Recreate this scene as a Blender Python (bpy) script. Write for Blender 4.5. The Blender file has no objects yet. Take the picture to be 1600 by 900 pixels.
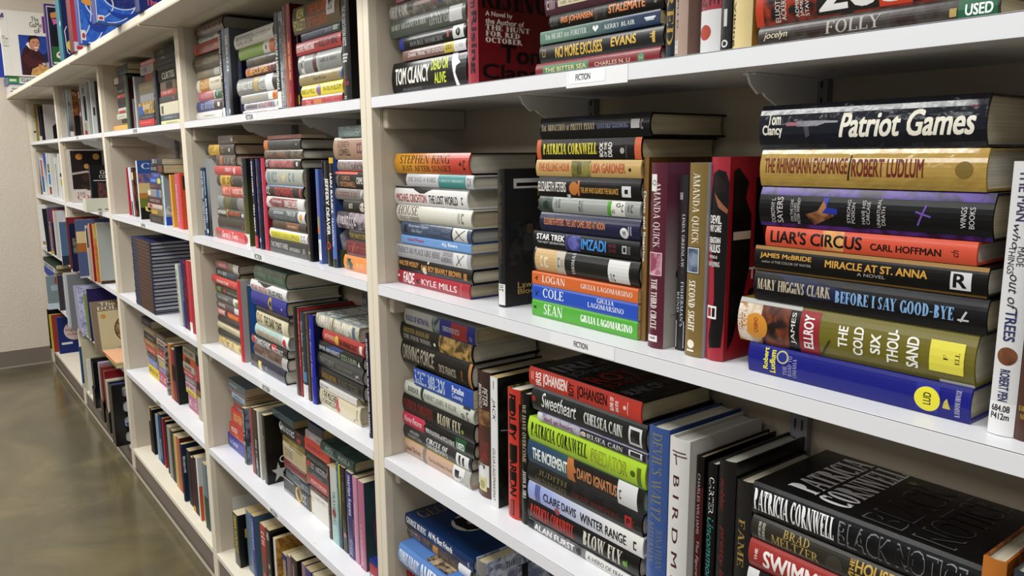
import bpy, bmesh, math, random
from mathutils import Vector, Matrix

# ---------------------------------------------------------------- camera, light, exposure
scene = bpy.context.scene
COL = scene.collection
vs = scene.view_settings
vs.view_transform = 'Standard'; vs.look = 'None'; vs.gamma = 1.0; vs.use_curve_mapping = False
vs.exposure = 0.06
F_PX, YAW, PITCH, ROLL = 1217.23, 0.913828, -0.168976, -0.00658518
cam_d = bpy.data.cameras.new('camera'); cam = bpy.data.objects.new('camera', cam_d); COL.objects.link(cam)
cam_d.sensor_width = 36.0; cam_d.lens = 36.0 * F_PX / 1600.0
cam_d.clip_start = 0.02
fw = Vector((-math.sin(YAW) * math.cos(PITCH), math.cos(YAW) * math.cos(PITCH), math.sin(PITCH)))
rt = fw.cross(Vector((0, 0, 1))).normalized(); up = rt.cross(fw)
R_ = math.cos(ROLL) * rt + math.sin(ROLL) * up; U_ = -math.sin(ROLL) * rt + math.cos(ROLL) * up
m = Matrix((R_, U_, -fw)).transposed().to_4x4(); m.translation = Vector((1.35063, -0.698323, 1.42259))
cam.matrix_world = m
scene.camera = cam

world = bpy.data.worlds.new('world'); scene.world = world; world.use_nodes = True
world.node_tree.nodes['Background'].inputs[0].default_value = (1.0, 0.965, 0.91, 1)
world.node_tree.nodes['Background'].inputs[1].default_value = 0.31

def area(name, loc, size, power, col=(1, 0.995, 0.975), rot=(0, 0, 0)):
    d = bpy.data.lights.new(name, 'AREA'); d.shape = 'RECTANGLE'; d.size, d.size_y = size; d.energy = power; d.color = col
    o = bpy.data.objects.new(name, d); COL.objects.link(o); o.location = loc; o.rotation_euler = rot
    return o
for x, pw in ((-4.0, 39), (-2.15, 39), (-0.3, 37), (1.55, 27)):
    area('ceiling_fluorescent_lamp', (x, -1.05, 2.72), (1.2, 0.55), pw)
for x, pw in ((-3.1, 34), (-0.6, 31), (1.9, 20)):
    area('ceiling_fluorescent_lamp', (x, -3.2, 2.72), (1.2, 0.55), pw)

# ---------------------------------------------------------------- materials
def lin(h):
    r = [int(h[i:i + 2], 16) / 255 for i in (0, 2, 4)]
    return tuple((c / 12.92 if c <= 0.04045 else ((c + 0.055) / 1.055) ** 2.4) for c in r) + (1,)
lin0 = lin
def tone(c):   # printed covers are a little duller than pure ink
    g = 0.3 * c[0] + 0.59 * c[1] + 0.11 * c[2]
    return tuple((k * 0.92 + g * 0.08) ** 1.18 * 0.88 for k in c[:3]) + (1,)
MATS = {}
def mat(col, kind='jacket', ori='h'):
    """procedural surface: plain ink, 'a~b' mottled print, 'a>b' printed blend along the spine"""
    key = (col, kind, ori if '>' in col or kind == 'pages' else '')
    if key in MATS: return MATS[key]
    mt = bpy.data.materials.new(kind + '_' + col.replace('~', '_').replace('>', '_')); mt.use_nodes = True
    nt = mt.node_tree; b = nt.nodes['Principled BSDF']; N = nt.nodes.new; L = nt.links.new
    tc = N('ShaderNodeTexCoord')
    lin = (lambda h: tone(lin0(h))) if kind in ('jacket', 'gloss', 'ink', 'soft', 'dull') else lin0
    rough = {'soft': 0.62, 'dull': 0.62, 'jacket': 0.30, 'gloss': 0.16, 'ink': 0.36, 'paint': 0.55, 'laminate': 0.34, 'pages': 0.85, 'metal': 0.42, 'wall': 0.85, 'matte': 0.7}[kind]
    b.inputs['Roughness'].default_value = rough
    if kind in ('jacket', 'gloss'):
        b.inputs['Specular IOR Level'].default_value = 0.26
        b.inputs['Coat Weight'].default_value = 0.16 if kind == 'jacket' else 0.6
        b.inputs['Coat Roughness'].default_value = 0.16 if kind == 'jacket' else 0.06
    if kind in ('soft', 'dull'): b.inputs['Specular IOR Level'].default_value = 0.2
    if kind == 'ink':
        b.inputs['Specular IOR Level'].default_value = 0.26; b.inputs['Coat Weight'].default_value = 0.12; b.inputs['Coat Roughness'].default_value = 0.18
    if kind == 'metal':
        b.inputs['Metallic'].default_value = 0.3
    if '~' in col:
        c1, c2 = col.split('~')
        oi = N('ShaderNodeObjectInfo'); nz = N('ShaderNodeTexNoise'); nz.noise_dimensions = '4D'
        nz.inputs['Scale'].default_value = 55; nz.inputs['Detail'].default_value = 4; nz.inputs['Distortion'].default_value = 0.7
        mu = N('ShaderNodeMath'); mu.operation = 'MULTIPLY'; mu.inputs[1].default_value = 37.0
        L(oi.outputs['Random'], mu.inputs[0]); L(mu.outputs[0], nz.inputs['W']); L(tc.outputs['Object'], nz.inputs['Vector'])
        cr = N('ShaderNodeValToRGB'); cr.color_ramp.elements[0].position = 0.42; cr.color_ramp.elements[1].position = 0.6
        cr.color_ramp.elements[0].color = lin(c1); cr.color_ramp.elements[1].color = lin(c2)
        L(nz.outputs['Fac'], cr.inputs['Fac']); L(cr.outputs['Color'], b.inputs['Base Color'])
    elif '>' in col:
        c1, c2 = col.split('>')
        sp = N('ShaderNodeSeparateXYZ'); L(tc.outputs['Generated'], sp.inputs[0])
        cr = N('ShaderNodeValToRGB'); cr.color_ramp.elements[0].position = 0.2; cr.color_ramp.elements[1].position = 0.8
        if ori == 'h': cr.color_ramp.elements[0].color = lin(c1); cr.color_ramp.elements[1].color = lin(c2); L(sp.outputs['X'], cr.inputs['Fac'])
        else: cr.color_ramp.elements[0].color = lin(c2); cr.color_ramp.elements[1].color = lin(c1); L(sp.outputs['Z'], cr.inputs['Fac'])
        L(cr.outputs['Color'], b.inputs['Base Color'])
    elif kind == 'pages':
        # fine leaf lines across the thickness
        wv = N('ShaderNodeTexNoise'); mp = N('ShaderNodeMapping'); L(tc.outputs['Object'], mp.inputs[0]); L(mp.outputs[0], wv.inputs['Vector'])
        mp.inputs['Scale'].default_value = (6, 6, 900) if ori == 'h' else (900, 6, 6)
        wv.inputs['Scale'].default_value = 1.0; wv.inputs['Detail'].default_value = 2
        cr = N('ShaderNodeValToRGB'); c = lin(col)
        cr.color_ramp.elements[0].position = 0.3; cr.color_ramp.elements[1].position = 0.65
        cr.color_ramp.elements[0].color = (c[0] * 0.72, c[1] * 0.71, c[2] * 0.68, 1); cr.color_ramp.elements[1].color = c
        L(wv.outputs['Fac'], cr.inputs['Fac']); L(cr.outputs['Color'], b.inputs['Base Color'])
    else:
        b.inputs['Base Color'].default_value = lin(col)
    if kind == 'laminate':   # sparse brown scuffs worn into the shelf faces
        nz = N('ShaderNodeTexNoise'); nz.inputs['Scale'].default_value = 9; nz.inputs['Detail'].default_value = 5; nz.inputs['Distortion'].default_value = 1.4
        mp = N('ShaderNodeMapping'); mp.inputs['Scale'].default_value = (1, 3, 1); L(tc.outputs['Object'], mp.inputs[0]); L(mp.outputs[0], nz.inputs['Vector'])
        cr = N('ShaderNodeValToRGB'); cr.color_ramp.elements[0].position = 0.70; cr.color_ramp.elements[1].position = 0.80
        cr.color_ramp.elements[0].color = lin(col); cr.color_ramp.elements[1].color = lin('a89c94')
        L(nz.outputs['Fac'], cr.inputs['Fac']); L(cr.outputs['Color'], b.inputs['Base Color'])
    if kind in ('jacket', 'gloss', 'paint', 'wall'):
        nz = N('ShaderNodeTexNoise'); nz.inputs['Detail'].default_value = 3
        sc, st, ds = {'jacket': (26, 0.25, 0.003), 'gloss': (34, 0.8, 0.004), 'paint': (180, 0.10, 0.002), 'wall': (95, 0.36, 0.006)}[kind]
        nz.inputs['Scale'].default_value = sc; L(tc.outputs['Object'], nz.inputs['Vector'])
        bp = N('ShaderNodeBump'); bp.inputs['Strength'].default_value = st; bp.inputs['Distance'].default_value = ds
        L(nz.outputs['Fac'], bp.inputs['Height']); L(bp.outputs['Normal'], b.inputs['Normal'])
    MATS[key] = mt
    return mt

# ---------------------------------------------------------------- object helpers
def link(o, parent=None):
    COL.objects.link(o)
    if parent: o.parent = parent
    return o
def tag(o, label=None, cat=None, group=None, kind=None):
    if label: o['label'] = label
    if cat: o['category'] = cat
    if group: o['group'] = group
    if kind: o['kind'] = kind
    return o
def thing(name, loc, label=None, cat=None, group=None, kind=None):
    o = bpy.data.objects.new(name, None); o.empty_display_size = 0.02; link(o); o.location = loc
    return tag(o, label, cat, group, kind)
class MB:
    """collects faces with material indices -> one mesh object"""
    def __init__(s): s.v = []; s.f = []; s.mi = []; s.m = []
    def mat_i(s, mt):
        if mt not in s.m: s.m.append(mt)
        return s.m.index(mt)
    def add(s, vv, ff, mt):
        o = len(s.v); s.v += [tuple(q) for q in vv]; i = s.mat_i(mt)
        for q in ff: s.f.append(tuple(o + k for k in q)); s.mi.append(i)
    def box(s, x0, x1, y0, y1, z0, z1, mt):
        s.add([(x0, y0, z0), (x1, y0, z0), (x1, y1, z0), (x0, y1, z0), (x0, y0, z1), (x1, y0, z1), (x1, y1, z1), (x0, y1, z1)],
              [(0, 3, 2, 1), (4, 5, 6, 7), (0, 1, 5, 4), (1, 2, 6, 5), (2, 3, 7, 6), (3, 0, 4, 7)], mt)
    def build(s, name, parent=None, loc=None, bevel=0, smooth=False, seg=2):
        me = bpy.data.meshes.new(name); me.from_pydata(s.v, [], s.f)
        for q in s.m: me.materials.append(q)
        me.polygons.foreach_set('material_index', s.mi)
        if smooth:
            me.polygons.foreach_set('use_smooth', [True] * len(s.f)); me.set_sharp_from_angle(angle=math.radians(38))
        me.update()
        o = bpy.data.objects.new(name, me); link(o, parent)
        if loc: o.location = loc
        if bevel:
            b = o.modifiers.new('bevel', 'BEVEL'); b.width = bevel; b.segments = seg; b.limit_method = 'ANGLE'
        return o

# ---------------------------------------------------------------- lettering
GL = {}
def _glyph(ch, T, t):
    """roman capital built from thick and thin strokes; returns (width, quads)"""
    q = []
    def bar(x0, y0, x1, y1): q.append([(x0, y0), (x1, y0), (x1, y1), (x0, y1)])
    def stem(x, w=None, y0=0, y1=1): bar(x, y0, x + (w or T), y1)
    def dia(x0, y0, x1, y1, w): q.append([(x0, y0), (x0 + w, y0), (x1 + w, y1), (x1, y1)])
    sf = 0.085; sh = 0.045
    def ser(x, w, y):
        y0 = y if y < 0.5 else y - sh
        bar(x - sf, y0, x + w + sf, y0 + sh)
    def arc(cx, cy, rx, ry, a0, a1, wh, wv, n=12):
        pr = None
        for i in range(n + 1):
            a = math.radians(a0 + (a1 - a0) * i / n); c, s = math.cos(a), math.sin(a)
            o = (cx + rx * c, cy + ry * s); inn = (cx + (rx - wv) * c, cy + (ry - wh) * s)
            if pr: q.append([pr[0], o, inn, pr[1]])
            pr = (o, inn)
    X = 0.1; w = 0.6
    if ch == 'A': w = .86; dia(.1, 0, .4, 1, t); dia(.62, 0, .4, 1, T); bar(.2, .3, .66, .3 + t); ser(.1, t, 0); ser(.62, T, 0)
    elif ch == 'B': w = .72; stem(X); arc(.3, .75, .3, .25, -90, 90, t, T); arc(.3, .27, .36, .27, -90, 90, t, T); bar(X, .95, .31, 1); bar(X, .5, .31, .5 + t); bar(X, 0, .31, t); bar(.02, 0, .12, sh); bar(.02, 1 - sh, .12, 1)
    elif ch == 'C': w = .76; arc(.42, .5, .37, .52, 48, 312, t, T, 16); bar(.63, .7, .63 + t, 1); bar(.63, 0, .63 + t, .2)
    elif ch == 'D': w = .84; stem(X); arc(.3, .5, .48, .5, -90, 90, t, T, 14); bar(X, 1 - t, .31, 1); bar(X, 0, .31, t); bar(.02, 0, .12, sh); bar(.02, 1 - sh, .12, 1)
    elif ch in 'EF':
        w = .66; stem(X); bar(X, 1 - t, .6, 1); bar(X, .49, .46, .49 + t); ser(X, T, 0); ser(X, T, 1); bar(.57, .78, .57 + t, 1); bar(.43, .4, .43 + t, .62)
        if ch == 'E': bar(X, 0, .62, t); bar(.59, 0, .59 + t, .24)
    elif ch == 'G': w = .84; arc(.42, .5, .37, .52, 48, 340, t, T, 18); stem(.62, T, .02, .45); bar(.52, .42, .84, .42 + sh); bar(.63, .7, .63 + t, 1)
    elif ch == 'H': w = .88; stem(X); stem(.64); bar(X, .48, .7, .48 + t); [ser(x, T, y) for x in (X, .64) for y in (0, 1)]
    elif ch == 'I': w = .36; stem(X); ser(X, T, 0); ser(X, T, 1)
    elif ch == 'J': w = .5; stem(.26, T, .1, 1); arc(.14, .1, .12 + T, .22, 180, 360, t, T * .8, 8); ser(.26, T, 1)
    elif ch == 'K': w = .84; stem(X); dia(.22, .42, .62, 1, t); dia(.3, .52, .62, 0, T) if False else q.append([(.36, .62), (.36 + T, .62), (.66 + T, 0), (.66, 0)]); ser(X, T, 0); ser(X, T, 1); ser(.64, t, 1); ser(.66, T, 0)
    elif ch == 'L': w = .64; stem(X); bar(X, 0, .6, t); ser(X, T, 0); ser(X, T, 1); bar(.57, 0, .57 + t, .26)
    elif ch == 'M': w = 1.0; bar(X, 0, X + t, 1); stem(.76); q.append([(X, 1), (X + T, 1), (.49 + T * .4, 0), (.49 - T * .3, 0)]); dia(.46, 0, .78, 1, t); ser(X, t, 0); ser(.76, T, 0); ser(.76, T, 1); bar(.02, 1 - sh, .12, 1)
    elif ch == 'N': w = .86; bar(X, 0, X + t, 1); bar(.7, 0, .7 + t, 1); q.append([(X, 1), (X + T, 1), (.7 + t, 0), (.7 + t - T, 0)]); ser(X, t, 0); ser(.7, t, 1); bar(.02, 1 - sh, .12, 1)
    elif ch in 'OQ':
        w = .86; arc(.43, .5, .39, .52, 0, 360, t, T, 24)
        if ch == 'Q': dia(.4, .04, .62, -.22, T) if False else q.append([(.42, .06), (.42 + T, .06), (.8, -.2), (.66, -.2)])
    elif ch in 'PR':
        w = .68; stem(X); arc(.3, .73, .32, .27, -90, 90, t, T); bar(X, 1 - t, .31, 1); bar(X, .46, .31, .46 + t); ser(X, T, 0); bar(.02, 1 - sh, .12, 1)
        if ch == 'R': w = .8; q.append([(.3, .48), (.3 + T, .48), (.64 + T, 0), (.64, 0)]); ser(.66, T * .8, 0)
    elif ch == 'S':
        w = .6; arc(.3, .745, .23, .265, 40, 262, t, T * .85, 12); arc(.3, .25, .25, .27, -140, 92, t, T * .9, 12); q.append([(.1, .66), (.22, .7), (.54, .36), (.42, .3)]); bar(.46, .76, .46 + t, 1); bar(.07, 0, .07 + t, .24)
    elif ch == 'T': w = .76; stem(.38 - T / 2); bar(.04, 1 - t, .72, 1); ser(.38 - T / 2, T, 0); bar(.04, .76, .04 + t, 1); bar(.72 - t, .76, .72, 1)
    elif ch == 'U': w = .84; stem(X, T, .3, 1); bar(.68, .3, .68 + t, 1); arc(.415, .3, .315, .32, 180, 360, t, T * .9, 10); ser(X, T, 1); ser(.68, t, 1)
    elif ch == 'V': w = .8; q.append([(.06, 1), (.06 + T, 1), (.36 + T * .6, 0), (.36, 0)]); dia(.38, 0, .68, 1, t); ser(.08, T, 1); ser(.68, t, 1)
    elif ch == 'W': w = 1.16; [(q.append([(x, 1), (x + T, 1), (x + .3 + T * .5, 0), (x + .27, 0)]), dia(x + .29, 0, x + .52, 1, t)) for x in (.05, .5)]; ser(.07, T, 1); ser(1.02, t, 1)
    elif ch == 'X': w = .8; q.append([(.06, 1), (.06 + T, 1), (.7, 0), (.7 - T, 0)]); dia(.08, 0, .6, 1, t); ser(.08, T, 1); ser(.6, t, 1); ser(.08, t, 0); ser(.56, T, 0)
    elif ch == 'Y': w = .8; stem(.4 - T / 2, T, 0, .5); q.append([(.05, 1), (.05 + T, 1), (.4 + T / 2, .45), (.4 - T / 2, .45)]); dia(.38, .45, .66, 1, t); ser(.4 - T / 2, T, 0); ser(.07, T, 1); ser(.66, t, 1)
    elif ch == 'Z': w = .68; bar(.06, 1 - t, .62, 1); bar(.06, 0, .64, t); q.append([(.06, 0), (.06 + T, 0), (.62, 1), (.62 - T, 1)])
    elif ch == '.': w = .3; bar(.08, 0, .08 + T, T)
    elif ch == ',': w = .3; bar(.08, -.1, .08 + T, T)
    elif ch == "'": w = .26; bar(.07, .72, .07 + T * .8, 1)
    elif ch == '-': w = .44; bar(.06, .38, .38, .38 + max(t, .07))
    elif ch == ' ': w = .38
    else: return None
    return w, q

def bfont(text, bold, ital):
    cu = bpy.data.curves.new('lettering', 'FONT'); cu.body = text; cu.size = 1; cu.resolution_u = 3
    cu.offset = 0.0
    if ital: cu.shear = 0.28
    o = bpy.data.objects.new('lettering', cu)
    COL.objects.link(o)
    dg = bpy.context.evaluated_depsgraph_get(); me = bpy.data.meshes.new_from_object(o.evaluated_get(dg))
    vv = [(q.co.x, q.co.y) for q in me.vertices]; ff = [tuple(p.vertices) for p in me.polygons]
    bpy.data.objects.remove(o); bpy.data.curves.remove(cu); bpy.data.meshes.remove(me)
    d = 0.027 if bold else 0.006   # heavier weight: the outline struck four times, a hair apart
    n = len(vv); sh = [(-d, -d * .6), (d, -d * .6), (d, d * .6), (-d, d * .6)] if bold else [(-d, 0), (d, 0)]
    return [(x + a, y + b, 7e-6 * k) for k, (a, b) in enumerate(sh) for x, y in vv], [tuple(i + n * k for i in q) for k in range(len(sh)) for q in ff]
TC = {}; ASP = {}
def letters(text, font):
    key = (text, font)
    if key in TC: return TC[key]
    vv, ff = [], []
    ups = sum(c.isupper() for c in text); lows = sum(c.islower() for c in text)
    if font[0] in 'rR' and ups >= lows and not any(c.isdigit() for c in text):
        T, t = (0.25, 0.075) if font[0] == 'R' else (0.155, 0.058)
        x = 0; nq = 0
        for ch in text:
            s = 0.78 if ch.islower() else 1.0
            g = _glyph(ch.upper(), T, t)
            if g is None: g = _glyph('-', T, t)
            for p in g[1]:
                o = len(vv); vv += [(x + a * s, b * s, 7e-6 * (nq % 9)) for a, b in p]; nq += 1; ff.append(tuple(range(o, o + len(p))))
            x += g[0] * s + 0.03
        if 'I' in font: vv = [(a + 0.2 * b, b, c) for a, b, c in vv]
    else:
        vv, ff = bfont(text, font in 'bR' or font[0] == 'R', 'i' in font or 'I' in font)
    if vv:
        vv = [q if len(q) > 2 else q + (0.0,) for q in vv]
        xs = [q[0] for q in vv]; ys = [q[1] for q in vv]
        x0, x1, y0, y1 = min(xs), max(xs), min(ys), max(ys)
        vv = [((a - x0) / max(x1 - x0, 1e-6), (b - y0) / max(y1 - y0, 1e-6), c) for a, b, c in vv]
        ASP[key] = (x1 - x0) / max(y1 - y0, 1e-6)
    TC[key] = (vv, ff); ASP.setdefault(key, 1)
    return TC[key]
def cut(vv, ff, cuts, edge=None):
    bm = bmesh.new(); bv = [bm.verts.new((q[0], q[1], q[2] if len(q) > 2 else 0)) for q in vv]
    for f in ff:
        try: bm.faces.new([bv[i] for i in f])
        except ValueError: pass
    for c in cuts:
        bmesh.ops.bisect_plane(bm, geom=bm.verts[:] + bm.edges[:] + bm.faces[:], plane_co=(0, c, 0), plane_no=(0, 1, 0))
    if edge is not None: bmesh.ops.bisect_plane(bm, geom=bm.verts[:] + bm.edges[:] + bm.faces[:], plane_co=(edge, 0, 0), plane_no=(1, 0, 0), clear_outer=True)
    bm.verts.index_update()
    r = [(v.co.x, v.co.y, v.co.z) for v in bm.verts], [tuple(v.index for v in f.verts) for f in bm.faces]
    bm.free(); return r

def print_on(mb, ops, spine, face, near, T, L, D, rnd, inkk='ink'):
    """lay printed lettering, panels and emblems on a spine / cover; stickers are returned for a part of their own"""
    st = []
    ly = [0]
    def put(vv, ff, mt, onface, dest=None):
        ly[0] += 1
        e = 0.0001 + 0.000025 * ly[0]
        fn = face if onface else spine
        if near and not onface and len(vv): vv, ff = cut(vv, ff, (0.1, 0.22, 0.36, 0.5, 0.64, 0.78, 0.9))
        if onface and len(vv) and max(q[0] for q in vv) > 0.99: vv, ff = cut(vv, ff, (), 0.985)
        (dest or mb).add([fn(q[0], q[1], e + (q[2] if len(q) > 2 else 0)) for q in vv], ff, mt)
    asp_s = L / T; asp_f = L / D
    for op in ops:
        k = op[0]
        on = k[0] == 'f'
        if on: k = k[1:]
        if k in 'tk':
            s, a0, a1, b0, b1, c = op[1:7]; f = op[7] if len(op) > 7 else 's'
            vv, ff = letters(s, f)
            sw, sv = (a1 - a0) * (D if on else L), (b1 - b0) * (L if on else T)
            if k == 'k': sw, sv = sv, sw
            if f in 'rs' and sw / max(sv, 1e-6) < ASP[(s, f)] * (0.8 if f == 'r' else 0.55): vv, ff = letters(s, 'R' if f == 'r' else 'b')
            if k == 't': vv = [(a0 + x * (a1 - a0), b0 + y * (b1 - b0), w) for x, y, w in vv]
            else: vv = [(a1 - y * (a1 - a0), b0 + x * (b1 - b0), w) for x, y, w in vv]
            put(vv, ff, mat(c, inkk), on)
        elif k == 'P':
            _, a0, a1, b0, b1, c = op
            put([(a0, b0), (a1, b0), (a1, b1), (a0, b1)], [(0, 1, 2, 3)], mat(c, inkk), on)
        elif k == 'S':
            _, a0, a1, b0, b1, c = op
            sm = MB(); ly[0] += 1; st.append(sm)
            put([(a0, b0), (a1, b0), (a1, b1), (a0, b1)], [(0, 1, 2, 3)], mat(c, inkk), on, sm)
        elif k == 'C':
            _, u, v, r, c = op
            n = 28
            if on: pts = [(u + r * math.cos(2 * math.pi * i / n), v + r / asp_f * math.sin(2 * math.pi * i / n)) for i in range(n)]
            else: pts = [(u + r / asp_s * math.cos(2 * math.pi * i / n), v + r * math.sin(2 * math.pi * i / n)) for i in range(n)]
            put(pts, [tuple(range(n))], mat(c, inkk), on)
        elif k == 'G':
            _, pts, c = op
            from mathutils.geometry import tessellate_polygon
            put(list(pts), [tuple(q) for q in tessellate_polygon([[Vector((x, y, 0)) for x, y in pts]])], mat(c, inkk), on)
        elif k == 'l':
            _, a0, b0, a1, b1, c = op
            w = 0.0009; dx, dy = (a1 - a0) * (D if on else L), (b1 - b0) * (L if on else T); n = math.hypot(dx, dy) or 1
            ox, oy = -dy / n * w / (D if on else L), dx / n * w / (L if on else T)
            put([(a0 - ox, b0 - oy), (a1 - ox, b1 - oy), (a1 + ox, b1 + oy), (a0 + ox, b0 + oy)], [(0, 1, 2, 3)], mat(c, inkk), on)
        elif k == 'z':   # lettering too small to read in the photograph: a row of tiny strokes
            _, a0, a1, b0, b1, c = op
            h = (b1 - b0) * T; w = max(0.0022, h * 0.5) / L; x = a0; vv, ff = [], []
            while x < a1 - w * 0.4:
                ww = w * rnd.uniform(0.45, 0.9); lo = b0 + (b1 - b0) * rnd.uniform(0, 0.12); hi = b1 - (b1 - b0) * rnd.uniform(0, 0.15)
                o = len(vv)
                if rnd.random() > 0.14:
                    if rnd.random() < 0.5:
                        s3 = ww * 0.3
                        vv += [(x, lo), (x + s3, lo), (x + s3, hi), (x, hi), (x + ww - s3, lo), (x + ww, lo), (x + ww, hi), (x + ww - s3, hi)]; ff += [(o, o + 1, o + 2, o + 3), (o + 4, o + 5, o + 6, o + 7)]
                    else:
                        m3 = (hi - lo) * 0.24
                        vv += [(x, lo), (x + ww, lo), (x + ww, lo + m3), (x, lo + m3), (x, hi - m3), (x + ww, hi - m3), (x + ww, hi), (x, hi), (x, lo), (x + ww * .34, lo), (x + ww * .34, hi), (x, hi)]; ff += [(o, o + 1, o + 2, o + 3), (o + 4, o + 5, o + 6, o + 7), (o + 8, o + 9, o + 10, o + 11)]
                x += w
            if vv: put(vv, ff, mat(c, inkk), on)
    return st

PAGE = ['cfc9b8', 'c4bca6', 'd6d0c0', 'b9ad8e', 'cbc4b4', 'a8a79e', 'c2b592']
PAGEP = ['c2b38e', 'b8a87e', 'cabfa0', 'b39c6c']
def make_book(row, rnd):
    kind, x, y, z, L, T, D, fl, col, bay, label, group, ops = row[:13]; group = GROUPS[group]
    o = row[13] if len(row) > 13 else {}
    near = bay >= 3
    hard = fl == 'h'
    nm = 'hardback' if hard else 'paperback'
    root = thing(nm, (x, y, z), label, nm, group)
    if o.get('lean'):
        pv = Matrix.Translation((-T / 2, 0, 0)); root.rotation_euler = (0, o['lean'], 0)
        c, s = math.cos(o['lean']), math.sin(o['lean'])
        root.location = (x - T / 2 + c * T / 2, y, z + abs(s) * T / 2 + 0.0004)
    if kind == 'h': mp = lambda u, d, v: (u - L / 2, d, v)
    else: mp = lambda u, d, v: (v - T / 2, d, L - u)
    bulge = (min(0.0065, 0.15 * T) * rnd.uniform(0.55, 1.1)) if hard else min(0.0012, 0.05 * T)
    if not near: bulge = min(bulge, 0.0007)
    def dv(v):
        s = 2 * v - 1
        return bulge * (s * s) if hard else bulge * s ** 6
    th = (0.0026 if hard else 0.0007); th = min(th, T * 0.13)
    jk = 'jacket' if near else 'soft'
    cm = mat(col, 'gloss' if o.get('crinkle') else jk, kind)
    fm = mat(o['face'], jk, kind) if 'face' in o else (mat(col.split('>')[-1], jk, kind) if '>' in col else cm)
    n = 9 if near else 7
    outer = [(D, 0.0)] + [(0.012, 0.0)] + [(dv(i / n), T * i / n) for i in range(n + 1)] + [(0.012, T), (D, T)]
    inner = [(D, th), (0.012, th)] + [(dv(i / n) + th, th + (T - 2 * th) * i / n) for i in range(n + 1)] + [(0.012, T - th), (D, T - th)]
    if hard:   # rounded shoulders of the spine, slight groove of the hinge
        outer[1] = (0.010, 0.0003); outer[-2] = (0.010, T - 0.0003)
    cv = MB(); k = len(outer)
    for j in range(k - 1):
        mt = cm
        if j == k - 2 or j == k - 3: mt = fm
        if j == 0 or j == 1: mt = fm
        a, b = outer[j], outer[j + 1]
        cv.add([mp(0, *a), mp(L, *a), mp(L, *b), mp(0, *b)], [(0, 1, 2, 3)], mt)
        a, b = inner[j], inner[j + 1]
        cv.add([mp(0, *a), mp(L, *a), mp(L, *b), mp(0, *b)], [(3, 2, 1, 0)], fm)
        for uu, od in ((0, 1), (L, -1)):
            q = [mp(uu, *outer[j]), mp(uu, *outer[j + 1]), mp(uu, *inner[j + 1]), mp(uu, *inner[j])]
            cv.add(q, [(0, 1, 2, 3)][::1] if od > 0 else [(3, 2, 1, 0)], mt)
    for q0, q1 in ((0, 0), (k - 1, k - 1)):
        cv.add([mp(0, *outer[q0]), mp(L, *outer[q0]), mp(L, *inner[q1]), mp(0, *inner[q1])], [(0, 1, 2, 3)], fm)
    # pages
    pg = MB(); ins = 0.0035 if hard else 0.0004
    pcol = 'b8b8ba' if o.get('pg') else rnd.choice(PAGE if hard else PAGEP)
    pm = mat(pcol, 'pages', kind)
    d1 = D - (0.004 if hard else 0.0005)
    prof = [(d1, th)] + [(dv(i / n) + th + 0.0004, th + (T - 2 * th) * i / n) for i in range(n + 1)] + [(d1, T - th), (d1 - (0.003 if hard else 0), T / 2)]
    kk = len(prof)
    for j in range(kk):
        a, b = prof[j], prof[(j + 1) % kk]
        pg.add([mp(ins, *a), mp(L - ins, *a), mp(L - ins, *b), mp(ins, *b)], [(0, 1, 2, 3)], pm)
    for uu in (ins, L - ins): pg.add([mp(uu, *a) for a in prof], [tuple(range(kk))], pm)
    # printed matter
    lift = 0.0 if near else 0.0007
    spine = lambda a, b, e: mp(a * L, dv(min(max(b, 0), 1)) - e - lift, b * T)
    face = lambda a, b, e: mp(L * (1 - b), max(0.011, 0.002 + a * (D - 0.002)) if hard else a * D, T + e)
    clip = []
    for q in ops + o.get('dec', []):
        clip.append(q)
    st = print_on(cv, clip, spine, face, near and bulge > 0.0013, T, L, D, rnd, 'ink' if near else 'dull')
    cv.build('cover', root, smooth=True); pg.build('page_block', root)
    for sm in st: sm.build('sticker', root)
    return root

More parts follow.
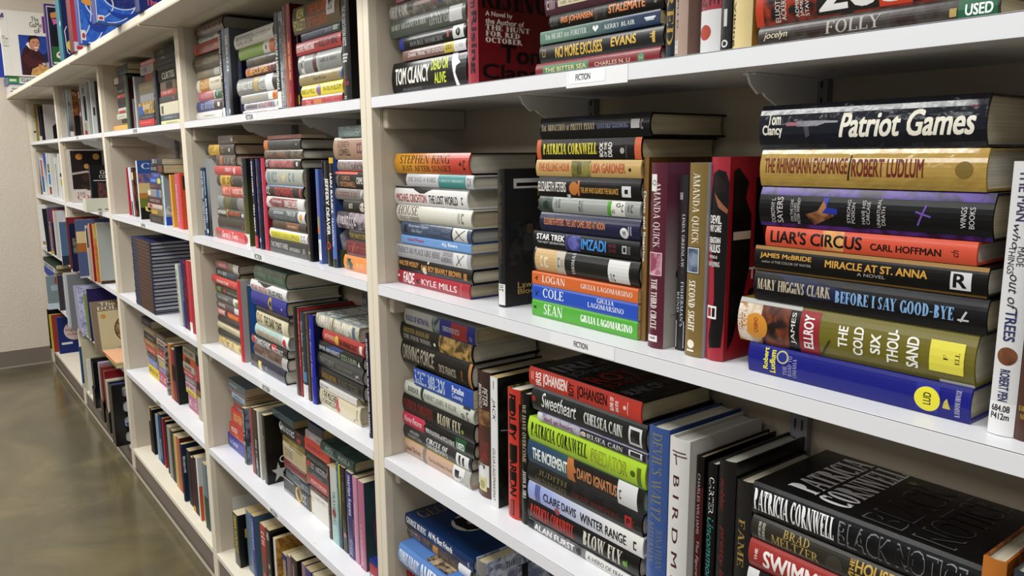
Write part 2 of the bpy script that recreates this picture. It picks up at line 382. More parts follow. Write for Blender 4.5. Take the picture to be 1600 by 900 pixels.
GROUPS = ['books in the left stack on the top shelf of the nearest bay', 'books in the middle stack on the top shelf of the nearest bay', 'books in the right stack on the top shelf of the nearest bay', 'upright books on the top shelf of the nearest bay', 'books in the left stack on the second shelf of the nearest bay', 'books in the middle stack on the second shelf of the nearest bay', 'books in the right stack on the second shelf of the nearest bay', 'upright books on the second shelf of the nearest bay', 'books in the left stack on the third shelf of the nearest bay', 'books in the middle stack on the third shelf of the nearest bay', 'books in the right stack on the third shelf of the nearest bay', 'upright books on the third shelf of the nearest bay', 'books in the left stack on the fourth shelf of the nearest bay', 'upright books on the fourth shelf of the nearest bay', 'books in the left stack on the top shelf of the second-nearest bay', 'books in the middle stack on the top shelf of the second-nearest bay', 'books in the right stack on the top shelf of the second-nearest bay', 'upright books on the top shelf of the second-nearest bay', 'books in the left stack on the second shelf of the second-nearest bay', 'books in the middle stack on the second shelf of the second-nearest bay', 'books in the right stack on the second shelf of the second-nearest bay', 'upright books on the second shelf of the second-nearest bay', 'books in the left stack on the third shelf of the second-nearest bay', 'books in the middle stack on the third shelf of the second-nearest bay', 'books in the right stack on the third shelf of the second-nearest bay', 'upright books on the third shelf of the second-nearest bay', 'books in the corner on the fourth shelf of the second-nearest bay', 'books in the left stack on the fourth shelf of the second-nearest bay', 'books in the middle paperbacks on the fourth shelf of the second-nearest bay', 'books in the right paperbacks on the fourth shelf of the second-nearest bay', 'books in the top of upright paperbacks on the fourth shelf of the second-nearest bay', 'upright books on the fourth shelf of the second-nearest bay', 'upright books on the bottom shelf of the second-nearest bay', 'books in the left stack on the top shelf of the middle bay', 'books in the middle stack on the top shelf of the middle bay', 'books in the right stack on the top shelf of the middle bay', 'upright books on the top shelf of the middle bay', 'books in the middle stack on the second shelf of the middle bay', 'upright books on the second shelf of the middle bay', 'books in the tall matching stack on the third shelf of the middle bay', 'upright books on the third shelf of the middle bay', 'books in the first paperback stack on the fourth shelf of the middle bay', 'books in the fourth paperback stack on the fourth shelf of the middle bay', 'books in the second paperback stack on the fourth shelf of the middle bay', 'books in the third paperback stack on the fourth shelf of the middle bay', 'upright books on the fourth shelf of the middle bay', 'upright books on the bottom shelf of the middle bay', 'upright books on the top shelf of the second-farthest bay', 'upright books on the second shelf of the second-farthest bay', 'upright books on the third shelf of the second-farthest bay', 'books in the loose pile on the fourth shelf of the second-farthest bay', 'upright books on the fourth shelf of the second-farthest bay', 'upright books on the bottom shelf of the second-farthest bay', 'upright books on the top shelf of the farthest bay', 'upright books on the second shelf of the farthest bay', 'upright books on the third shelf of the farthest bay', 'books in the small flat pile on the fourth shelf of the farthest bay', 'upright books on the fourth shelf of the farthest bay', 'upright books on the bottom shelf of the farthest bay']
BOOKS = [
('h',.1707,.036,1.6927,.2219,.0176,.152,'h','7a7a78',4,'grey hardback with pink lettering, topmost in left stack, top shelf, nearest bay',0,[('P',0,.13,0,1,'b0606a'),('t','SELLER',.02,.12,.1,.5,'d8b0b0','s'),('P',.13,1,0,1,'55554f'),('z',.2,.7,.3,.6,'a8a49c')]),
('h',.1585,.036,1.6659,.2465,.0263,.152,'h','77736d~a39e98',4,'grey hardback with white lettering, second from top in left stack, top shelf, nearest bay',0,[('t','SET FOR',.02,.27,.12,.85,'d8d6d0','r'),('z',.27,.36,.3,.8,'4a4a48'),('P',.36,.58,.5,.75,'b89a94'),('z',.58,.68,.2,.8,'a06a70'),('P',.68,.74,.35,1,'3a5ab0'),('P',.74,.95,.3,1,'c4c4c4~77777a')]),
('h',.1584,.036,1.6339,.2466,.0314,.152,'h','5d645c',4,'dark grey hardback, third from top in left stack, top shelf, nearest bay',0,[('t','MARY HIGGINS CLARK',.03,.52,.4,.7,'c9cabd','r'),('t','TWO',.56,.8,.6,.82,'c9cabd','r'),('t','LITTLE GIRLS',.56,.88,.22,.52,'c9cabd','r'),('S',.81,.96,.15,.92,'d2d2d0')]),
('h',.1754,.036,1.6082,.2135,.0251,.152,'h','131315',4,'black hardback with dark grey lettering, fourth from top in left stack, top shelf, nearest bay',0,[('P',0,.08,.1,.9,'2c3c8f~131315'),('t','JONATHAN KELLERMAN',.16,.66,.6,.75,'6a6a68','s'),('t','DOUBLE HOMICIDE',.18,.68,.2,.5,'a0a09e','r'),('P',.74,.77,.3,.75,'b06040'),('S',.82,.97,.1,.92,'d8d8d6'),('C',.895,.5,.26,'141414'),('G',[(.885,.4),(.895,.4),(.9,.6),(.89,.6)],'d8d8d6')]),
('h',.1806,.036,1.5901,.2023,.0174,.152,'h','8a6a62',4,'red hardback with white lettering, fifth from top in left stack, top shelf, nearest bay',0,[('t','DARK TRAIL TO DODGE',.1,.68,.3,.65,'ece6e0','i'),('S',.68,.83,.05,1,'c9b52e'),('z',.71,.8,.3,.8,'3a3420'),('S',.83,1,0,1,'dadada'),('z',.86,.96,.3,.7,'8a8a88')]),
('h',.1599,.036,1.5312,.2436,.0587,.152,'h','101015',4,'black hardback with white lettering, lowest in left stack, top shelf, nearest bay',0,[('t','TOM CLANCY',.05,.53,.32,.82,'f2f2ea','b'),('t','DEAD OR',.56,.78,.6,.92,'cfdf30','b'),('t','ALIVE',.6,.75,.22,.52,'cfdf30','b'),('t','WITH GRANT BLACKWOOD',.15,.42,.12,.2,'8a8a90','s'),('G',[(.82,1),(.88,1),(.9,.8),(.93,.7),(.88,.62),(.87,.45),(.91,.05),(.87,.05),(.84,.5),(.82,.8)],'e8e8ea')]),
('h',.5857,.036,1.6144,.2172,.0325,.152,'h','59333f',4,'dark maroon hardback, topmost in middle stack, top shelf, nearest bay',1,[('S',.13,.4,.25,.5,'d8d0b0'),('z',.15,.38,.32,.45,'6a5a50'),('z',.02,.1,.2,.6,'c8b0b8')]),
('h',.5913,.036,1.594,.2095,.0198,.152,'h','191716',4,'black hardback with orange lettering, second from top in middle stack, top shelf, nearest bay',1,[('z',.02,.08,.2,.7,'6a6864'),('t','IRIS JOHANSEN',.12,.42,.2,.72,'e08d4b','b'),('P',.43,.54,.08,.85,'2a2a28~50483c'),('t','STALEMATE',.56,.86,.3,.85,'e08d4b','b'),('k','BANTAM',.93,.95,.4,.8,'a8a4a0','s')]),
('h',.5794,.036,1.5763,.2234,.0171,.14,'p','6d8f7c>27405f',4,'green paperback with white lettering, third from top in middle stack, top shelf, nearest bay',1,[('t','The HEART has FOREVER',.05,.43,.3,.72,'dfe6e2','r'),('P',.452,.453,.15,.85,'a0b4b0'),('C',.492,.58,.14,'e8ecec'),('C',.518,.58,.14,'e8ecec'),('G',[(.478,.55),(.532,.55),(.505,.25)],'e8ecec'),('P',.545,.546,.15,.85,'a0b4b0'),('t','KERRY BLAIR',.58,.82,.3,.62,'dfe6e2','r'),('P',.89,.97,.5,.62,'e0e4e8'),('P',.9,.96,.35,.5,'c0c8d0')]),
('h',.5811,.036,1.5513,.2311,.0245,.152,'h','2b2c2c',4,'black hardback with yellow lettering, fourth from top in middle stack, top shelf, nearest bay',1,[('t','NO MORE EXCUSES',.15,.55,.15,.78,'dcb850','b'),('t','EVANS',.62,.81,.3,.78,'dcb850','b'),('P',.03,.06,.3,.7,'a08848'),('P',.036,.054,.36,.64,'2b2c2c'),('P',.925,.945,.2,.75,'d0b050'),('P',.91,.93,.45,.5,'d0b050'),('P',.91,.93,.6,.65,'d0b050')]),
('h',.5745,.036,1.5312,.2353,.0198,.152,'h','8a2b35',4,'red hardback with cream lettering, lowest in middle stack, top shelf, nearest bay',1,[('P',.07,.47,0,.78,'5c8a66'),('t','THE BITTER SEA',.09,.45,.3,.6,'e2d69a','s'),('t','CHARLES N. LI',.52,.79,.3,.55,'dcc8b0','s'),('C',.87,.45,.3,'5c8a66'),('t','H',.86,.88,.35,.55,'dcc8a0','s')]),
('h',.9425,.036,1.5548,.2348,.0424,.152,'h','2a2422~a83c1c',4,'black hardback with white lettering, topmost in right stack, top shelf, nearest bay',2,[('P',0,.04,0,1,'c4431c'),('k','ELLIOT',.1,.125,.05,.55,'d8d0c8','s'),('k','ACKERMAN',.13,.155,.08,.85,'d8d0c8','s'),('k','ADMIRAL',.2,.218,.1,.7,'d8d0c8','s'),('k','JAMES',.223,.242,.1,.55,'d8d0c8','s'),('k','STAVRIDIS',.247,.265,.1,.8,'d8d0c8','s'),('P',.3,.86,.05,.95,'2a2624'),('P',.57,.7,.05,.95,'cf4a1e'),('t','2034',.31,.84,.12,.9,'e8e6e2','b')]),
('h',.9465,.036,1.5312,.2338,.0234,.152,'h','4b4740~38241f',4,'dark brown hardback with cream lettering, lowest in right stack, top shelf, nearest bay',2,[('t','jocelyn',.03,.15,.35,.72,'d8d0b4','i'),('t','FOLLY',.33,.57,.3,.82,'b0aaa4','r'),('P',.83,.855,.3,.6,'b8a060'),('S',.86,.995,0,1,'1d6a48'),('t','USED',.885,.98,.28,.68,'f0f4f0','b')]),
('v',.2973,.036,1.5312,.239,.0298,.152,'h','a63a4b',4,'red hardback with black lettering, first upright from left, top shelf, nearest bay',3,[('t','Red Storm',.1,.5,.45,.92,'171012','R'),('t','Rising',.52,.92,.4,.92,'171012','R'),('t','Tom Clancy',.55,.85,.08,.2,'e8d8d8','R'),('ft','RISING',.02,.98,.5,.66,'120a0b','R'),('ft','A Novel by',.1,.46,.445,.485,'e6dcd4','R'),('ft','the Author of',.1,.62,.405,.44,'e6dcd4','R'),('ft','THE HUNT',.1,.7,.365,.4,'e6dcd4','R'),('ft','FOR RED',.1,.56,.325,.36,'e6dcd4','R'),('ft','OCTOBER',.1,.6,.285,.32,'e6dcd4','R'),('ft','Tom',.3,.95,.16,.28,'120a0b','R'),('ft','Clancy',.05,.99,.02,.15,'120a0b','R')],{'face':'74101d'}),
('v',.7063,.036,1.5312,.234,.0133,.152,'h','27303a',4,'dark blue hardback with yellow lettering, second upright from left, top shelf, nearest bay',3,[('t','SACRED',.38,.92,.15,.9,'b8963c','r'),('P',.93,.98,.2,.7,'2f3a48')]),
('v',.7233,.036,1.5312,.234,.019,.152,'h','b09a8c',4,'tan hardback with dark red lettering, third upright from left, top shelf, nearest bay',3,[('t','APPLE, PH.D.',.5,.86,.12,.3,'3a2c2a','s'),('P',.9,.97,.05,.3,'e0dcd8'),('z',.9,.97,.08,.25,'4a4444')],{'face':'a08a7c'}),
('v',.7645,.036,1.5312,.229,.028,.152,'h','8c2230~a84050',4,'red hardback with dark red lettering, fourth upright from left, top shelf, nearest bay',3,[('t','DETE',.3,.76,.5,.9,'241014','s'),('t','DAWSON',.3,.76,.05,.35,'5a1420','s'),('P',.78,1,0,1,'d4d4d4'),('C',.885,.3,.3,'b0452c')]),
('v',.7869,.036,1.5312,.229,.0125,.152,'h','2a2c2e',4,'black hardback with white lettering, fifth upright from left, top shelf, nearest bay',3,[('t','JULIE',.4,.68,.55,.9,'d8d8d8','s'),('t','CIO',.55,.68,.08,.42,'d8d8d8','s'),('P',.79,.87,.3,.65,'c8c8c8'),('C',.95,.45,.33,'d8d8d8'),('C',.95,.45,.2,'2a2c2e')]),
('v',.8065,.036,1.5312,.234,.025,.15,'h','d9c690',4,'cream hardback with dark olive lettering, sixth upright from left, top shelf, nearest bay',3,[('t','Thomas',.35,.72,.02,.3,'3c3420','r'),('t','Viking',.77,.97,.02,.22,'3c3420','r')],{'face':'b3873f'}),
('h',.1506,.042,1.3904,.2492,.0363,.152,'h','dca01c>c84a36',4,'yellow hardback with black lettering, topmost in left stack, second shelf, nearest bay',4,[('t','STEPHEN KING',.09,.77,.5,.92,'1c1210','r'),('t','JUST AFTER SUNSET',.1,.78,.1,.4,'1c1210','r'),('G',[(.88,.42),(.92,.42),(.9,.62)],'1c1210'),('z',.93,.95,.2,.7,'5a1c14')],{'face':'2c2018'}),
('h',.1781,.042,1.3668,.2175,.023,.152,'h','cbcbcd',4,'white hardback with grey lettering, second from top in left stack, second shelf, nearest bay',4,[('t','THE DOGS of BABEL',.03,.48,.4,.75,'70707c','r'),('P',.51,.9,0,1,'4d9997'),('t','CAROLYN PARKHURST',.53,.88,.45,.65,'cfe4e0','r'),('z',.92,.97,.2,.8,'8a8a8a')]),
('h',.1466,.042,1.3325,.2453,.0337,.152,'h','e4e4e1',4,'white hardback with red lettering, third from top in left stack, second shelf, nearest bay',4,[('P',0,1,.9,1,'1f1f20'),('G',[(.24,1),(.6,1),(.5,.82),(.44,.66),(.38,.66),(.3,.82)],'242426'),('t','MICHAEL CRICHTON',.03,.47,.16,.6,'b43a44','b'),('t','THE LOST WORLD',.5,.88,.16,.6,'2a3440','b'),('z',.9,.95,.2,.6,'4a4a4a')]),
('h',.1545,.042,1.3001,.2503,.0318,.152,'h','d9d7cb',4,'white hardback with red lettering, fourth from top in left stack, second shelf, nearest bay',4,[('t','HOUSE',.03,.31,.42,.95,'6a3a44','r'),('t','TRACY KIDDER',.04,.33,.12,.34,'55504c','r'),('z',.84,.91,.15,.8,'8a8880')]),
('h',.1615,.042,1.275,.2347,.0245,.152,'h','48586f~526480',4,'blue hardback with white lettering, fifth from top in left stack, second shelf, nearest bay',4,[('P',.05,.1,.2,.8,'2c3848'),('t','Rosemary Opens',.12,.42,.62,.88,'c4ccd8','i'),('t','Her Heart',.17,.33,.28,.52,'c4ccd8','i'),('P',.42,.6,.3,.55,'5a6a84'),('t','NAOMI',.61,.73,.55,.8,'8490a4','s'),('t','KING',.63,.73,.2,.42,'8490a4','s'),('P',.74,.77,0,1,'1f2834'),('S',.76,.95,.02,.98,'d6d6d2'),('l',.78,.15,.92,.9,'1a1a1c'),('l',.9,.12,.8,.8,'1a1a1c')]),
('h',.1622,.042,1.2588,.235,.0156,.14,'p','78a6db',4,'pale blue paperback with red lettering, sixth from top in left stack, second shelf, nearest bay',4,[('t','Gone Woman',.1,.35,.38,.78,'b83a4c','b'),('t','A.J. Rivers',.61,.82,.28,.8,'f0f4fa','b')]),
('h',.1501,.042,1.2307,.2523,.0275,.152,'h','b6b6ba',4,'pale grey hardback with charcoal lettering, seventh from top in left stack, second shelf, nearest bay',4,[('t',"THERE'S NO PLACE LIKE HERE",.02,.62,.36,.76,'48484e','r'),('t','CECELIA',.66,.78,.62,.85,'5a5a60','r'),('t','AHERN',.63,.77,.2,.52,'5a5a60','r'),('S',.79,.96,.02,.98,'dadada'),('l',.82,.1,.92,.85,'2a2a2c'),('l',.84,.8,.88,.15,'2a2a2c'),('P',0,1,.93,1,'8a8a8e')]),
('h',.1552,.042,1.2058,.2492,.0244,.152,'h','151210',4,'black hardback with orange lettering, eighth from top in left stack, second shelf, nearest bay',4,[('t','WALTER MOSLEY',.01,.3,.42,.8,'d29a52','b'),('t','BAD BOY BRAWLY BROWN',.34,.87,.3,.72,'d29a52','b'),('C',.385,.3,.28,'e8dcc0'),('C',.43,.95,.12,'d8d0b0'),('P',.9,.94,.2,.7,'b08038')]),
('h',.1496,.042,1.1799,.2449,.0256,.152,'h','b02f40',4,'red hardback with white lettering, lowest in left stack, second shelf, nearest bay',4,[('P',.005,.03,.5,.66,'f0e8e8'),('t','FADE',.09,.25,.12,.92,'f4eeee','b'),('G',[(.28,.5),(.33,.62),(.31,.45),(.34,.3),(.29,.25)],'3a1820'),('t','KYLE MILLS',.36,.84,.24,.68,'f0e4e4','s'),('P',.89,.893,.05,.9,'e0b8bc')],{'face':'3a3a80'}),
('h',.563,.045,1.4449,.2146,.0301,.152,'h','16181d',4,'black hardback with cream lettering, topmost in middle stack, second shelf, nearest bay',5,[('G',[(.3,.95),(.45,.85),(.75,.62),(.7,.6),(.4,.8)],'2c3a66'),('t','The ABDUCTION of PRETTY PENNY',.02,.54,.38,.68,'c8b890','r'),('t','LEONARD GOLDBERG',.56,.83,.4,.6,'8a92b4','r'),('P',.85,.92,.36,.74,'d2d2d0'),('z',.93,.97,.3,.75,'9a9a9a')]),
('h',.5529,.045,1.4161,.2078,.0281,.152,'h','1d1917',4,'black hardback with yellow lettering, second from top in middle stack, second shelf, nearest bay',5,[('P',0,.045,0,1,'d26a3a'),('t','PATRICIA CORNWELL',.07,.61,.25,.8,'dcd230','r'),('k','BOOK',.635,.67,.12,.8,'e8e4de','b'),('k','OF THE',.68,.705,.12,.8,'e8e4de','b'),('k','DEAD',.715,.75,.12,.8,'e8e4de','b'),('C',.84,.4,.14,'b0aaa6'),('k','PUTNAM',.87,.88,.1,.6,'8a8480','s'),('P',.945,1,0,1,'d26a3a')]),
('h',.5518,.045,1.392,.2101,.0235,.152,'h','c8aa69',4,'tan hardback with red lettering, third from top in middle stack, second shelf, nearest bay',5,[('t','THE KILLING HOUR',.03,.355,.3,.8,'c05c3e','b'),('P',.37,.555,.02,.95,'97914a~7a7438'),('t','III',.43,.47,.15,.85,'4a4428','b'),('t','LISA GARDNER',.565,.87,.25,.8,'c05c3e','b'),('C',.91,.45,.1,'2a2418')]),
('h',.5545,.045,1.3628,.2045,.0286,.152,'h','171513',4,'black hardback with white lettering, fourth from top in middle stack, second shelf, nearest bay',5,[('t','ELIZABETH PETERS',0,.3,.25,.75,'dcd8d4','b'),('C',.38,.45,.33,'c07a34'),('P',.42,.44,.1,.85,'c07a34'),('t','THE APE WHO GUARDS THE BALANCE',.45,.81,.25,.52,'c89a48','s'),('S',.31,.345,-.05,.15,'b8c0c8'),('P',.84,.92,.15,.65,'d8d8d8'),('P',.865,.895,.3,.5,'171513')]),
('h',.5551,.045,1.3402,.2034,.0221,.152,'h','a3a7a3',4,'grey hardback with charcoal lettering, fifth from top in middle stack, second shelf, nearest bay',5,[('P',0,.15,0,1,'3d4b45~56645e'),('C',.08,.45,.3,'2c3834'),('k','JANE',.185,.205,.3,.8,'4a504c','r'),('k','AUSTEN',.215,.235,.3,.9,'4a504c','r'),('k','PRIDE AND',.43,.445,.15,.85,'4a504c','r'),('k','PREJUDICE',.455,.47,.15,.85,'4a504c','r'),('S',.71,.87,.05,.95,'dadad2'),('P',.71,.745,.05,.95,'58a02c'),('t','60',.75,.78,.2,.45,'4a4a48','s'),('t','G',.79,.83,.6,.85,'2a2a2a','b'),('z',.84,.95,.3,.8,'5a605c')]),
('h',.5562,.045,1.3111,.2012,.0285,.152,'h','272950',4,'dark blue hardback with brown lettering, sixth from top in middle stack, second shelf, nearest bay',5,[('t','ELIZABETH PETERS . THE LAST CAMEL DIED AT NOON',.05,.685,.36,.7,'d28c5c','s'),('C',.862,.3,.26,'e8e8ec'),('t','W',.845,.88,.18,.42,'20203a','b'),('z',.9,.94,.2,.7,'b8b8c8')]),
('h',.5482,.045,1.2863,.2172,.0242,.152,'h','15151b',4,'black hardback with white lettering, seventh from top in middle stack, second shelf, nearest bay',5,[('t','STAR TREK',.04,.33,.5,.86,'f0f0f0','b'),('t','THE NEXT GENERATION',.05,.33,.28,.42,'d8d8d8','s'),('P',.34,.48,.05,.95,'6868b0~2a2a58'),('C',.41,.5,.42,'8080c8~5a5aa0'),('t','IMZADI',.49,.72,.2,.82,'4a9ae0','b'),('t','PETER',.745,.81,.5,.68,'8a3a4a','s'),('t','DAVID',.745,.81,.25,.42,'8a3a4a','s'),('P',.86,.9,.25,.7,'b0b0b0'),('P',.87,.89,.35,.6,'15151b'),('z',.91,.94,.2,.7,'8a8a8a')]),
('h',.5482,.045,1.249,.2173,.0367,.152,'h','24241f',4,'black hardback with white lettering, eighth from top in middle stack, second shelf, nearest bay',5,[('S',.02,.245,.02,.98,'d2b27e'),('z',.08,.15,.2,.7,'e8dcc0'),('P',.245,.33,.02,.98,'c4beae'),('z',.26,.31,.3,.7,'8a8478'),('k','THOMAS',.4,.43,.1,.95,'dcdcd8','r'),('S',.74,.92,.06,.9,'dcdcda'),('z',.76,.8,.1,.4,'4a4a4a'),('P',.94,1,0,1,'1a1a18')]),
('h',.547,.045,1.2289,.2197,.0195,.14,'p','da722d',4,'orange paperback with white lettering, ninth from top in middle stack, second shelf, nearest bay',5,[('l',.035,.45,.06,.65,'5a2c10'),('l',.05,.3,.06,.65,'5a2c10'),('t','LOGAN',.11,.345,.24,.78,'f6eee6','r'),('t','GIULIA LAGOMARSINO',.5,.955,.34,.7,'f6eee6','r')]),
('h',.5469,.045,1.205,.2198,.0233,.14,'p','2b5dc2',4,'blue paperback with white lettering, tenth from top in middle stack, second shelf, nearest bay',5,[('l',.04,.3,.075,.6,'142a60'),('l',.04,.6,.06,.3,'142a60'),('t','COLE',.12,.33,.26,.85,'eef2fa','r'),('t','GIULIA',.65,.8,.62,.88,'eef2fa','r'),('t','LAGOMARSINO',.565,.885,.25,.55,'eef2fa','r')]),
('h',.5469,.045,1.1799,.2198,.0249,.14,'p','5ab239',4,'green paperback with white lettering, lowest in middle stack, second shelf, nearest bay',5,[('l',.02,.6,.05,.45,'1c3a10'),('l',.02,.5,.05,.62,'1c3a10'),('t','SEAN',.13,.32,.22,.85,'f0faec','r'),('t','GIULIA LAGOMARSINO',.5,.96,.3,.72,'f0faec','r')]),
('h',.9483,.037,1.4266,.2256,.0461,.152,'h','131b2d',4,'dark blue hardback with white lettering, topmost in right stack, second shelf, nearest bay',6,[('t','Tom',.045,.115,.55,.82,'ece8dc','R'),('t','Clancy',.02,.125,.26,.55,'ece8dc','R'),('P',.145,.2,.52,.6,'a8707a'),('G',[(.2,.5),(.3,.5),(.34,.56),(.4,.56),(.4,.6),(.3,.62),(.2,.62)],'6a5a68~a0a0a8'),('G',[(.235,.5),(.26,.5),(.265,.3),(.245,.25)],'5a5660'),('P',.12,.15,.55,.57,'8a7078'),('t','Patriot Games',.405,.965,.24,.76,'f2eedf','RI'),('t','A NOVEL',.93,.97,.75,.8,'b05060','s')],{'crinkle':1}),
('h',.9519,.037,1.3882,.226,.0378,.152,'h','b99b4d',4,'tan hardback with red lettering, second from top in right stack, second shelf, nearest bay',6,[('t','THE RHINEMANN EXCHANGE',.025,.44,.36,.78,'7c2b25','b'),('l',.445,.2,.455,.85,'3a2818'),('t','ROBERT LUDLUM',.46,.765,.3,.76,'7c2b25','b'),('C',.92,.5,.2,'8a7434')],{'crinkle':1}),
('h',.9567,.037,1.3453,.2333,.0423,.152,'h','17171b',4,'black hardback with white lettering, third from top in right stack, second shelf, nearest bay',6,[('P',0,1,.8,1,'5c3c9c~2a1c48'),('P',0,1,0,.1,'5c3c9c~2a1c48'),('k','DOROTHY L.',.065,.085,.1,.72,'d4d0d0','s'),('k','SAYERS',.095,.125,.1,.75,'d4d0d0','s'),('k','ON THE CASE',.165,.178,.15,.7,'c8c4c4','s'),('k','WITH LORD',.182,.195,.15,.62,'c8c4c4','s'),('k','PETER WIMSEY',.198,.212,.1,.75,'c8c4c4','s'),('G',[(.24,.35),(.3,.45),(.33,.75),(.34,.5),(.38,.35),(.34,.25),(.28,.1)],'b07a50~5a3a28'),('G',[(.32,.4),(.34,.55),(.39,.52),(.39,.38)],'2a3aa0'),('G',[(.32,.75),(.35,.78),(.34,.55)],'3048b0'),('k','STRONG',.435,.45,.2,.75,'c8c4c4','s'),('k','POISON',.455,.47,.2,.68,'c8c4c4','s'),('k','HAVE HIS',.5,.515,.2,.75,'c8c4c4','s'),('k','CARCASE',.52,.535,.2,.72,'c8c4c4','s'),('k','UNNATURAL',.565,.58,.15,.8,'c8c4c4','s'),('k','DEATH',.585,.6,.2,.62,'c8c4c4','s'),('l',.73,.25,.76,.7,'7a58b0'),('l',.72,.55,.78,.45,'7a58b0'),('k','WINGS',.89,.91,.25,.7,'d0d0d0','s'),('k','BOOKS',.92,.94,.25,.7,'d0d0d0','s')]),
('h',.9566,.037,1.3237,.2139,.021,.152,'h','da5c3d',4,'red hardback with black lettering, fourth from top in right stack, second shelf, nearest bay',6,[('P',.31,.42,.05,1,'e0b468~d88a50'),('t',"LIAR'S CIRCUS",.03,.51,.2,.84,'15100f','b'),('t','CARL HOFFMAN',.55,.86,.26,.58,'2c1410','b'),('k','ch',.9,.93,.3,.6,'3a1c14','i')]),
('h',.9557,.037,1.2959,.2371,.0271,.152,'h','131211',4,'black hardback with yellow lettering, fifth from top in right stack, second shelf, nearest bay',6,[('P',0,1,.86,1,'a27c32'),('P',0,1,0,.07,'7a5a24'),('t','JAMES McBRIDE',.03,.29,.5,.74,'d2a444','b'),('t','author of THE COLOR OF WATER',.04,.29,.34,.44,'b0aca4','s'),('t','MIRACLE AT ST. ANNA',.355,.785,.42,.7,'d2a444','b'),('t','A NOVEL',.5,.62,.24,.36,'b0aca4','s'),('P',.87,.945,.18,.78,'d8d8d8'),('t','R',.88,.93,.25,.72,'131211','b')]),
('h',.9569,.037,1.2627,.2387,.0326,.152,'h','17191f',4,'black hardback with cream lettering, sixth from top in right stack, second shelf, nearest bay',6,[('G',[(.12,.98),(.3,.9),(.45,.7),(.5,.4),(.3,.3),(.2,.6)],'232e52'),('t','MARY HIGGINS CLARK',.02,.385,.38,.74,'c0b49c','r'),('t','BEFORE I SAY GOOD-BYE',.405,.885,.3,.68,'8ab2da','r'),('l',.91,.3,.93,.6,'c8c8c8'),('l',.9,.35,.94,.35,'c8c8c8')]),
('h',.9445,.037,1.2128,.2512,.0493,.149,'h','7d7525',4,'olive hardback with white lettering, seventh from top in right stack, second shelf, nearest bay',6,[('P',0,.13,0,.9,'b8823c~e0d4c0'),('P',.12,.32,0,.9,'2a1c18~8a4a28'),('k','GOLDEN',0,.02,.2,.85,'ece4dc','b'),('k','NUGGET',.025,.05,.2,.8,'ece4dc','b'),('C',.095,.4,.3,'d8982c'),('k','CASINO',.085,.105,.25,.6,'b03a20','b'),('P',.26,.31,0,.9,'1c1614'),('k','JAMES',.27,.295,.15,.85,'e8e4e0','s'),('P',.31,.4,0,.93,'a22d36'),('k','ELLROY',.33,.375,.12,.85,'f0ecec','b'),('k','THE',.485,.525,.3,.75,'f4f2e8','b'),('k','COLD',.55,.59,.2,.78,'f4f2e8','b'),('k','SIX',.62,.66,.3,.7,'f4f2e8','b'),('k','THOU-',.685,.73,.18,.85,'f4f2e8','b'),('k','SAND',.76,.805,.18,.78,'f4f2e8','b'),('S',.845,.965,.2,.8,'e8df4c'),('k','F',.895,.91,.45,.55,'2a2a20','r'),('k','ELL',.935,.95,.4,.62,'2a2a20','r'),('P',0,.31,.9,1,'b8b8b4'),('l',.41,.05,.45,.4,'4a4414'),('P',.88,1,0,.06,'d8d8d4')]),
('h',.9523,.037,1.1799,.2352,.0327,.152,'h','1a2189',4,'blue hardback with yellow lettering, lowest in right stack, second shelf, nearest bay',6,[('k','Robert',.085,.11,.2,.95,'e8e236','b'),('k','Ludlum',.12,.15,.12,.9,'e8e236','b'),('C',.185,.72,.22,'c8c08c'),('C',.185,.72,.17,'2a3a90'),('k','THE',.19,.21,.12,.45,'a8a8c8','r'),('k','ROAD TO',.215,.235,.12,.8,'a8a8c8','r'),('k','OMAHA',.24,.26,.12,.75,'a8a8c8','r'),('S',.795,.885,.1,.9,'2b33a0'),('C',.84,.46,.36,'e6de26'),('k','LUD',.825,.855,.3,.66,'4a4a20','b'),('G',[(.9,.3),(.93,.3),(.92,.5),(.915,.6),(.905,.5)],'c8b85a'),('k','RANDOM HOUSE',.945,.965,.12,.9,'b0b0d0','r')]),
('v',.3562,.046,1.1799,.2213,.018,.152,'h','26262a',4,'black hardback, first upright from left, second shelf, nearest bay',7,[('S',.83,.985,.1,1,'e2e2e2'),('z',.84,.9,.2,.9,'333333'),('z',.1,.7,.3,.7,'6a5a38')],{'face':'2d2d30','dec':[('fP',.05,.95,.3,.62,'232326~38383c'),('fP',.12,.9,.86,.93,'c8c8c6'),('fP',.16,.86,.875,.9,'101010'),('ft','The',.42,.62,.8,.86,'c2994c','r'),('ft','Sins',.45,.95,.7,.79,'c2994c','r'),('fP',.25,.55,.4,.52,'3e3e42'),('fP',.62,.9,.4,.52,'3e3e42'),('fP',.3,.38,.53,.6,'5a4a38'),('ft','Lawrence',.17,.66,.13,.175,'c2a868','r'),('ft','Block',.17,.47,.085,.125,'c2a868','r')]}),
('v',.6618,.05,1.1799,.239,.0087,.14,'p','8d6c3a',4,'brown paperback with white lettering, second upright from left, second shelf, nearest bay',7,[('t','Dante and Beatrice',.18,.56,.12,.62,'f2ece2','b')],{'face':'6e4f1e'}),
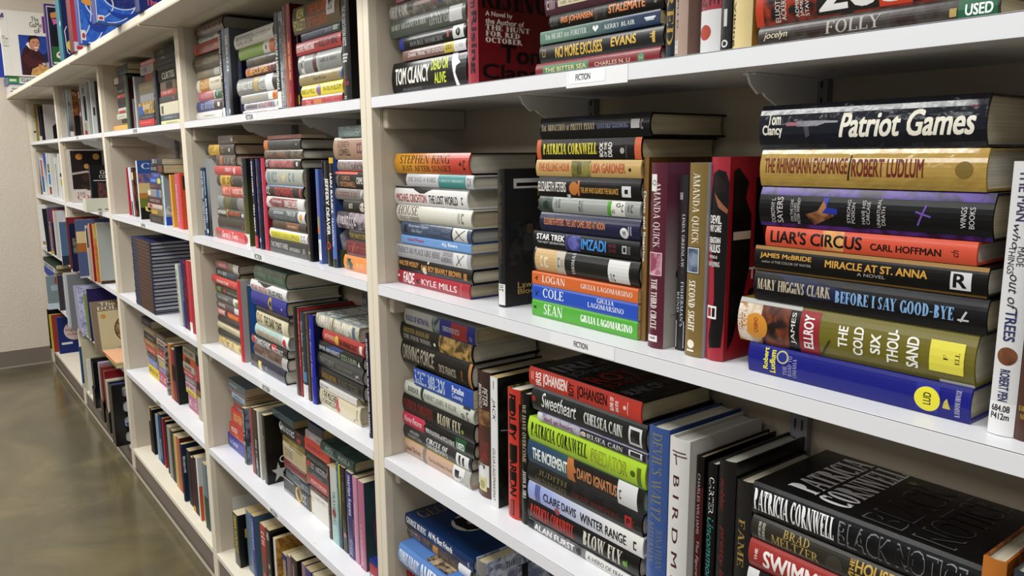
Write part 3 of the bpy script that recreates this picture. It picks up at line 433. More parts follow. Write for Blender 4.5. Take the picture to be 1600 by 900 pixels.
('v',.6966,.032,1.1799,.2324,.0256,.152,'h','6a2b40',4,'maroon hardback with charcoal lettering, third upright from left, second shelf, nearest bay',7,[('S',.06,.15,.08,.5,'e6e6e4'),('t','Q',.09,.12,.15,.45,'3a3a3a','s'),('t','AMANDA QUICK',.1,.45,.24,.72,'e4d6d2','r'),('P',.475,.6,.06,.86,'e4ccd2'),('P',.48,.595,.1,.82,'a0506a~d8a8b4'),('t','THE THIRD CIRCLE',.62,.895,.24,.66,'e4d6d2','r'),('S',.93,.965,.1,.72,'ece8e8'),('t','PUTNAM',.938,.952,.2,.62,'6a2b40','b')],{'face':'7c4459>b8b4ac','dec':[('ft','NEW YORK',.28,.9,.9,.93,'4a4a44','r'),('ft','A',.18,.6,.76,.88,'141414','r'),('ft','T',.15,.6,.28,.42,'1c1016','r'),('fP',.1,.9,.18,.182,'2a1a22'),('ft','An Arcane',.3,.6,.12,.15,'2a1a22','r'),('ft','Society',.2,.6,.08,.11,'2a1a22','r')]}),
('v',.7246,.048,1.1799,.2182,.013,.15,'h','393336',4,'charcoal hardback with white lettering, fourth upright from left, second shelf, nearest bay',7,[('P',0,.12,.1,.9,'4a444a'),('t','CENTER POINT',.1,.14,.1,.5,'d8d8d8','s'),('t','LINDA GREENLAW',.22,.52,.5,.8,'dcd8d8','r'),('t',"FISHERMAN'S",.6,.86,.55,.85,'ccd4dc','r'),('t','BEND',.66,.78,.1,.4,'ccd4dc','r'),('l',.5,.2,.55,.7,'6a4a54'),('S',.83,.985,.05,1,'d6d6d6'),('l',.85,.2,.96,.85,'2a3038'),('l',.85,.85,.96,.25,'2a3038')]),
('v',.755,.036,1.1799,.2325,.0266,.152,'h','8b7541',4,'olive hardback with white lettering, fifth upright from left, second shelf, nearest bay',7,[('t','AMANDA QUICK',.05,.41,.22,.66,'ece6d4','r'),('P',.425,.565,0,.76,'5a4a28'),('P',.43,.56,.02,.72,'d0d8e0'),('P',.435,.555,.06,.68,'8c9cb0~42526e'),('t','SECOND SIGHT',.6,.865,.2,.6,'ece6d4','r'),('C',.935,.42,.2,'ece6d4'),('P',.965,.975,.2,.6,'ece6d4')],{'face':'b8c2cc'}),
('v',.7821,.04,1.1799,.2392,.0258,.152,'h','ad2f40',4,'red hardback with white lettering, sixth upright from left, second shelf, nearest bay',7,[('G',[(.08,.2),(.06,.5),(.07,.85),(.12,1),(.16,1),(.3,1),(.55,1),(.8,.98),(.93,.9),(.94,.3),(.88,.25),(.7,.5),(.55,.45),(.4,.1),(.25,.02),(.16,.12)],'161113'),('G',[(.1,.25),(.09,.5),(.13,.9),(.17,.85),(.17,.35)],'2a1c1a'),('G',[(.17,.3),(.24,.55),(.27,.95),(.25,.98),(.2,.55)],'a06a4c'),('k','DEVIL',.28,.32,.08,.74,'f0eeec','b'),('k','MAY CARE',.325,.36,.08,.74,'f0eeec','b'),('k','SEBASTIAN',.385,.415,.05,.72,'f0eeec','b'),('k','FAULKS',.42,.46,.05,.72,'f0eeec','b'),('k','WRITING AS',.475,.49,.1,.6,'d8d4d0','b'),('k','IAN FLEMING',.505,.53,.05,.72,'d8d4d0','b'),('P',.725,.79,.1,.65,'f4f0f0'),('P',.735,.78,.16,.36,'ad2f40'),('P',.735,.78,.42,.58,'161113')],{'face':'9c1423','dec':[('fG',[(0,.93),(.12,.95),(.25,.88),(.22,.8),(.3,.72),(.3,.45),(.22,.28),(.12,.1),(0,.05)],'100b0c'),('ft','D',.35,.85,.55,.9,'100b0c','b'),('ft','M',.45,.95,.36,.52,'100b0c','b'),('fP',.08,.3,.6,.64,'c0a894'),('ft','THE NEW',.3,.9,.395,.455,'e4dad4','b'),('ft','SEBAS',.3,.95,.25,.35,'1c0d10','b'),('ft','FAULKS',.3,.95,.12,.22,'1c0d10','b')]}),
('v',1.0974,.03,1.1799,.235,.0206,.152,'h','dadadb',4,'white hardback with blue lettering, seventh upright from left, second shelf, nearest bay',7,[('t','THE MAN',.03,.21,.3,.72,'4c4868','b'),('t','who',.22,.31,.25,.55,'3a3a3c','i'),('t','MADE',.3,.37,.5,.75,'3a3a3c','s'),('t','THINGS',.3,.4,.15,.42,'3a3a3c','s'),('t','out of',.4,.53,.3,.7,'3a3a3c','i'),('t','TREES',.53,.645,.28,.72,'3c4470','b'),('C',.7,.5,.38,'8a5a3c~6a3c28'),('t','ROBERT PEN',.75,.87,.3,.68,'3c4470','b'),('P',.875,1,0,1,'e6e6e6'),('k','684.08',.885,.91,.1,.8,'2a2a2a','r'),('k','P412m',.915,.94,.1,.8,'2a2a2a','r')]),
('v',1.1169,.03,1.1799,.234,.0171,.152,'h','5b3d31',4,'dark brown hardback with yellow lettering, eighth upright from left, second shelf, nearest bay',7,[('k','BARNES',.87,.89,.1,.6,'b09440','r'),('k','& NOBLE',.9,.92,.1,.65,'b09440','r')]),
('h',.1621,.045,1.0998,.2413,.0307,.152,'h','c5c3bd',4,'pale grey hardback with blue lettering, topmost in left stack, third shelf, nearest bay',8,[('t','RULES OF BETRAYAL',.03,.38,.25,.62,'2d3d9c','b'),('P',.42,.53,0,1,'3a525e~a0b0b0'),('P',.53,1,0,1,'1d2c9a'),('t','CHRISTOPHER REICH',.57,.8,.3,.62,'d0d4e8','b'),('P',.685,.895,.02,.95,'b9302a'),('C',.94,.3,.14,'a8b0d0'),('C',.94,.3,.1,'1d2c9a')]),
('h',.1481,.045,1.0648,.2483,.0344,.152,'h','1d1d1b',4,'black hardback with tan lettering, second from top in left stack, third shelf, nearest bay',8,[('t','KRISTIN HANNAH',.05,.43,.55,.82,'b29c52','r'),('t','THE FOUR WINDS',.05,.45,.18,.45,'bcbcb8','r'),('C',.51,.35,.1,'dcdcd8'),('P',.57,.99,.03,.97,'5c4824~c8a45c')]),
('h',.1461,.045,1.0187,.2443,.0455,.152,'h','15130f',4,'black hardback with olive lettering, third from top in left stack, third shelf, nearest bay',8,[('t','DRIVING FORCE',.03,.5,.22,.85,'a39b8b','b'),('t','DICK FRANCIS',.57,.8,.2,.55,'a39b8b','b'),('k','PUTNAM',.87,.89,.2,.6,'c08040','s'),('P',.965,1,0,1,'b8834c')]),
('h',.1725,.045,.9834,.2017,.0347,.14,'p','2d59b2',4,'blue paperback with white lettering, fourth from top in left stack, third shelf, nearest bay',8,[('t','KAREN ROBARDS',.01,.55,.12,.88,'ccd8e4','r'),('P',.57,.64,0,1,'2c3840~8a9aa8'),('t','Paradise',.67,.86,.5,.85,'e4eaf2','r'),('t','County',.67,.84,.12,.45,'e4eaf2','r')],{'face':'0d0f16'}),
('h',.1537,.045,.9549,.2392,.0279,.152,'h','c7cbbf',4,'pale grey hardback, fifth from top in left stack, third shelf, nearest bay',8,[('t','BORDER',.06,.23,.35,.75,'5a5e56','r'),('P',.255,.295,.05,1,'2f423c'),('t','ROBERT JAMES WALLER',.31,.78,.32,.7,'5a5e56','r'),('P',.86,.95,.8,1,'2f423c'),('C',.86,.3,.17,'26281f'),('C',.86,.3,.1,'c7cbbf'),('z',.91,.94,.1,.7,'5a5e56')]),
('h',.1486,.045,.9179,.2493,.0364,.152,'h','191919',4,'black hardback with red lettering, sixth from top in left stack, third shelf, nearest bay',8,[('t','PATRICIA CORNWELL',.02,.46,.22,.78,'8e2c2a','r'),('t','BLOW FLY',.52,.84,.22,.8,'c9c1aa','r'),('C',.86,.4,.11,'86a83a')]),
('h',.1486,.045,.8898,.2493,.0275,.152,'h','1d1d1d',4,'black hardback with white lettering, seventh from top in left stack, third shelf, nearest bay',8,[('G',[(0,0),(.33,0),(.31,.2),(.34,.4),(.32,.6),(.34,.8),(.32,1),(0,1)],'ca3a5a'),('t','Nanny Returns',.02,.29,.2,.8,'f2d8de','i'),('t','EMMA McLAUGHLIN and NICOLA KRAUS',.35,.75,.25,.6,'d8d8d4','b'),('S',.76,.9,0,1,'1f5b39'),('t','USED',.78,.88,.25,.7,'e8f0ea','b')]),
('h',.1435,.045,.8628,.2391,.0263,.152,'h','3b3b3d',4,'charcoal hardback with pale grey lettering, eighth from top in left stack, third shelf, nearest bay',8,[('t','IMOGEN',.11,.25,.58,.8,'b8b8b6','s'),('t','ROBERTSON',.08,.29,.22,.48,'b8b8b6','s'),('t','CIRCLE OF',.37,.68,.52,.88,'d6d6d2','R'),('t','SHADOWS',.37,.68,.12,.46,'d6d6d2','R'),('S',.8,.97,.05,.95,'dedede'),('P',.835,.86,.15,.85,'1c1c1c'),('P',.885,.91,.15,.8,'1c1c1c')]),
('h',.1419,.045,.8288,.2357,.0338,.152,'h','caaa92',4,'tan hardback with brown lettering, lowest in left stack, third shelf, nearest bay',8,[('P',0,1,.93,1,'b4a040'),('t','Lionel Shriver',.03,.28,.3,.65,'8a7060','r'),('P',.31,.36,0,1,'8c8880'),('t','The Post-Birthday World',.4,.75,.3,.6,'9a8474','r'),('S',.765,.92,.05,.95,'dedede'),('P',.79,.85,.3,.75,'2a2a2a'),('z',.86,.91,.1,.5,'3a3a3a'),('P',.93,1,0,1,'b0b8b0')]),
('h',.5531,.04,1.0692,.2357,.0297,.152,'h','ca4131',4,'red hardback with white lettering, topmost in middle stack, third shelf, nearest bay',9,[('z',.025,.045,.3,.8,'e8b0a0'),('k','IRIS',.07,.125,.12,.82,'f4e8e4','b'),('t','JOHANSEN',.14,.375,.1,.85,'f4e8e4','b'),('k','ROY',.385,.44,.12,.82,'1b1210','b'),('t','JOHANSEN',.465,.73,.1,.82,'1b1210','b'),('k','BLINK OF',.755,.785,.15,.8,'f4e8e4','b'),('k','AN EYE',.8,.825,.15,.7,'f4e8e4','b'),('C',.875,.5,.1,'f0c8bc'),('P',.895,.9,.2,.8,'f0c8bc'),('z',.92,.95,.2,.8,'f0c8bc')],{'face':'111112','dec':[('ft','IRIS',.08,.72,.72,.88,'7c7c7a','b'),('ft','JOHANSEN',.05,.92,.585,.695,'6a6a68','b'),('ft','ROY',.08,.66,.395,.555,'93281f','b'),('ft','JOHANSEN',.05,.92,.27,.37,'7a1c18','b'),('ft','BLINK OF AN EYE',.05,.99,.12,.22,'7c7c7a','b'),('ft','NEW YORK TIMES',.05,.6,.9,.925,'4a4a4a','s')]}),
('h',.5607,.04,1.0303,.2394,.0383,.152,'h','2d302e~242826',4,'black hardback with white lettering, second from top in middle stack, third shelf, nearest bay',9,[('C',.025,.5,.12,'a03028'),('t','Sweetheart',.1,.43,.25,.85,'e4e6e2','i'),('t','CHELSEA CAIN',.5,.82,.25,.7,'d8dad4','r'),('P',.87,.97,.12,.8,'d4d4d2'),('P',.885,.955,.22,.7,'26282a~5a5a5a')]),
('h',.5689,.04,1.0169,.2259,.0128,.152,'h','b8b4c2~9a96b0',4,'pale grey hardback with pink lettering, third from top in middle stack, third shelf, nearest bay',9,[('P',0,.05,0,1,'d4d4d6'),('P',.43,1,0,1,'25252d~3a3a50'),('t','evil at heart',.07,.36,.2,.82,'8c3049','r'),('C',.46,.5,.3,'c8b890'),('t','CHELSEA CAIN',.435,.81,.22,.75,'e6e4e0','r'),('P',.86,.97,.15,.85,'d4d4d2'),('P',.875,.955,.25,.75,'26282a~5a5a5a')]),
('h',.5564,.04,.978,.2489,.0383,.152,'h','b2d321',4,'green hardback with dark green lettering, fourth from top in middle stack, third shelf, nearest bay',9,[('t','PATRICIA CORNWELL',.03,.545,.24,.82,'1d2412','r'),('t','PREDATOR',.58,.865,.22,.76,'86761e','b'),('t','PREDATOR',.585,.86,.25,.73,'a8c424','b'),('C',.91,.45,.12,'5a6a18'),('P',.94,.97,.05,.75,'6a7a1c')]),
('h',.5546,.04,.9421,.2478,.0353,.152,'h','34536f>4f7a5c',4,'blue hardback with white lettering, fifth from top in middle stack, third shelf, nearest bay',9,[('P',.38,.46,0,1,'c27b3f'),('G',[(.45,0),(1,0),(1,1),(.43,1),(.44,.75),(.47,.5),(.44,.4)],'2a2320'),('t','THE INCREMENT',.05,.38,.22,.75,'e8ece6','b'),('t','DAVID IGNATIUS',.47,.8,.25,.72,'cc9060','b'),('S',.805,.955,0,1,'dcdcdc'),('z',.82,.84,.2,.7,'5a5a5a')]),
('h',.5537,.04,.9087,.2465,.0328,.152,'h','1d1d1e~2a2a2c',4,'black hardback with olive lettering, sixth from top in middle stack, third shelf, nearest bay',9,[('t','JUDITH',.1,.38,.55,.82,'7a6c40','r'),('t','McNAUGHT',.08,.38,.18,.45,'7a6c40','r'),('t','NIGHT WHISPERS',.43,.82,.3,.55,'7e2c2a','r'),('P',.87,.925,.18,.68,'b0342e'),('t','P',.885,.91,.28,.58,'2a1414','b'),('z',.93,.96,.2,.6,'7e2c2a')]),
('h',.5555,.04,.8791,.2481,.029,.152,'h','a4b0e0>e2e2de',4,'pale blue hardback with black lettering, seventh from top in middle stack, third shelf, nearest bay',9,[('P',.07,.12,0,1,'6470a8'),('t','CLAIRE DAVIS',.155,.46,.28,.74,'191a20','b'),('t','WINTER RANGE',.495,.875,.24,.74,'191a20','b'),('z',.93,.96,.2,.7,'3a3a3a'),('C',.28,.05,.2,'a83038')]),
('h',.5521,.04,.8445,.2428,.034,.152,'h','191715',4,'black hardback with red lettering, eighth from top in middle stack, third shelf, nearest bay',9,[('t','PATRICIA CORNWELL',.03,.45,.2,.82,'cb3a2e','r'),('t','BLOW FLY',.535,.865,.22,.86,'d2cec2','r'),('C',.89,.4,.13,'6aa838'),('P',.905,.91,.2,.6,'6aa838')]),
('h',.5524,.04,.8288,.2435,.0155,.152,'h','6a6a6c~8a8a8c',4,'dark grey hardback with white lettering, lowest in middle stack, third shelf, nearest bay',9,[('P',0,.065,0,1,'202022'),('t','ALAN FURST',.07,.46,.22,.85,'e8e8e8','b'),('P',.56,1,0,1,'d8d8d4'),('C',.5,.5,.35,'3a3a3a'),('t','A HERO OF FRANCE',.58,.94,.3,.72,'2c2c2c','s')]),
('h',.9689,.04,1.0085,.2471,.0399,.158,'h','15151a',4,'black hardback with white lettering, topmost in right stack, third shelf, nearest bay',10,[('t','PATRICIA CORNWELL',.015,.415,.18,.84,'f0f0f0','R'),('t','BLACK NOTICE',.435,.95,.16,.82,'8f8f94','b'),('t','BLACK NOTICE',.439,.946,.2,.78,'15151a','b')],{'face':'131316','dec':[('ft','PATRICIA',.14,.97,.73,.875,'e2e2e2','R'),('ft','CORNWELL',.1,.99,.565,.715,'e2e2e2','R'),('ft','BLACK',.08,.95,.325,.5,'66666a','b'),('ft','BLACK',.09,.94,.332,.493,'131316','b'),('ft','NOTICE',.08,.98,.12,.29,'66666a','b'),('ft','NOTICE',.09,.97,.127,.283,'131316','b'),('fC',.87,.52,.03,'8a8668')]}),
('h',.9705,.04,.9782,.2466,.0297,.152,'h','3b372f',4,'dark olive hardback, second from top in right stack, third shelf, nearest bay',10,[('k','#1 NEW YORK TIMES',.04,.055,.15,.85,'c4c0b4','s'),('k','BESTSELLING AUTHOR',.06,.075,.15,.85,'c4c0b4','s'),('t','BRAD',.17,.3,.6,.9,'b8a058','r'),('t','MELTZER',.11,.35,.2,.55,'b8a058','r'),('C',.42,.4,.33,'4a463c'),('k','THE',.49,.51,.3,.9,'c8a850','b'),('t','HOUSES',.515,.7,.5,.92,'c8a850','b'),('t','SECRET',.485,.7,.1,.45,'c8a850','b')]),
('h',.9695,.04,.9422,.2487,.0354,.152,'h','a93b35',4,'red hardback with white lettering, third from top in right stack, third shelf, nearest bay',10,[('k','THE',.035,.05,.35,.75,'f0e0dc','b'),('t','SWIMMER',.08,.45,.22,.8,'f2eae6','b'),('P',.47,.472,0,1,'5a1c1a'),('P',.48,.482,0,1,'5a1c1a')]),
('h',.9695,.04,.9134,.2487,.0283,.152,'h','1d1d20',4,'black hardback, fourth from top in right stack, third shelf, nearest bay',10,[('P',0,.06,0,1,'dadada'),('P',.55,1,0,1,'c8c8c8')]),
('h',.9703,.04,.8805,.247,.0322,.152,'h','5a4a3a',4,'dark brown hardback, fifth from top in right stack, third shelf, nearest bay',10,[('P',.1,.5,.2,.7,'8a7a5a')]),
('h',.9714,.04,.8288,.2448,.0515,.152,'h','3a4a5a',4,'dark blue hardback, lowest in right stack, third shelf, nearest bay',10,[]),
('v',.2946,.05,.8288,.228,.0412,.148,'h','493630>6a4a40',4,'dark brown hardback with white lettering, first upright from left, third shelf, nearest bay',11,[('t','PETER',.12,.26,.52,.8,'dcd4d0','i'),('t','BRANDVOLD',.1,.29,.18,.45,'dcd4d0','i'),('P',.3,.42,.1,.9,'6a4a30~9a7850'),('t','TO HELL',.55,.72,.5,.78,'b04038','i'),('t','ON A PART HORSE',.4,.73,.12,.4,'b04038','i'),('S',.735,.91,.02,.85,'dcdcda'),('z',.74,.8,.1,.7,'5a5a58'),('S',.84,.95,.15,.72,'d2cc94'),('C',.9,.42,.2,'a8a468')],{'face':'2c211e'}),
('v',.3381,.042,.8288,.2294,.0201,.14,'p','e2e2e2',4,'white paperback with black lettering, second upright from left, third shelf, nearest bay',11,[('l',.03,.5,.09,.5,'2a2a2a'),('t','JACK',.16,.33,.2,.75,'1c1c1c','i'),('t','GIULIA LAGOMARSINO',.545,.95,.28,.66,'2a2a2a','i')],{'face':'141615~2a302c','dec':[('ft','FOR THE LOVE',.3,.95,.9,.94,'5a5e5c','s'),('fG',[(.35,.2),(.6,.3),(.8,.42),(.9,.3),(.5,.1),(.3,.08)],'a08068'),('fl',.05,.6,.5,.55,'b0b0b0')]}),
('v',.3911,.04,.8288,.2217,.0334,.146,'h','c93d31',4,'red hardback with black lettering, third upright from left, third shelf, nearest bay',11,[('P',.08,.17,.2,.75,'191212'),('P',.27,.31,.25,.8,'191212'),('P',.42,.55,.25,.82,'191212'),('P',.63,.7,.25,.78,'191212'),('t','RIDLEY',.04,.38,.25,.75,'0e0a0a','b'),('t','PEARSON',.43,.82,.25,.78,'0e0a0a','b'),('P',.855,.975,.3,.62,'1a1212'),('P',.862,.968,.36,.56,'a8342a'),('P',.1,.98,.93,1,'3a1a16')],{'face':'1c1712~b0a02c'}),
('v',.4194,.042,.8288,.2205,.0211,.144,'h','161617',4,'black hardback with cream lettering, fourth upright from left, third shelf, nearest bay',11,[('t','WE HAVE OVERCOME',.08,.52,.3,.72,'c4bc9c','r'),('t','JASON D. HILL',.58,.8,.3,.72,'d0d0cc','r')]),
('v',.7031,.038,.8288,.2443,.0342,.152,'h','45649f',4,'blue hardback with olive lettering, fifth upright from left, third shelf, nearest bay',11,[('t',"DEVIL'S WALTZ",.03,.52,.22,.72,'8f8a68','r'),('t','JONATHAN',.56,.8,.5,.82,'7d8290','r'),('t','KELLERMAN',.54,.78,.12,.42,'7d8290','r')],{'face':'3a5890'}),
('v',.7436,.03,.8288,.243,.0318,.152,'h','d9d7d3',4,'white hardback with dark red lettering, sixth upright from left, third shelf, nearest bay',11,[('l',.08,.4,.14,.45,'4a3a34'),('l',.07,.2,.07,.85,'5a4038'),('l',.09,.25,.09,.9,'5a4038'),('t','B I R D M E N',.2,.95,.3,.6,'57232c','s')],{'face':'cfcdc8'}),
('v',.7662,.045,.8288,.2238,.0118,.152,'h','1b1514',4,'black hardback with pale grey lettering, seventh upright from left, third shelf, nearest bay',11,[('P',.18,1,0,1,'5b2021'),('t','CHARLES WILLIAMS',.1,.46,.3,.65,'c8b4b0','s'),('t','The Figure of Beatrice',.5,.95,.3,.72,'c8b4b0','i')],{'face':'161212'}),
('v',.7855,.045,.8288,.2205,.0137,.152,'h','151516',4,'black hardback with white lettering, eighth upright from left, third shelf, nearest bay',11,[('t','CARTER',.08,.3,.25,.75,'e4e4e4','r'),('t','Uncommon',.32,.7,.15,.8,'3a9a94','i'),('t','CRI',.72,.85,.25,.75,'e4e4e4','r')]),
('v',.8092,.04,.8288,.2324,.0243,.146,'h','262426',4,'black hardback with red lettering, ninth upright from left, third shelf, nearest bay',11,[('t','nobler',.1,.28,.2,.5,'8a2c2c','i'),('t','pretty little devils',.36,.97,.25,.6,'8a2c2c','i')],{'face':'131213'}),
('v',.8332,.042,.8288,.2144,.0224,.144,'h','2d2b2b',4,'black hardback with olive lettering, tenth upright from left, third shelf, nearest bay',11,[('t','FAME',.22,.5,.3,.68,'a68a48','r'),('t','KING',.72,.95,.2,.5,'a68a48','r')],{'face':'1c1b1b'}),
('v',1.1042,.03,.8288,.237,.0194,.152,'h','c17a2a>a85a20',4,'orange hardback with red lettering, eleventh upright from left, third shelf, nearest bay',11,[('t','KELLERMAN',.16,.75,.18,.72,'a3281c','b')],{'face':'b8702a~8a4a1c'}),
('v',1.1265,.03,.8288,.235,.0136,.152,'h','3a444c',4,'dark blue hardback, twelfth upright from left, third shelf, nearest bay',11,[]),
('h',.1472,.042,.6739,.2448,.0244,.152,'h','143b6a',4,'blue hardback with white lettering, topmost in left stack, fourth shelf, nearest bay',12,[('t','GEORGE BURNS',.02,.33,.25,.82,'e8ecf0','r'),('t','All My Best Friends',.37,.72,.2,.85,'e8ecf0','r'),('k','PUTNAM',.93,.95,.2,.6,'d8dce0','s')],{'face':'123864','dec':[('ft','GEORGE',.1,.95,.82,.96,'8a7848','r'),('fC',.52,.52,.24,'c8c8bc'),('fG',[(.4,.66),(.66,.62),(.74,.45),(.6,.36),(.38,.42),(.34,.55)],'17151a'),('fG',[(.5,.55),(.62,.5),(.6,.46),(.48,.5)],'b08868'),('ft','ALL MY BEST',.1,.9,.12,.2,'2a3a58','r')]}),
('h',.1488,.042,.653,.2311,.0203,.152,'h','4a4249~5a5058',4,'charcoal hardback with pale grey lettering, second from top in left stack, fourth shelf, nearest bay',12,[('t','LOUIS J.',.02,.22,.5,.8,'b8a8b4','s'),('t','GRANT',.03,.22,.15,.45,'b8a8b4','s'),('P',.42,.5,.1,.9,'b88a40'),('t','THE',.27,.37,.3,.85,'8a7c60','r'),('t','OTHER SIDE',.5,.8,.2,.75,'8a7c60','r'),('S',.81,.98,0,1,'dedede')]),
('h',.1658,.01,.6038,.2358,.0486,.158,'h','6490cb',4,'blue hardback with white lettering, third from top in left stack, fourth shelf, nearest bay',12,[('t',"CHARLES KURALT'S",.02,.34,.25,.8,'eef2f8','r'),('t','AMERICA',.35,.8,.15,.85,'eef2f8','r')],{'face':'5c88c4','dec':[('fP',.05,.95,.3,.62,'3a322c~c0a888'),('fC',.35,.88,.07,'e8ecf0'),('fC',.35,.88,.05,'5c88c4')]}),
('h',.1374,.042,.5778,.2268,.0254,.152,'h','191817',4,'black hardback with olive lettering, fourth from top in left stack, fourth shelf, nearest bay',12,[('t','Shelley',.12,.4,.2,.8,'a89858','i')]),
('h',.137,.042,.5489,.226,.0283,.152,'h','a92638',4,'red hardback with dark red lettering, fifth from top in left stack, fourth shelf, nearest bay',12,[('t','W',.05,.2,.2,.8,'2a0c12','r')]),
('h',.1366,.042,.5179,.2251,.0304,.152,'h','3a3a44',4,'dark blue hardback, sixth from top in left stack, fourth shelf, nearest bay',12,[]),
('h',.1361,.042,.4854,.2242,.0319,.152,'h','7a6a50',4,'brown hardback, seventh from top in left stack, fourth shelf, nearest bay',12,[]),
('h',.1358,.042,.4777,.2237,.0075,.152,'h','2c4a60',4,'dark blue hardback, lowest in left stack, fourth shelf, nearest bay',12,[]),
('v',.2994,.035,.4777,.235,.0298,.152,'h','8b8987',4,'grey hardback with black lettering, first upright from left, fourth shelf, nearest bay',13,[('t','JOHN',.08,.4,.25,.75,'1c1c1c','r')],{'face':'7c84a4~d0d8e4','dec':[('ft','THREE COMPLETE',.3,.99,.9,.95,'2c2c50','r'),('ft','J',.3,.7,.68,.88,'16161c','r')]}),
('h',-1.021,.036,1.7688,.2566,.0364,.152,'h','4a2027',3,'dark red hardback with pink lettering, topmost in left stack, top shelf, second-nearest bay',14,[('t','THE FORGE',.1,.9,.3,.75,'b89a9a','i')]),
('h',-1.0268,.036,1.7535,.1806,.0147,.152,'h','8aa0a6~c0b090',3,'teal hardback, second from top in left stack, top shelf, second-nearest bay',14,[('z',.08,.85,.3,.72,'5a6a74')]),
('h',-1.0541,.036,1.7235,.2351,.0294,.152,'h','b2453f',3,'red hardback, third from top in left stack, top shelf, second-nearest bay',14,[('z',.08,.85,.3,.72,'7a2420'),('P',.05,.1,.2,.8,'d87a60')]),
('h',-1.0655,.036,1.6766,.2522,.0464,.152,'h','6a5c49~4a4a44',3,'brown hardback, fourth from top in left stack, top shelf, second-nearest bay',14,[('z',.1,.35,.3,.72,'b0a070'),('z',.4,.95,.3,.72,'c0b498')]),
('h',-1.0471,.036,1.6514,.2212,.0246,.152,'h','878274',3,'olive hardback, fifth from top in left stack, top shelf, second-nearest bay',14,[('z',.05,.5,.2,.8,'b8a468'),('P',.75,.97,.1,.95,'c8c8c4')]),
('h',-1.0526,.036,1.6153,.2322,.0355,.152,'h','e2dac6',3,'white hardback, sixth from top in left stack, top shelf, second-nearest bay',14,[('P',.14,.52,0,1,'d0902c~b87820'),('z',.18,.48,.2,.8,'f0e0b0'),('z',.6,.95,.5,.7,'6a6458')]),
('h',-1.0467,.036,1.5884,.2204,.0263,.152,'h','c2607b~b87070',3,'pink hardback, seventh from top in left stack, top shelf, second-nearest bay',14,[('z',.1,.6,.3,.72,'e0b0b8'),('P',.68,.71,0,1,'e0dcd8'),('P',.71,1,0,1,'2c6b50'),('C',.82,.5,.2,'a0c0b0')]),
('h',-1.0628,.036,1.557,.2423,.0308,.152,'h','3c4d84',3,'blue hardback, eighth from top in left stack, top shelf, second-nearest bay',14,[('z',.1,.7,.2,.85,'b0bcd8'),('P',.7,.98,0,1,'4a3038'),('P',.84,.92,.3,.7,'e0e0dc')]),
('h',-1.0701,.036,1.5312,.2501,.0255,.152,'h','dedad5',3,'white hardback, lowest in left stack, top shelf, second-nearest bay',14,[('z',.3,.7,.4,.6,'a8a49e'),('P',.8,.9,.1,.5,'f4f4f4')]),
('h',-.6706,.036,1.7043,.2756,.0349,.15,'h','dedcd6',3,'white hardback with grey lettering, topmost in middle stack, top shelf, second-nearest bay',15,[('t','THE BEST REVENGE',.05,.5,.2,.8,'8a8884','r'),('z',.5,.85,.4,.7,'a8a49c'),('C',.92,.6,.08,'3a3424')]),
('h',-.6521,.036,1.6736,.2547,.0301,.152,'h','86aa3a',3,'green hardback, second from top in middle stack, top shelf, second-nearest bay',15,[('P',.7,.86,0,1,'d8dcd0'),('P',.86,1,0,1,'d2722f'),('C',.78,.45,.2,'6a3028')]),
('h',-.624,.036,1.6488,.1986,.0242,.152,'h','232326',3,'black hardback with olive lettering, third from top in middle stack, top shelf, second-nearest bay',15,[('P',.2,.75,.1,.9,'4a4232'),('P',.21,.74,.14,.86,'232326'),('t','THE BLACK TIDE',.25,.7,.45,.8,'a08c4c','s'),('z',.3,.65,.2,.38,'8a7c48')]),
('h',-.6289,.036,1.6271,.2072,.0211,.152,'h','a24139~2a1a14',3,'red hardback with orange lettering, fourth from top in middle stack, top shelf, second-nearest bay',15,[('P',0,.2,.1,.9,'d89a3c~b04030'),('t','ECLIPSE',.2,.75,.15,.85,'e4b254','b')]),
('h',-.667,.036,1.5829,.2847,.0436,.15,'h','8c8e8c',3,'grey hardback with white lettering, fifth from top in middle stack, top shelf, second-nearest bay',15,[('t','NEW WORLD ORDER',.02,.42,.3,.72,'e4e4e0','b'),('P',.45,.55,.1,.95,'c0a868'),('t','GARY',.57,.72,.55,.85,'e0e0dc','s'),('t','NEESE',.57,.72,.15,.48,'e0e0dc','s'),('S',.73,.9,.05,1,'e4e6e8'),('P',.9,1,0,1,'2a2822')]),
('h',-.6533,.036,1.561,.2572,.0212,.152,'h','9ea09c',3,'grey hardback, sixth from top in middle stack, top shelf, second-nearest bay',15,[('z',.1,.6,.4,.6,'d8c880'),('S',.77,.88,.05,1,'e2e2e0'),('P',.88,1,.05,1,'d8882c'),('C',.93,.5,.25,'c83828')]),
('h',-.6442,.036,1.5424,.2362,.018,.152,'h','8b8595~b8b0b4',3,'grey hardback, seventh from top in middle stack, top shelf, second-nearest bay',15,[('z',.02,.52,.2,.8,'3a3440'),('z',.55,.85,.15,.9,'a84a40'),('P',.88,.92,0,1,'5a88b0'),('P',.92,1,0,1,'d8d0b8')]),
('h',-.6479,.036,1.5312,.2464,.011,.152,'h','e6e2de',3,'white hardback, lowest in middle stack, top shelf, second-nearest bay',15,[('z',.05,.25,.4,.7,'7a7470'),('z',.3,.7,.4,.7,'d8b0a0'),('C',.9,.5,.15,'2a2a3a')]),
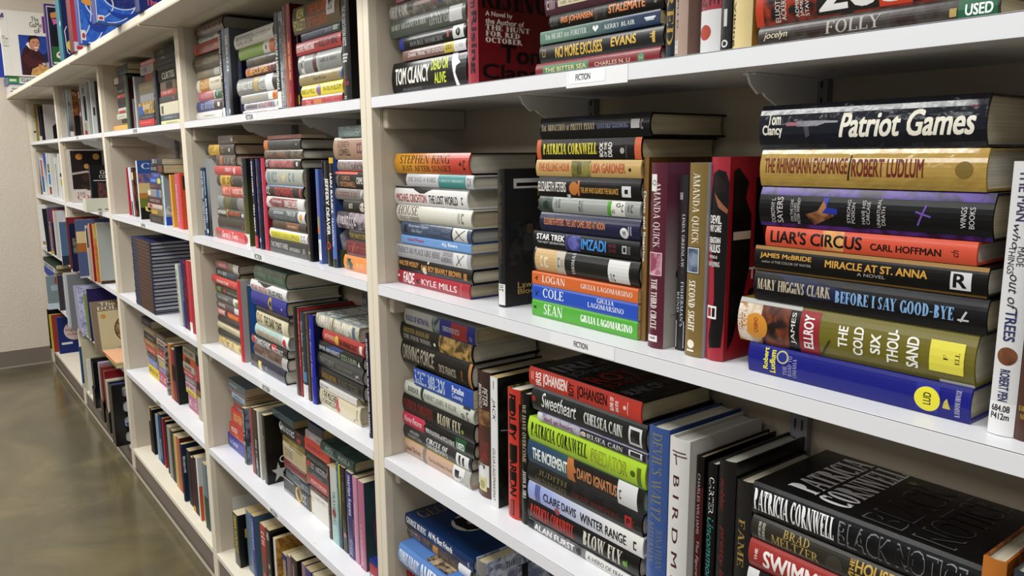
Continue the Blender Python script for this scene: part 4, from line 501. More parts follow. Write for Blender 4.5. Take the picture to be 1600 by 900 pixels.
('h',-.2889,.036,1.6935,.2436,.0581,.15,'h','5b4d36>7a6434',3,'dark brown hardback with tan lettering, topmost in right stack, top shelf, second-nearest bay',16,[('t','KEN',.1,.25,.55,.9,'e2d87c','b'),('t','FOLLETT',.03,.29,.12,.5,'e2d87c','b'),('t','THE PILLARS',.34,.74,.55,.92,'d4622e','b'),('t','OF THE EARTH',.33,.74,.1,.48,'d4622e','b'),('S',.74,.9,.35,.98,'e6e6e4'),('P',.77,.87,.5,.85,'2a2a2a~d8d8d8')]),
('h',-.2673,.036,1.6749,.2004,.0181,.152,'h','2d355a',3,'dark blue hardback with blue lettering, second from top in right stack, top shelf, second-nearest bay',16,[('t','THE JEFFERSON KEY',.04,.6,.2,.6,'98a0b4','s'),('t','2012',.62,.78,.3,.7,'c4c8d4','s'),('P',.8,1,0,1,'2d4b41'),('t','USED',.82,.94,.3,.8,'e4ece4','b')]),
('h',-.2824,.036,1.6462,.2309,.0281,.15,'h','b92f39',3,'red hardback with white lettering, third from top in right stack, top shelf, second-nearest bay',16,[('t','STEVE MARTINI',.02,.42,.25,.72,'f2e6e4','b'),('t','THE',.44,.5,.35,.65,'4a1014','s'),('t','RULE OF NINE',.53,.93,.25,.78,'2c1014','b')]),
('h',-.2802,.036,1.6047,.2226,.0409,.152,'h','8d8f8d',3,'grey hardback with red lettering, fourth from top in right stack, top shelf, second-nearest bay',16,[('G',[(.07,0),(.14,0),(.15,1),(.08,1)],'d8d8d6~2a2a2a'),('P',.36,.44,0,1,'1e1a1a'),('k','SPAIN',.38,.42,.2,.85,'a83a3a','s'),('P',.46,.5,0,1,'a8aaa8'),('z',.55,.9,.4,.6,'6a6c6a')]),
('h',-.2794,.036,1.5801,.2205,.024,.152,'h','9a8a5c',3,'olive hardback with black lettering, fifth from top in right stack, top shelf, second-nearest bay',16,[('t',"Angela's Ashes",.12,.4,.6,.85,'2e2a20','i'),('t','Frank McCourt',.36,.65,.3,.58,'2e2a20','i'),('C',.84,.6,.06,'2e2a20'),('P',.96,1,.1,.9,'3a74b4')]),
('h',-.2756,.036,1.5525,.2108,.027,.152,'h','ebdb22',3,'yellow hardback with dark olive lettering, sixth from top in right stack, top shelf, second-nearest bay',16,[('t','REBECCA WELLS',.02,.35,.3,.68,'2a2a18','s'),('C',.445,.5,.45,'8c6c9c'),('t','YA-YAS IN BLOOM',.55,.98,.3,.72,'2a2a18','s')]),
('h',-.2766,.036,1.5312,.208,.0211,.152,'h','b23a46',3,'red hardback, lowest in right stack, top shelf, second-nearest bay',16,[('z',.1,.25,.2,.7,'e8a8a0'),('P',.32,.52,.1,.75,'c88048'),('z',.55,.95,.2,.8,'d87878'),('P',0,1,.85,1,'dcc8c8')]),
('v',-.9242,.034,1.5312,.2308,.0233,.152,'h','141416',3,'black hardback with white lettering, first upright from left, top shelf, second-nearest bay',17,[('t','PATRICIA CORNWELL',.02,.55,.2,.8,'f0eee8','b'),('t','Point of Origin',.58,.86,.3,.75,'e0d8c8','s'),('S',.88,1,.1,.95,'e8e8e6')]),
('v',-.8981,.034,1.5312,.2361,.0261,.152,'h','8d9aaa',3,'blue hardback with dark blue lettering, second upright from left, top shelf, second-nearest bay',17,[('t','JENNY MILCHMAN',.1,.55,.3,.7,'3a4a5e','s'),('t','RUIN FALLS',.6,.9,.3,.75,'2c4a7a','s')]),
('v',-.8662,.034,1.5312,.2354,.0352,.152,'h','98a3b0>16202c',3,'pale grey hardback with white lettering, third upright from left, top shelf, second-nearest bay',17,[('t','MILAN STAR',.08,.5,.2,.75,'ece8dc','r'),('t','RED JUSTICE',.55,.88,.1,.45,'cf5a34','s'),('C',.93,.3,.22,'d8d8dc')],{'face':'6c7078>14181f'}),
('v',-.8223,.05,1.5312,.1584,.0244,.136,'h','1c2049',3,'dark blue hardback, fourth upright from left, top shelf, second-nearest bay',17,[('z',.05,.9,.1,.4,'b8b8c8')]),
('v',-.5109,.034,1.5312,.2262,.0263,.152,'h','3e4246',3,'charcoal hardback with white lettering, fifth upright from left, top shelf, second-nearest bay',17,[('t','DEATH OF A NIGHTINGALE',.22,.78,.2,.75,'ecece8','b'),('S',.8,.97,.05,.95,'e8e8e4')]),
('v',-.4831,.034,1.5312,.2237,.0249,.152,'h','747a80~a0a4a8',3,'grey hardback with black lettering, sixth upright from left, top shelf, second-nearest bay',17,[('C',.12,.5,.3,'3c4a6a'),('t','THE CASANOVA',.2,.5,.25,.75,'24282c','s'),('t','VANISHED',.55,.9,.2,.7,'dcdcd8','s')]),
('v',-.4597,.034,1.5312,.2331,.0185,.152,'h','7c3230>b4766c',3,'red hardback with brown lettering, seventh upright from left, top shelf, second-nearest bay',17,[('t','FEARLESS FOURTEEN',.15,.6,.25,.75,'d6ac5c','s'),('z',.65,.95,.3,.6,'d6ac5c')]),
('v',-.4374,.034,1.5312,.2357,.0241,.152,'h','9d2d3d',3,'red hardback with tan lettering, eighth upright from left, top shelf, second-nearest bay',17,[('t','JANET EVANOVICH',.06,.36,.1,.35,'e6c494','s'),('t','TRICKY TWENTY-TWO',.36,.72,.4,.8,'e8b46a','b'),('P',.85,.93,.2,.7,'c8524c')],{'face':'5c1a24'}),
('v',-.418,.046,1.5312,.1748,.0131,.14,'h','1d2339',3,'dark blue hardback, ninth upright from left, top shelf, second-nearest bay',17,[('P',.82,.94,.1,.7,'c8b03c')]),
('v',-.1482,.034,1.5312,.2089,.0365,.152,'h','2e2f31',3,'black hardback with white lettering, tenth upright from left, top shelf, second-nearest bay',17,[('t','THE PROSECUTION RESTS',.1,.47,.3,.7,'ecece8','i'),('P',.54,.56,.1,.8,'c8c8c4'),('P',.57,.59,.1,.75,'c8c8c4'),('P',.6,.62,.1,.7,'c8c8c4'),('t','LINDA',.75,.78,.3,.6,'b04038','s'),('t','FAIRSTEIN',.8,.84,.1,.8,'b04038','s'),('z',.94,.97,.2,.6,'d8d8d4')],{'face':'0a0a0b','dec':[('ft','LEE',.5,.9,.5,.53,'8a8a88','s'),('ft','A',.6,.9,.74,.84,'b0b0ae','s')]}),
('h',-.9386,.038,1.4593,.1322,.0242,.106,'p','4a423f~6a4a5a',3,'dark brown paperback, topmost in left stack, second shelf, second-nearest bay',18,[('z',.1,.6,.3,.72,'8a7a80'),('P',.85,.95,.3,.7,'c8c4c0')]),
('h',-1.0022,.038,1.4282,.2642,.0305,.152,'h','2b2b29',3,'black hardback, second from top in left stack, second shelf, second-nearest bay',18,[('P',.13,.5,0,1,'d8b122~c89a18'),('z',.17,.46,.15,.85,'4a3c10'),('z',.55,.65,.2,.8,'a88a30'),('P',.82,.86,.3,.6,'d8d8d8')]),
('h',-.9521,.038,1.3976,.1732,.03,.152,'h','3c3530~6a5a54',3,'dark brown hardback, third from top in left stack, second shelf, second-nearest bay',18,[('P',.2,.36,.1,.95,'b8705a'),('z',.45,.95,.2,.8,'b0a8a0')]),
('h',-.9347,.038,1.371,.2451,.026,.148,'h','ca3e42',3,'red hardback, fourth from top in left stack, second shelf, second-nearest bay',18,[('z',.4,.65,.4,.85,'f0dcdc'),('C',.72,.5,.35,'e8c8c8')]),
('h',-.9264,.038,1.3389,.2286,.0315,.148,'h','2b2b29',3,'black hardback, fifth from top in left stack, second shelf, second-nearest bay',18,[('P',.13,.52,0,1,'d8b122~c89a18'),('z',.17,.48,.15,.85,'4a3c10'),('z',.57,.67,.2,.8,'a88a30')]),
('h',-.9077,.038,1.3098,.1912,.0285,.148,'h','c24230~d87058',3,'red hardback, sixth from top in left stack, second shelf, second-nearest bay',18,[('z',.05,.4,.1,.9,'f0c8b8'),('z',.5,.95,.3,.85,'f4e0d8')]),
('h',-.9315,.038,1.2724,.2322,.0368,.148,'h','8d9595',3,'grey hardback, seventh from top in left stack, second shelf, second-nearest bay',18,[('P',.22,.5,0,1,'7a7140~5a5c3c'),('P',.5,.75,0,1,'4a504c'),('P',.75,1,0,1,'8c888c')]),
('h',-.9381,.038,1.2474,.2389,.0244,.148,'h','2b2826',3,'black hardback with white lettering, eighth from top in left stack, second shelf, second-nearest bay',18,[('t','JACK HIGGINS',.02,.33,.25,.78,'eceae6','b'),('P',.36,.39,.05,1,'d8a040'),('t','DARK JUSTICE',.44,.84,.2,.8,'d6642e','b'),('P',.9,.97,.3,.7,'d8d8d8')]),
('h',-.94,.038,1.2115,.2364,.0353,.148,'h','2d2927',3,'black hardback, ninth from top in left stack, second shelf, second-nearest bay',18,[('z',.4,.8,.35,.5,'7a2c2c'),('C',.93,.4,.15,'a83434')]),
('h',-.9584,.038,1.1799,.2605,.0314,.152,'h','d63b43',3,'red hardback with white lettering, lowest in left stack, second shelf, second-nearest bay',18,[('P',.05,.2,.1,.8,'8a6a64'),('t',"Santa's Twin",.24,.78,.25,.85,'f6e4e4','i'),('z',.2,.8,.05,.15,'f0c8c8')]),
('h',-.5028,.038,1.4644,.213,.0095,.062,'p','9b5148',3,'red paperback, topmost in middle stack, second shelf, second-nearest bay',19,[('z',.1,.7,.3,.72,'d8b0a4'),('P',.8,.97,.05,.95,'8d8b82')]),
('h',-.5242,.038,1.4387,.2331,.0251,.0979,'h','35373b',3,'charcoal hardback, second from top in middle stack, second shelf, second-nearest bay',19,[('P',0,.12,0,1,'d27a32'),('z',.15,.8,.55,.75,'7a8290'),('C',.9,.5,.08,'e0e0e0')]),
('h',-.5189,.038,1.4169,.2414,.0212,.148,'h','3c3a36~7a6a58',3,'charcoal hardback, third from top in middle stack, second shelf, second-nearest bay',19,[('z',.15,.6,.2,.6,'a85848')]),
('h',-.525,.038,1.3932,.2266,.0231,.148,'h','1f1f20',3,'black hardback, fourth from top in middle stack, second shelf, second-nearest bay',19,[('z',.02,.1,.15,.9,'e0e0de'),('P',.12,.82,.1,.9,'c27a78~9a5458'),('P',.85,.97,.15,.9,'3a3a3a'),('C',.91,.5,.25,'d8d8d8')]),
('h',-.5232,.038,1.3523,.2357,.0403,.148,'h','b2b6ae',3,'pale grey hardback, fifth from top in middle stack, second shelf, second-nearest bay',19,[('z',.05,.35,.15,.85,'4c7c8c'),('z',.65,.8,.2,.8,'4c7c8c'),('G',[(.5,.1),(.56,.5),(.55,.95),(.53,.6),(.46,.6)],'d8c890')]),
('h',-.526,.038,1.3234,.2366,.0283,.148,'h','1b2027',3,'black hardback with red lettering, sixth from top in middle stack, second shelf, second-nearest bay',19,[('z',.02,.18,.1,.9,'e4e6e8'),('t','COLD VENGEANCE',.25,.74,.1,.85,'cc4a4a','b'),('P',.91,.95,.1,.9,'c85858'),('P',0,1,.93,1,'5a88c0')]),
('h',-.5237,.038,1.2936,.2412,.0292,.148,'h','d6d2ce',3,'white hardback with white lettering, seventh from top in middle stack, second shelf, second-nearest bay',19,[('G',[(.07,.5),(.15,.9),(.82,.9),(.82,.1),(.15,.1)],'b85a60~6a605c'),('t','Fortune',.17,.42,.5,.8,'e4ccd0','s'),('t','DANIELLE CHARLES',.5,.82,.2,.8,'e8dcd8','s'),('P',.84,.97,.05,.95,'e2e0de')]),
('h',-.5188,.038,1.2638,.2323,.0292,.148,'h','5b6569',3,'dark grey hardback with white lettering, eighth from top in middle stack, second shelf, second-nearest bay',19,[('t','JACKSON',.15,.42,.5,.8,'dce0e0','s'),('t','TWO OF',.52,.75,.5,.85,'dce0e0','s'),('z',.15,.75,.15,.4,'a8b0b0'),('P',.82,1,0,1,'dedede'),('C',.9,.5,.3,'e0a830')]),
('h',-.5043,.038,1.2418,.2133,.0214,.148,'h','4a3c2d~3a342c',3,'dark brown hardback, ninth from top in middle stack, second shelf, second-nearest bay',19,[('z',.02,.38,.2,.8,'7a6a54'),('P',.42,.8,.15,.95,'8a5a34'),('z',.48,.75,.4,.65,'e0d0b8')]),
('h',-.5146,.038,1.2163,.2405,.0249,.148,'h','e0dedc',3,'white hardback with olive lettering, tenth from top in middle stack, second shelf, second-nearest bay',19,[('P',.03,.82,0,.78,'e4dc24'),('t','SUNBURN LAURA LIPPMAN',.06,.8,.12,.66,'6a6418','r'),('z',.85,.93,.2,.8,'7a7a78')]),
('h',-.5161,.038,1.1799,.2401,.0362,.14,'p','3b3b3c',3,'charcoal paperback with white lettering, lowest in middle stack, second shelf, second-nearest bay',19,[('t','THE TWENTY-THREE',.04,.5,.4,.75,'d8d8d6','s'),('t','LINWOOD BARCLAY',.54,.82,.35,.6,'b8b8b6','s'),('z',.89,.96,.3,.7,'d0d0d0')]),
('h',-.1244,.038,1.4617,.1531,.022,.106,'p','9ab0b0~7a9098',3,'pale grey paperback, topmost in right stack, second shelf, second-nearest bay',20,[('P',.35,.45,0,.9,'3a4a50'),('z',.5,.9,.3,.8,'d8e4e4')]),
('h',-.1405,.038,1.4154,.1799,.0458,.152,'h','b1917b',3,'tan hardback with dark maroon lettering, second from top in right stack, second shelf, second-nearest bay',20,[('t','ELIZABETH',.12,.42,.55,.82,'4b2d35','s'),('t','LOWELL',.14,.44,.18,.5,'4b2d35','b'),('z',.55,.95,.25,.75,'8a5a6a')]),
('h',-.1321,.038,1.3906,.1637,.0241,.152,'h','8b7979~a89a94',3,'grey hardback with black lettering, third from top in right stack, second shelf, second-nearest bay',20,[('t','SECRET',.4,.95,.2,.6,'2c2426','r'),('P',0,1,0,.12,'b84840')]),
('h',-.1415,.038,1.3554,.1779,.0346,.152,'h','211f1f',3,'black hardback with grey lettering, fourth from top in right stack, second shelf, second-nearest bay',20,[('P',0,.6,.86,1,'d86a54'),('k','NOVEL',.06,.1,.1,.8,'a8a4a0','s'),('t','CAROL',.2,.42,.5,.75,'c8906a','s'),('t',"O'CONNELL",.14,.55,.1,.42,'c8906a','b'),('t','CRIME SCHOOL',.58,.98,.3,.7,'d8d8d4','b')]),
('h',-.1411,.038,1.3312,.1786,.0236,.152,'h','8c8682',3,'grey hardback, fifth from top in right stack, second shelf, second-nearest bay',20,[('z',.02,.62,.3,.75,'8a4a3c'),('P',.66,1,.1,.9,'c8c4c0~3a3838')]),
('h',-.124,.038,1.3057,.1406,.0249,.152,'h','1d1b1d',3,'black hardback, sixth from top in right stack, second shelf, second-nearest bay',20,[('z',.2,.35,.3,.8,'d0d0ce'),('C',.62,.5,.4,'c8c0b8'),('C',.58,.55,.1,'1d1b1d'),('C',.68,.55,.1,'1d1b1d')]),
('h',-.1433,.038,1.2697,.1744,.0354,.152,'h','4b4b52~b4a4b0',3,'dark grey hardback, seventh from top in right stack, second shelf, second-nearest bay',20,[('z',.05,.55,.2,.8,'d8ccd4')]),
('h',-.1132,.038,1.2461,.1158,.0229,.152,'h','2d2d29',3,'black hardback with tan lettering, eighth from top in right stack, second shelf, second-nearest bay',20,[('t','THE INNOCENT MAN',.02,.95,.25,.7,'b8a04c','s')]),
('h',-.1225,.038,1.2131,.1301,.0324,.152,'h','7c2532',3,'red hardback with pink lettering, ninth from top in right stack, second shelf, second-nearest bay',20,[('t',"ROBERT LUDLUM'S",.1,.95,.3,.7,'b06a5c','s'),('l',.2,.1,.28,.9,'c08080')]),
('h',-.1298,.038,1.1799,.1457,.033,.152,'h','ea9342',3,'orange hardback, lowest in right stack, second shelf, second-nearest bay',20,[('P',.08,.3,.1,.8,'2c4440~d8b060'),('z',.4,.8,.35,.6,'f8d8a8'),('P',.86,.88,.2,.9,'4a2c10')]),
('v',-1.1797,.034,1.1799,.21,.0283,.152,'h','1d4d7c',3,'blue hardback with white lettering, first upright from left, second shelf, second-nearest bay',21,[('t','FAYE KELLERMAN',.05,.45,.2,.8,'e0ecf4','b'),('t','STREET DREAMS',.5,.92,.2,.8,'d0dce4','b')]),
('v',-1.1536,.034,1.1799,.2102,.0209,.152,'h','163450',3,'dark blue hardback with white lettering, second upright from left, second shelf, second-nearest bay',21,[('t','FREDERICK FORSYTH',.05,.4,.2,.8,'dce8f0','i'),('t','BOURBON',.45,.8,.2,.8,'f0f4f6','b'),('C',.93,.5,.35,'e0e4e6')]),
('v',-1.1289,.036,1.1799,.2374,.0268,.152,'h','8c9ca2>20252a',3,'grey hardback with white lettering, third upright from left, second shelf, second-nearest bay',21,[('t','FROST',.1,.4,.1,.4,'c8d4dc','r')],{'face':'d8d8d4'}),
('v',-.7926,.03,1.1799,.2391,.0376,.152,'h','3a3c3c>6c6b38',3,'charcoal hardback with pale grey lettering, fourth upright from left, second shelf, second-nearest bay',21,[('t','JEAN M. AUEL',.03,.45,.2,.6,'a8aca8','r'),('l',.35,.3,.6,.4,'d8d4b0'),('S',.86,1,.05,.95,'e4e4e2'),('C',.93,.4,.35,'c83838')],{'face':'26282a>5c5c30'}),
('v',-.7278,.034,1.1799,.2373,.0265,.152,'h','15153e',3,'dark blue hardback with white lettering, fifth upright from left, second shelf, second-nearest bay',21,[('t','DENIS HAMILL',.03,.42,.2,.62,'f0f0f2','b'),('t','TEN SPOT',.5,.82,.2,.62,'f0f0f2','b'),('P',.86,1,.1,.9,'c84050')],{'face':'14143a'}),
('v',-.6912,.034,1.1799,.2373,.032,.152,'h','2d2a5a~1c1a2c',3,'dark blue hardback, sixth upright from left, second shelf, second-nearest bay',21,[('z',.2,.6,.2,.6,'8a84a8'),('C',.9,.4,.2,'b8b4c8')]),
('v',-.6587,.036,1.1799,.2389,.0275,.152,'h','c33a54',3,'red hardback, seventh upright from left, second shelf, second-nearest bay',21,[('z',.1,.9,.3,.5,'e8a8b4')],{'face':'8a2034'}),
('v',-.3731,.034,1.1799,.2168,.0258,.152,'h','151413',3,'black hardback with brown lettering, eighth upright from left, second shelf, second-nearest bay',21,[('t','THE LAST GIFT',.05,.7,.3,.6,'7a6438','r'),('z',.9,.93,.1,.6,'d0d0d0')],{'face':'0d0d0d','dec':[('fP',.3,.55,.63,.635,'a89830'),('fP',.3,.31,.35,.63,'b8a834'),('fl',.5,.2,.9,.1,'b0b0ac')]}),
('v',-.3206,.036,1.1799,.2145,.0155,.152,'h','5b76bb',3,'blue hardback with pink lettering, ninth upright from left, second shelf, second-nearest bay',21,[('t','ALICE DONAGH',.2,.5,.3,.65,'c878b0','i'),('P',.5,.68,.1,.8,'a8a060~d87c34'),('S',.74,.96,.15,.95,'e2e2e0'),('z',.78,.9,.3,.7,'8a8a8a')]),
('v',-.3099,.046,1.1799,.2342,.0044,.152,'h','6a5a6a~3a3a40',3,'maroon hardback, tenth upright from left, second shelf, second-nearest bay',21,[]),
('v',-.267,.034,1.1799,.233,.0261,.152,'h','1d1d1f',3,'black hardback with white lettering, eleventh upright from left, second shelf, second-nearest bay',21,[('t','JEFFERY DEAVER',.16,.7,.15,.85,'f0f0ee','b'),('C',.8,.5,.35,'c84838'),('C',.8,.5,.22,'1d1d1f')]),
('v',-.2417,.034,1.1799,.2398,.0211,.152,'h','2a2b2e>5d7abc',3,'black hardback with white lettering, twelfth upright from left, second shelf, second-nearest bay',21,[('P',0,.05,0,1,'dcb41e'),('t','IAIN BANKS',.14,.5,.25,.75,'f0f0ee','b'),('t','TRANSITION',.54,.8,.25,.7,'e4ecf4','s'),('P',.92,1,.05,.95,'3c4a2c')],{'face':'4a6ab0>2c3458','dec':[('fP',.05,.98,0,.16,'4c5a28~6a6c3a'),('fG',[(.05,.3),(.3,.42),(.6,.36),(.8,.42),(.95,.25),(.6,.16),(.1,.16)],'b8bcc4~8a90a0')]}),
('h',-1.0292,.045,1.081,.2095,.0261,.152,'h','9b8b71~6a5c48',3,'brown hardback, topmost in left stack, third shelf, second-nearest bay',22,[('P',.1,.52,.1,.9,'c25c6a'),('z',.15,.48,.3,.7,'f0d0d0'),('P',.78,1,0,1,'e2e0dc')]),
('h',-1.0307,.045,1.055,.2133,.0255,.152,'h','2b2d31',3,'black hardback, second from top in left stack, third shelf, second-nearest bay',22,[('z',.1,.5,.35,.8,'d8dce0'),('z',.52,.85,.3,.8,'5a84b0')]),
('h',-1.0594,.045,1.0283,.2548,.0261,.152,'h','d64942',3,'red hardback with white lettering, third from top in left stack, third shelf, second-nearest bay',22,[('t','VARIABLE STARS',.2,.65,.3,.65,'f4e0dc','b'),('C',.85,.5,.08,'f0e0dc')]),
('h',-1.0444,.045,1.0022,.2146,.0255,.152,'h','27251f',3,'black hardback, fourth from top in left stack, third shelf, second-nearest bay',22,[('P',.05,.25,.2,.8,'7a8a3c'),('P',.35,.45,.3,.7,'b84038'),('z',.5,.95,.3,.6,'b8b4ac')]),
('h',-1.0471,.045,.9765,.2156,.0251,.152,'h','6c6c6a',3,'dark grey hardback, fifth from top in left stack, third shelf, second-nearest bay',22,[('z',.1,.55,.4,.7,'d0d0ce'),('P',.76,1,0,1,'dedcd4'),('P',.86,1,.1,.7,'8a9a5c')]),
('h',-1.0476,.045,.9531,.2127,.0227,.152,'h','6b5b59',3,'red hardback with white lettering, sixth from top in left stack, third shelf, second-nearest bay',22,[('t','HOME FREE',.1,.4,.3,.75,'d4ccc8','b'),('P',.8,1,.1,.9,'e0e0de')]),
('h',-1.0482,.045,.9305,.205,.022,.152,'h','2b1b19',3,'dark red hardback with white lettering, seventh from top in left stack, third shelf, second-nearest bay',22,[('P',0,.38,.05,.95,'c47c78'),('t','JUDE',.06,.34,.2,.8,'f0dcd8','b'),('P',.48,1,.05,.95,'cb3c29'),('t','DEVER RYAN',.52,.95,.25,.75,'f0b048','b')]),
('h',-1.0483,.045,.9066,.202,.0233,.152,'h','3b3333~2a2438',3,'charcoal hardback, eighth from top in left stack, third shelf, second-nearest bay',22,[('z',.15,.6,.3,.7,'6a5c60')]),
('h',-1.0538,.045,.8861,.21,.0199,.152,'h','d1c6a6',3,'cream hardback, ninth from top in left stack, third shelf, second-nearest bay',22,[('z',.3,.8,.4,.6,'a89c80')]),
('h',-1.055,.045,.8596,.2089,.0259,.152,'h','35352d',3,'dark olive hardback, tenth from top in left stack, third shelf, second-nearest bay',22,[('z',.2,.9,.3,.7,'5a5a4c')]),
('h',-1.0572,.045,.8288,.208,.0306,.152,'h','ba9a5a~dacc94',3,'tan hardback, lowest in left stack, third shelf, second-nearest bay',22,[('z',.25,.5,.3,.8,'7a5c34')]),
('h',-.6526,.035,1.0874,.2226,.0415,.152,'h','4d6c59~6a8a78',3,'green hardback with grey lettering, topmost in middle stack, third shelf, second-nearest bay',23,[('t','THE TEXAS',.1,.4,.3,.75,'8aa08c','r')]),
('h',-.6685,.035,1.0557,.2596,.0311,.151,'h','e1e1df',3,'white hardback with pink lettering, second from top in middle stack, third shelf, second-nearest bay',23,[('P',.2,.55,.9,1,'242424'),('G',[(.2,1),(.6,1),(.5,.75),(.45,.66),(.4,.66),(.32,.8)],'2a2a2a'),('t','MICHAEL CRICHTON',.03,.48,.15,.62,'c06068','b'),('t','THE LOST WORLD',.51,.9,.15,.62,'3a424c','b')]),
('h',-.6713,.035,1.0178,.2551,.0372,.151,'h','2b309c',3,'blue hardback, third from top in middle stack, third shelf, second-nearest bay',23,[('G',[(.54,0),(.6,.1),(.6,.9),(.54,1),(.5,.5)],'b8a448'),('C',.565,.5,.2,'2a2c50'),('C',.88,.4,.08,'e0e4f0')]),
('h',-.6455,.035,1.0048,.231,.0124,.152,'h','3b342d',3,'dark brown hardback, fourth from top in middle stack, third shelf, second-nearest bay',23,[('z',.35,.75,.35,.6,'a87848')]),
('h',-.6529,.035,.9636,.2255,.0407,.152,'h','dad1b1',3,'cream hardback with black lettering, fifth from top in middle stack, third shelf, second-nearest bay',23,[('z',.03,.22,.2,.85,'a87858'),('t','THE DARK',.26,.6,.15,.8,'1e1c18','b'),('t','TOWER',.62,.82,.1,.75,'1e1c18','b'),('P',.82,.9,0,1,'e4dcc4')]),
('h',-.6637,.035,.928,.2405,.035,.152,'h','aacbca~c4d0c4',3,'pale teal hardback with brown lettering, sixth from top in middle stack, third shelf, second-nearest bay',23,[('t','LEAVING MARGARITAVILLE',.06,.8,.18,.6,'cb8c54','b'),('P',.83,1,0,1,'e6e4e0'),('C',.89,.4,.35,'cc3034')]),
('h',-.6849,.035,.9021,.2572,.0253,.151,'h','2b2525',3,'black hardback with white lettering, seventh from top in middle stack, third shelf, second-nearest bay',23,[('P',0,.12,.05,.9,'c23844~e8d8d8'),('t','CHANGE OF HEART',.13,.55,.1,.85,'eceae8','b'),('P',.58,.72,.3,.95,'cc3040'),('t','PICOULT',.6,.9,.2,.7,'e8dcd8','b')]),
('h',-.6809,.035,.8686,.2448,.0329,.151,'h','7b5b4d~4a4038',3,'brown hardback, eighth from top in middle stack, third shelf, second-nearest bay',23,[('z',.3,.45,.35,.6,'c8b8ac'),('P',.85,1,0,1,'b8b8b6')]),
('h',-.7038,.035,.8288,.2497,.0395,.151,'h','1f2545',3,'dark blue hardback with white lettering, lowest in middle stack, third shelf, second-nearest bay',23,[('P',.08,.18,.3,.9,'4a4a38'),('P',.22,.32,0,.75,'e0c024'),('k','BELVA',.24,.3,.1,.7,'f4f0e0','s'),('z',.45,.5,.3,.6,'c8ccd8'),('P',0,1,0,.1,'b8bcc4')]),
('h',-.2654,.042,1.0231,.2222,.0327,.152,'h','d3cbb3~a8a89c',3,'cream hardback with white lettering, topmost in right stack, third shelf, second-nearest bay',24,[('t','CLIVE',.08,.3,.5,.9,'f0ece0','R'),('t','CUSSLER',.05,.34,.1,.48,'f0ece0','R'),('t','ATLANTIS',.46,.84,.5,.92,'f0ece0','R'),('t','FOUND',.5,.78,.12,.48,'f0ece0','R'),('P',.41,.43,0,1,'6a5c38'),('P',.86,.92,.1,.9,'5a7290')],{'face':'8ea0ac~c8c8bc','dec':[('ft','CLIVE',.1,.8,.78,.92,'e8e6dc','R'),('ft','CUSSLER',.05,.95,.62,.75,'e8e6dc','R'),('fP',.02,.98,.54,.56,'6a5c38'),('ft','ATLANTIS',.05,.95,.34,.48,'e8e6dc','R'),('ft','FOUND',.1,.9,.16,.31,'e8e6dc','R')]}),
('h',-.2376,.042,.9922,.2099,.0303,.152,'h','b33b35',3,'red hardback with pink lettering, second from top in right stack, third shelf, second-nearest bay',24,[('t','JANICE MAYNARD',.05,.3,.25,.75,'e8b0a0','s'),('C',.36,.5,.35,'d8b83c'),('t','THE WINNING SHOT',.42,.85,.2,.7,'4a1410','s'),('P',.9,.96,.2,.8,'e0dcd8')]),
('h',-.2587,.042,.9622,.2357,.0293,.152,'h','171920',3,'black hardback with white lettering, third from top in right stack, third shelf, second-nearest bay',24,[('G',[(.2,.7),(.4,.95),(.6,.9),(.5,.6),(.3,.5)],'2c4a84'),('t','JAYNE ANN KRENTZ',.05,.52,.2,.62,'dce4ec','s'),('t','SIZZLE & BURN',.55,.88,.2,.62,'a8c0a0','s'),('G',[(.9,.2),(.95,.2),(.93,.6)],'e4e4e4')]),
('h',-.26,.042,.9272,.233,.0345,.152,'h','4b4d4d',3,'charcoal hardback with grey lettering, fourth from top in right stack, third shelf, second-nearest bay',24,[('t','THE CLIENT',.05,.38,.35,.72,'8c8e88','s'),('t','JOHN GRISHAM',.43,.78,.35,.65,'8c8474','s'),('l',.85,.3,.92,.6,'c8c8c4'),('l',.85,.5,.93,.45,'c8c8c4')]),
('h',-.2596,.042,.8915,.2338,.0351,.152,'h','2d2d2b',3,'black hardback with yellow lettering, fifth from top in right stack, third shelf, second-nearest bay',24,[('t','SANDRA BROWN',.08,.42,.3,.7,'9a7c38','b'),('t','BLIND TIGER',.47,.9,.3,.75,'6c6c60','s')]),
('h',-.2741,.042,.8742,.196,.0167,.14,'p','dadad6',3,'white paperback with dark grey lettering, sixth from top in right stack, third shelf, second-nearest bay',24,[('t','Marta Lamothe',.03,.25,.3,.65,'5a5a5c','s'),('P',.27,1,0,1,'da7a2e'),('t','A Short History of Women',.3,.9,.3,.7,'f4e4d4','s')]),
('h',-.2701,.042,.8288,.2129,.0451,.152,'h','d8cfb2',3,'cream hardback with olive lettering, lowest in right stack, third shelf, second-nearest bay',24,[('k','TREVANIAN',.06,.09,.2,.85,'8a8470','s'),('t','THE MULCHER',.1,.45,.55,.9,'26241f','b'),('t','CHRONICLES',.1,.4,.2,.5,'5a564c','b'),('G',[(.4,.3),(.44,.6),(.47,.95),(.5,.5),(.53,.3),(.48,.1)],'c03a50'),('l',.84,.1,.9,.3,'5a564c'),('k','VINTAGE',.92,.95,.2,.8,'6a6658','s')]),
('v',-.8943,.03,.8288,.242,.0296,.152,'h','ca313b',3,'red hardback, first upright from left, third shelf, second-nearest bay',25,[('z',.1,.95,.1,.4,'1e0c0c'),('z',.4,.95,0,.12,'e8c0a0')],{'face':'b6b2ac'}),
('v',-.8423,.04,.8288,.2326,.0119,.14,'p','181818',3,'black paperback, second upright from left, third shelf, second-nearest bay',25,[],{'face':'2a6cb4'}),
('v',-.4797,.03,.8288,.2257,.0276,.152,'h','1c1a1b>5e3c3a',3,'black hardback, third upright from left, third shelf, second-nearest bay',25,[],{'face':'2a2c30'}),
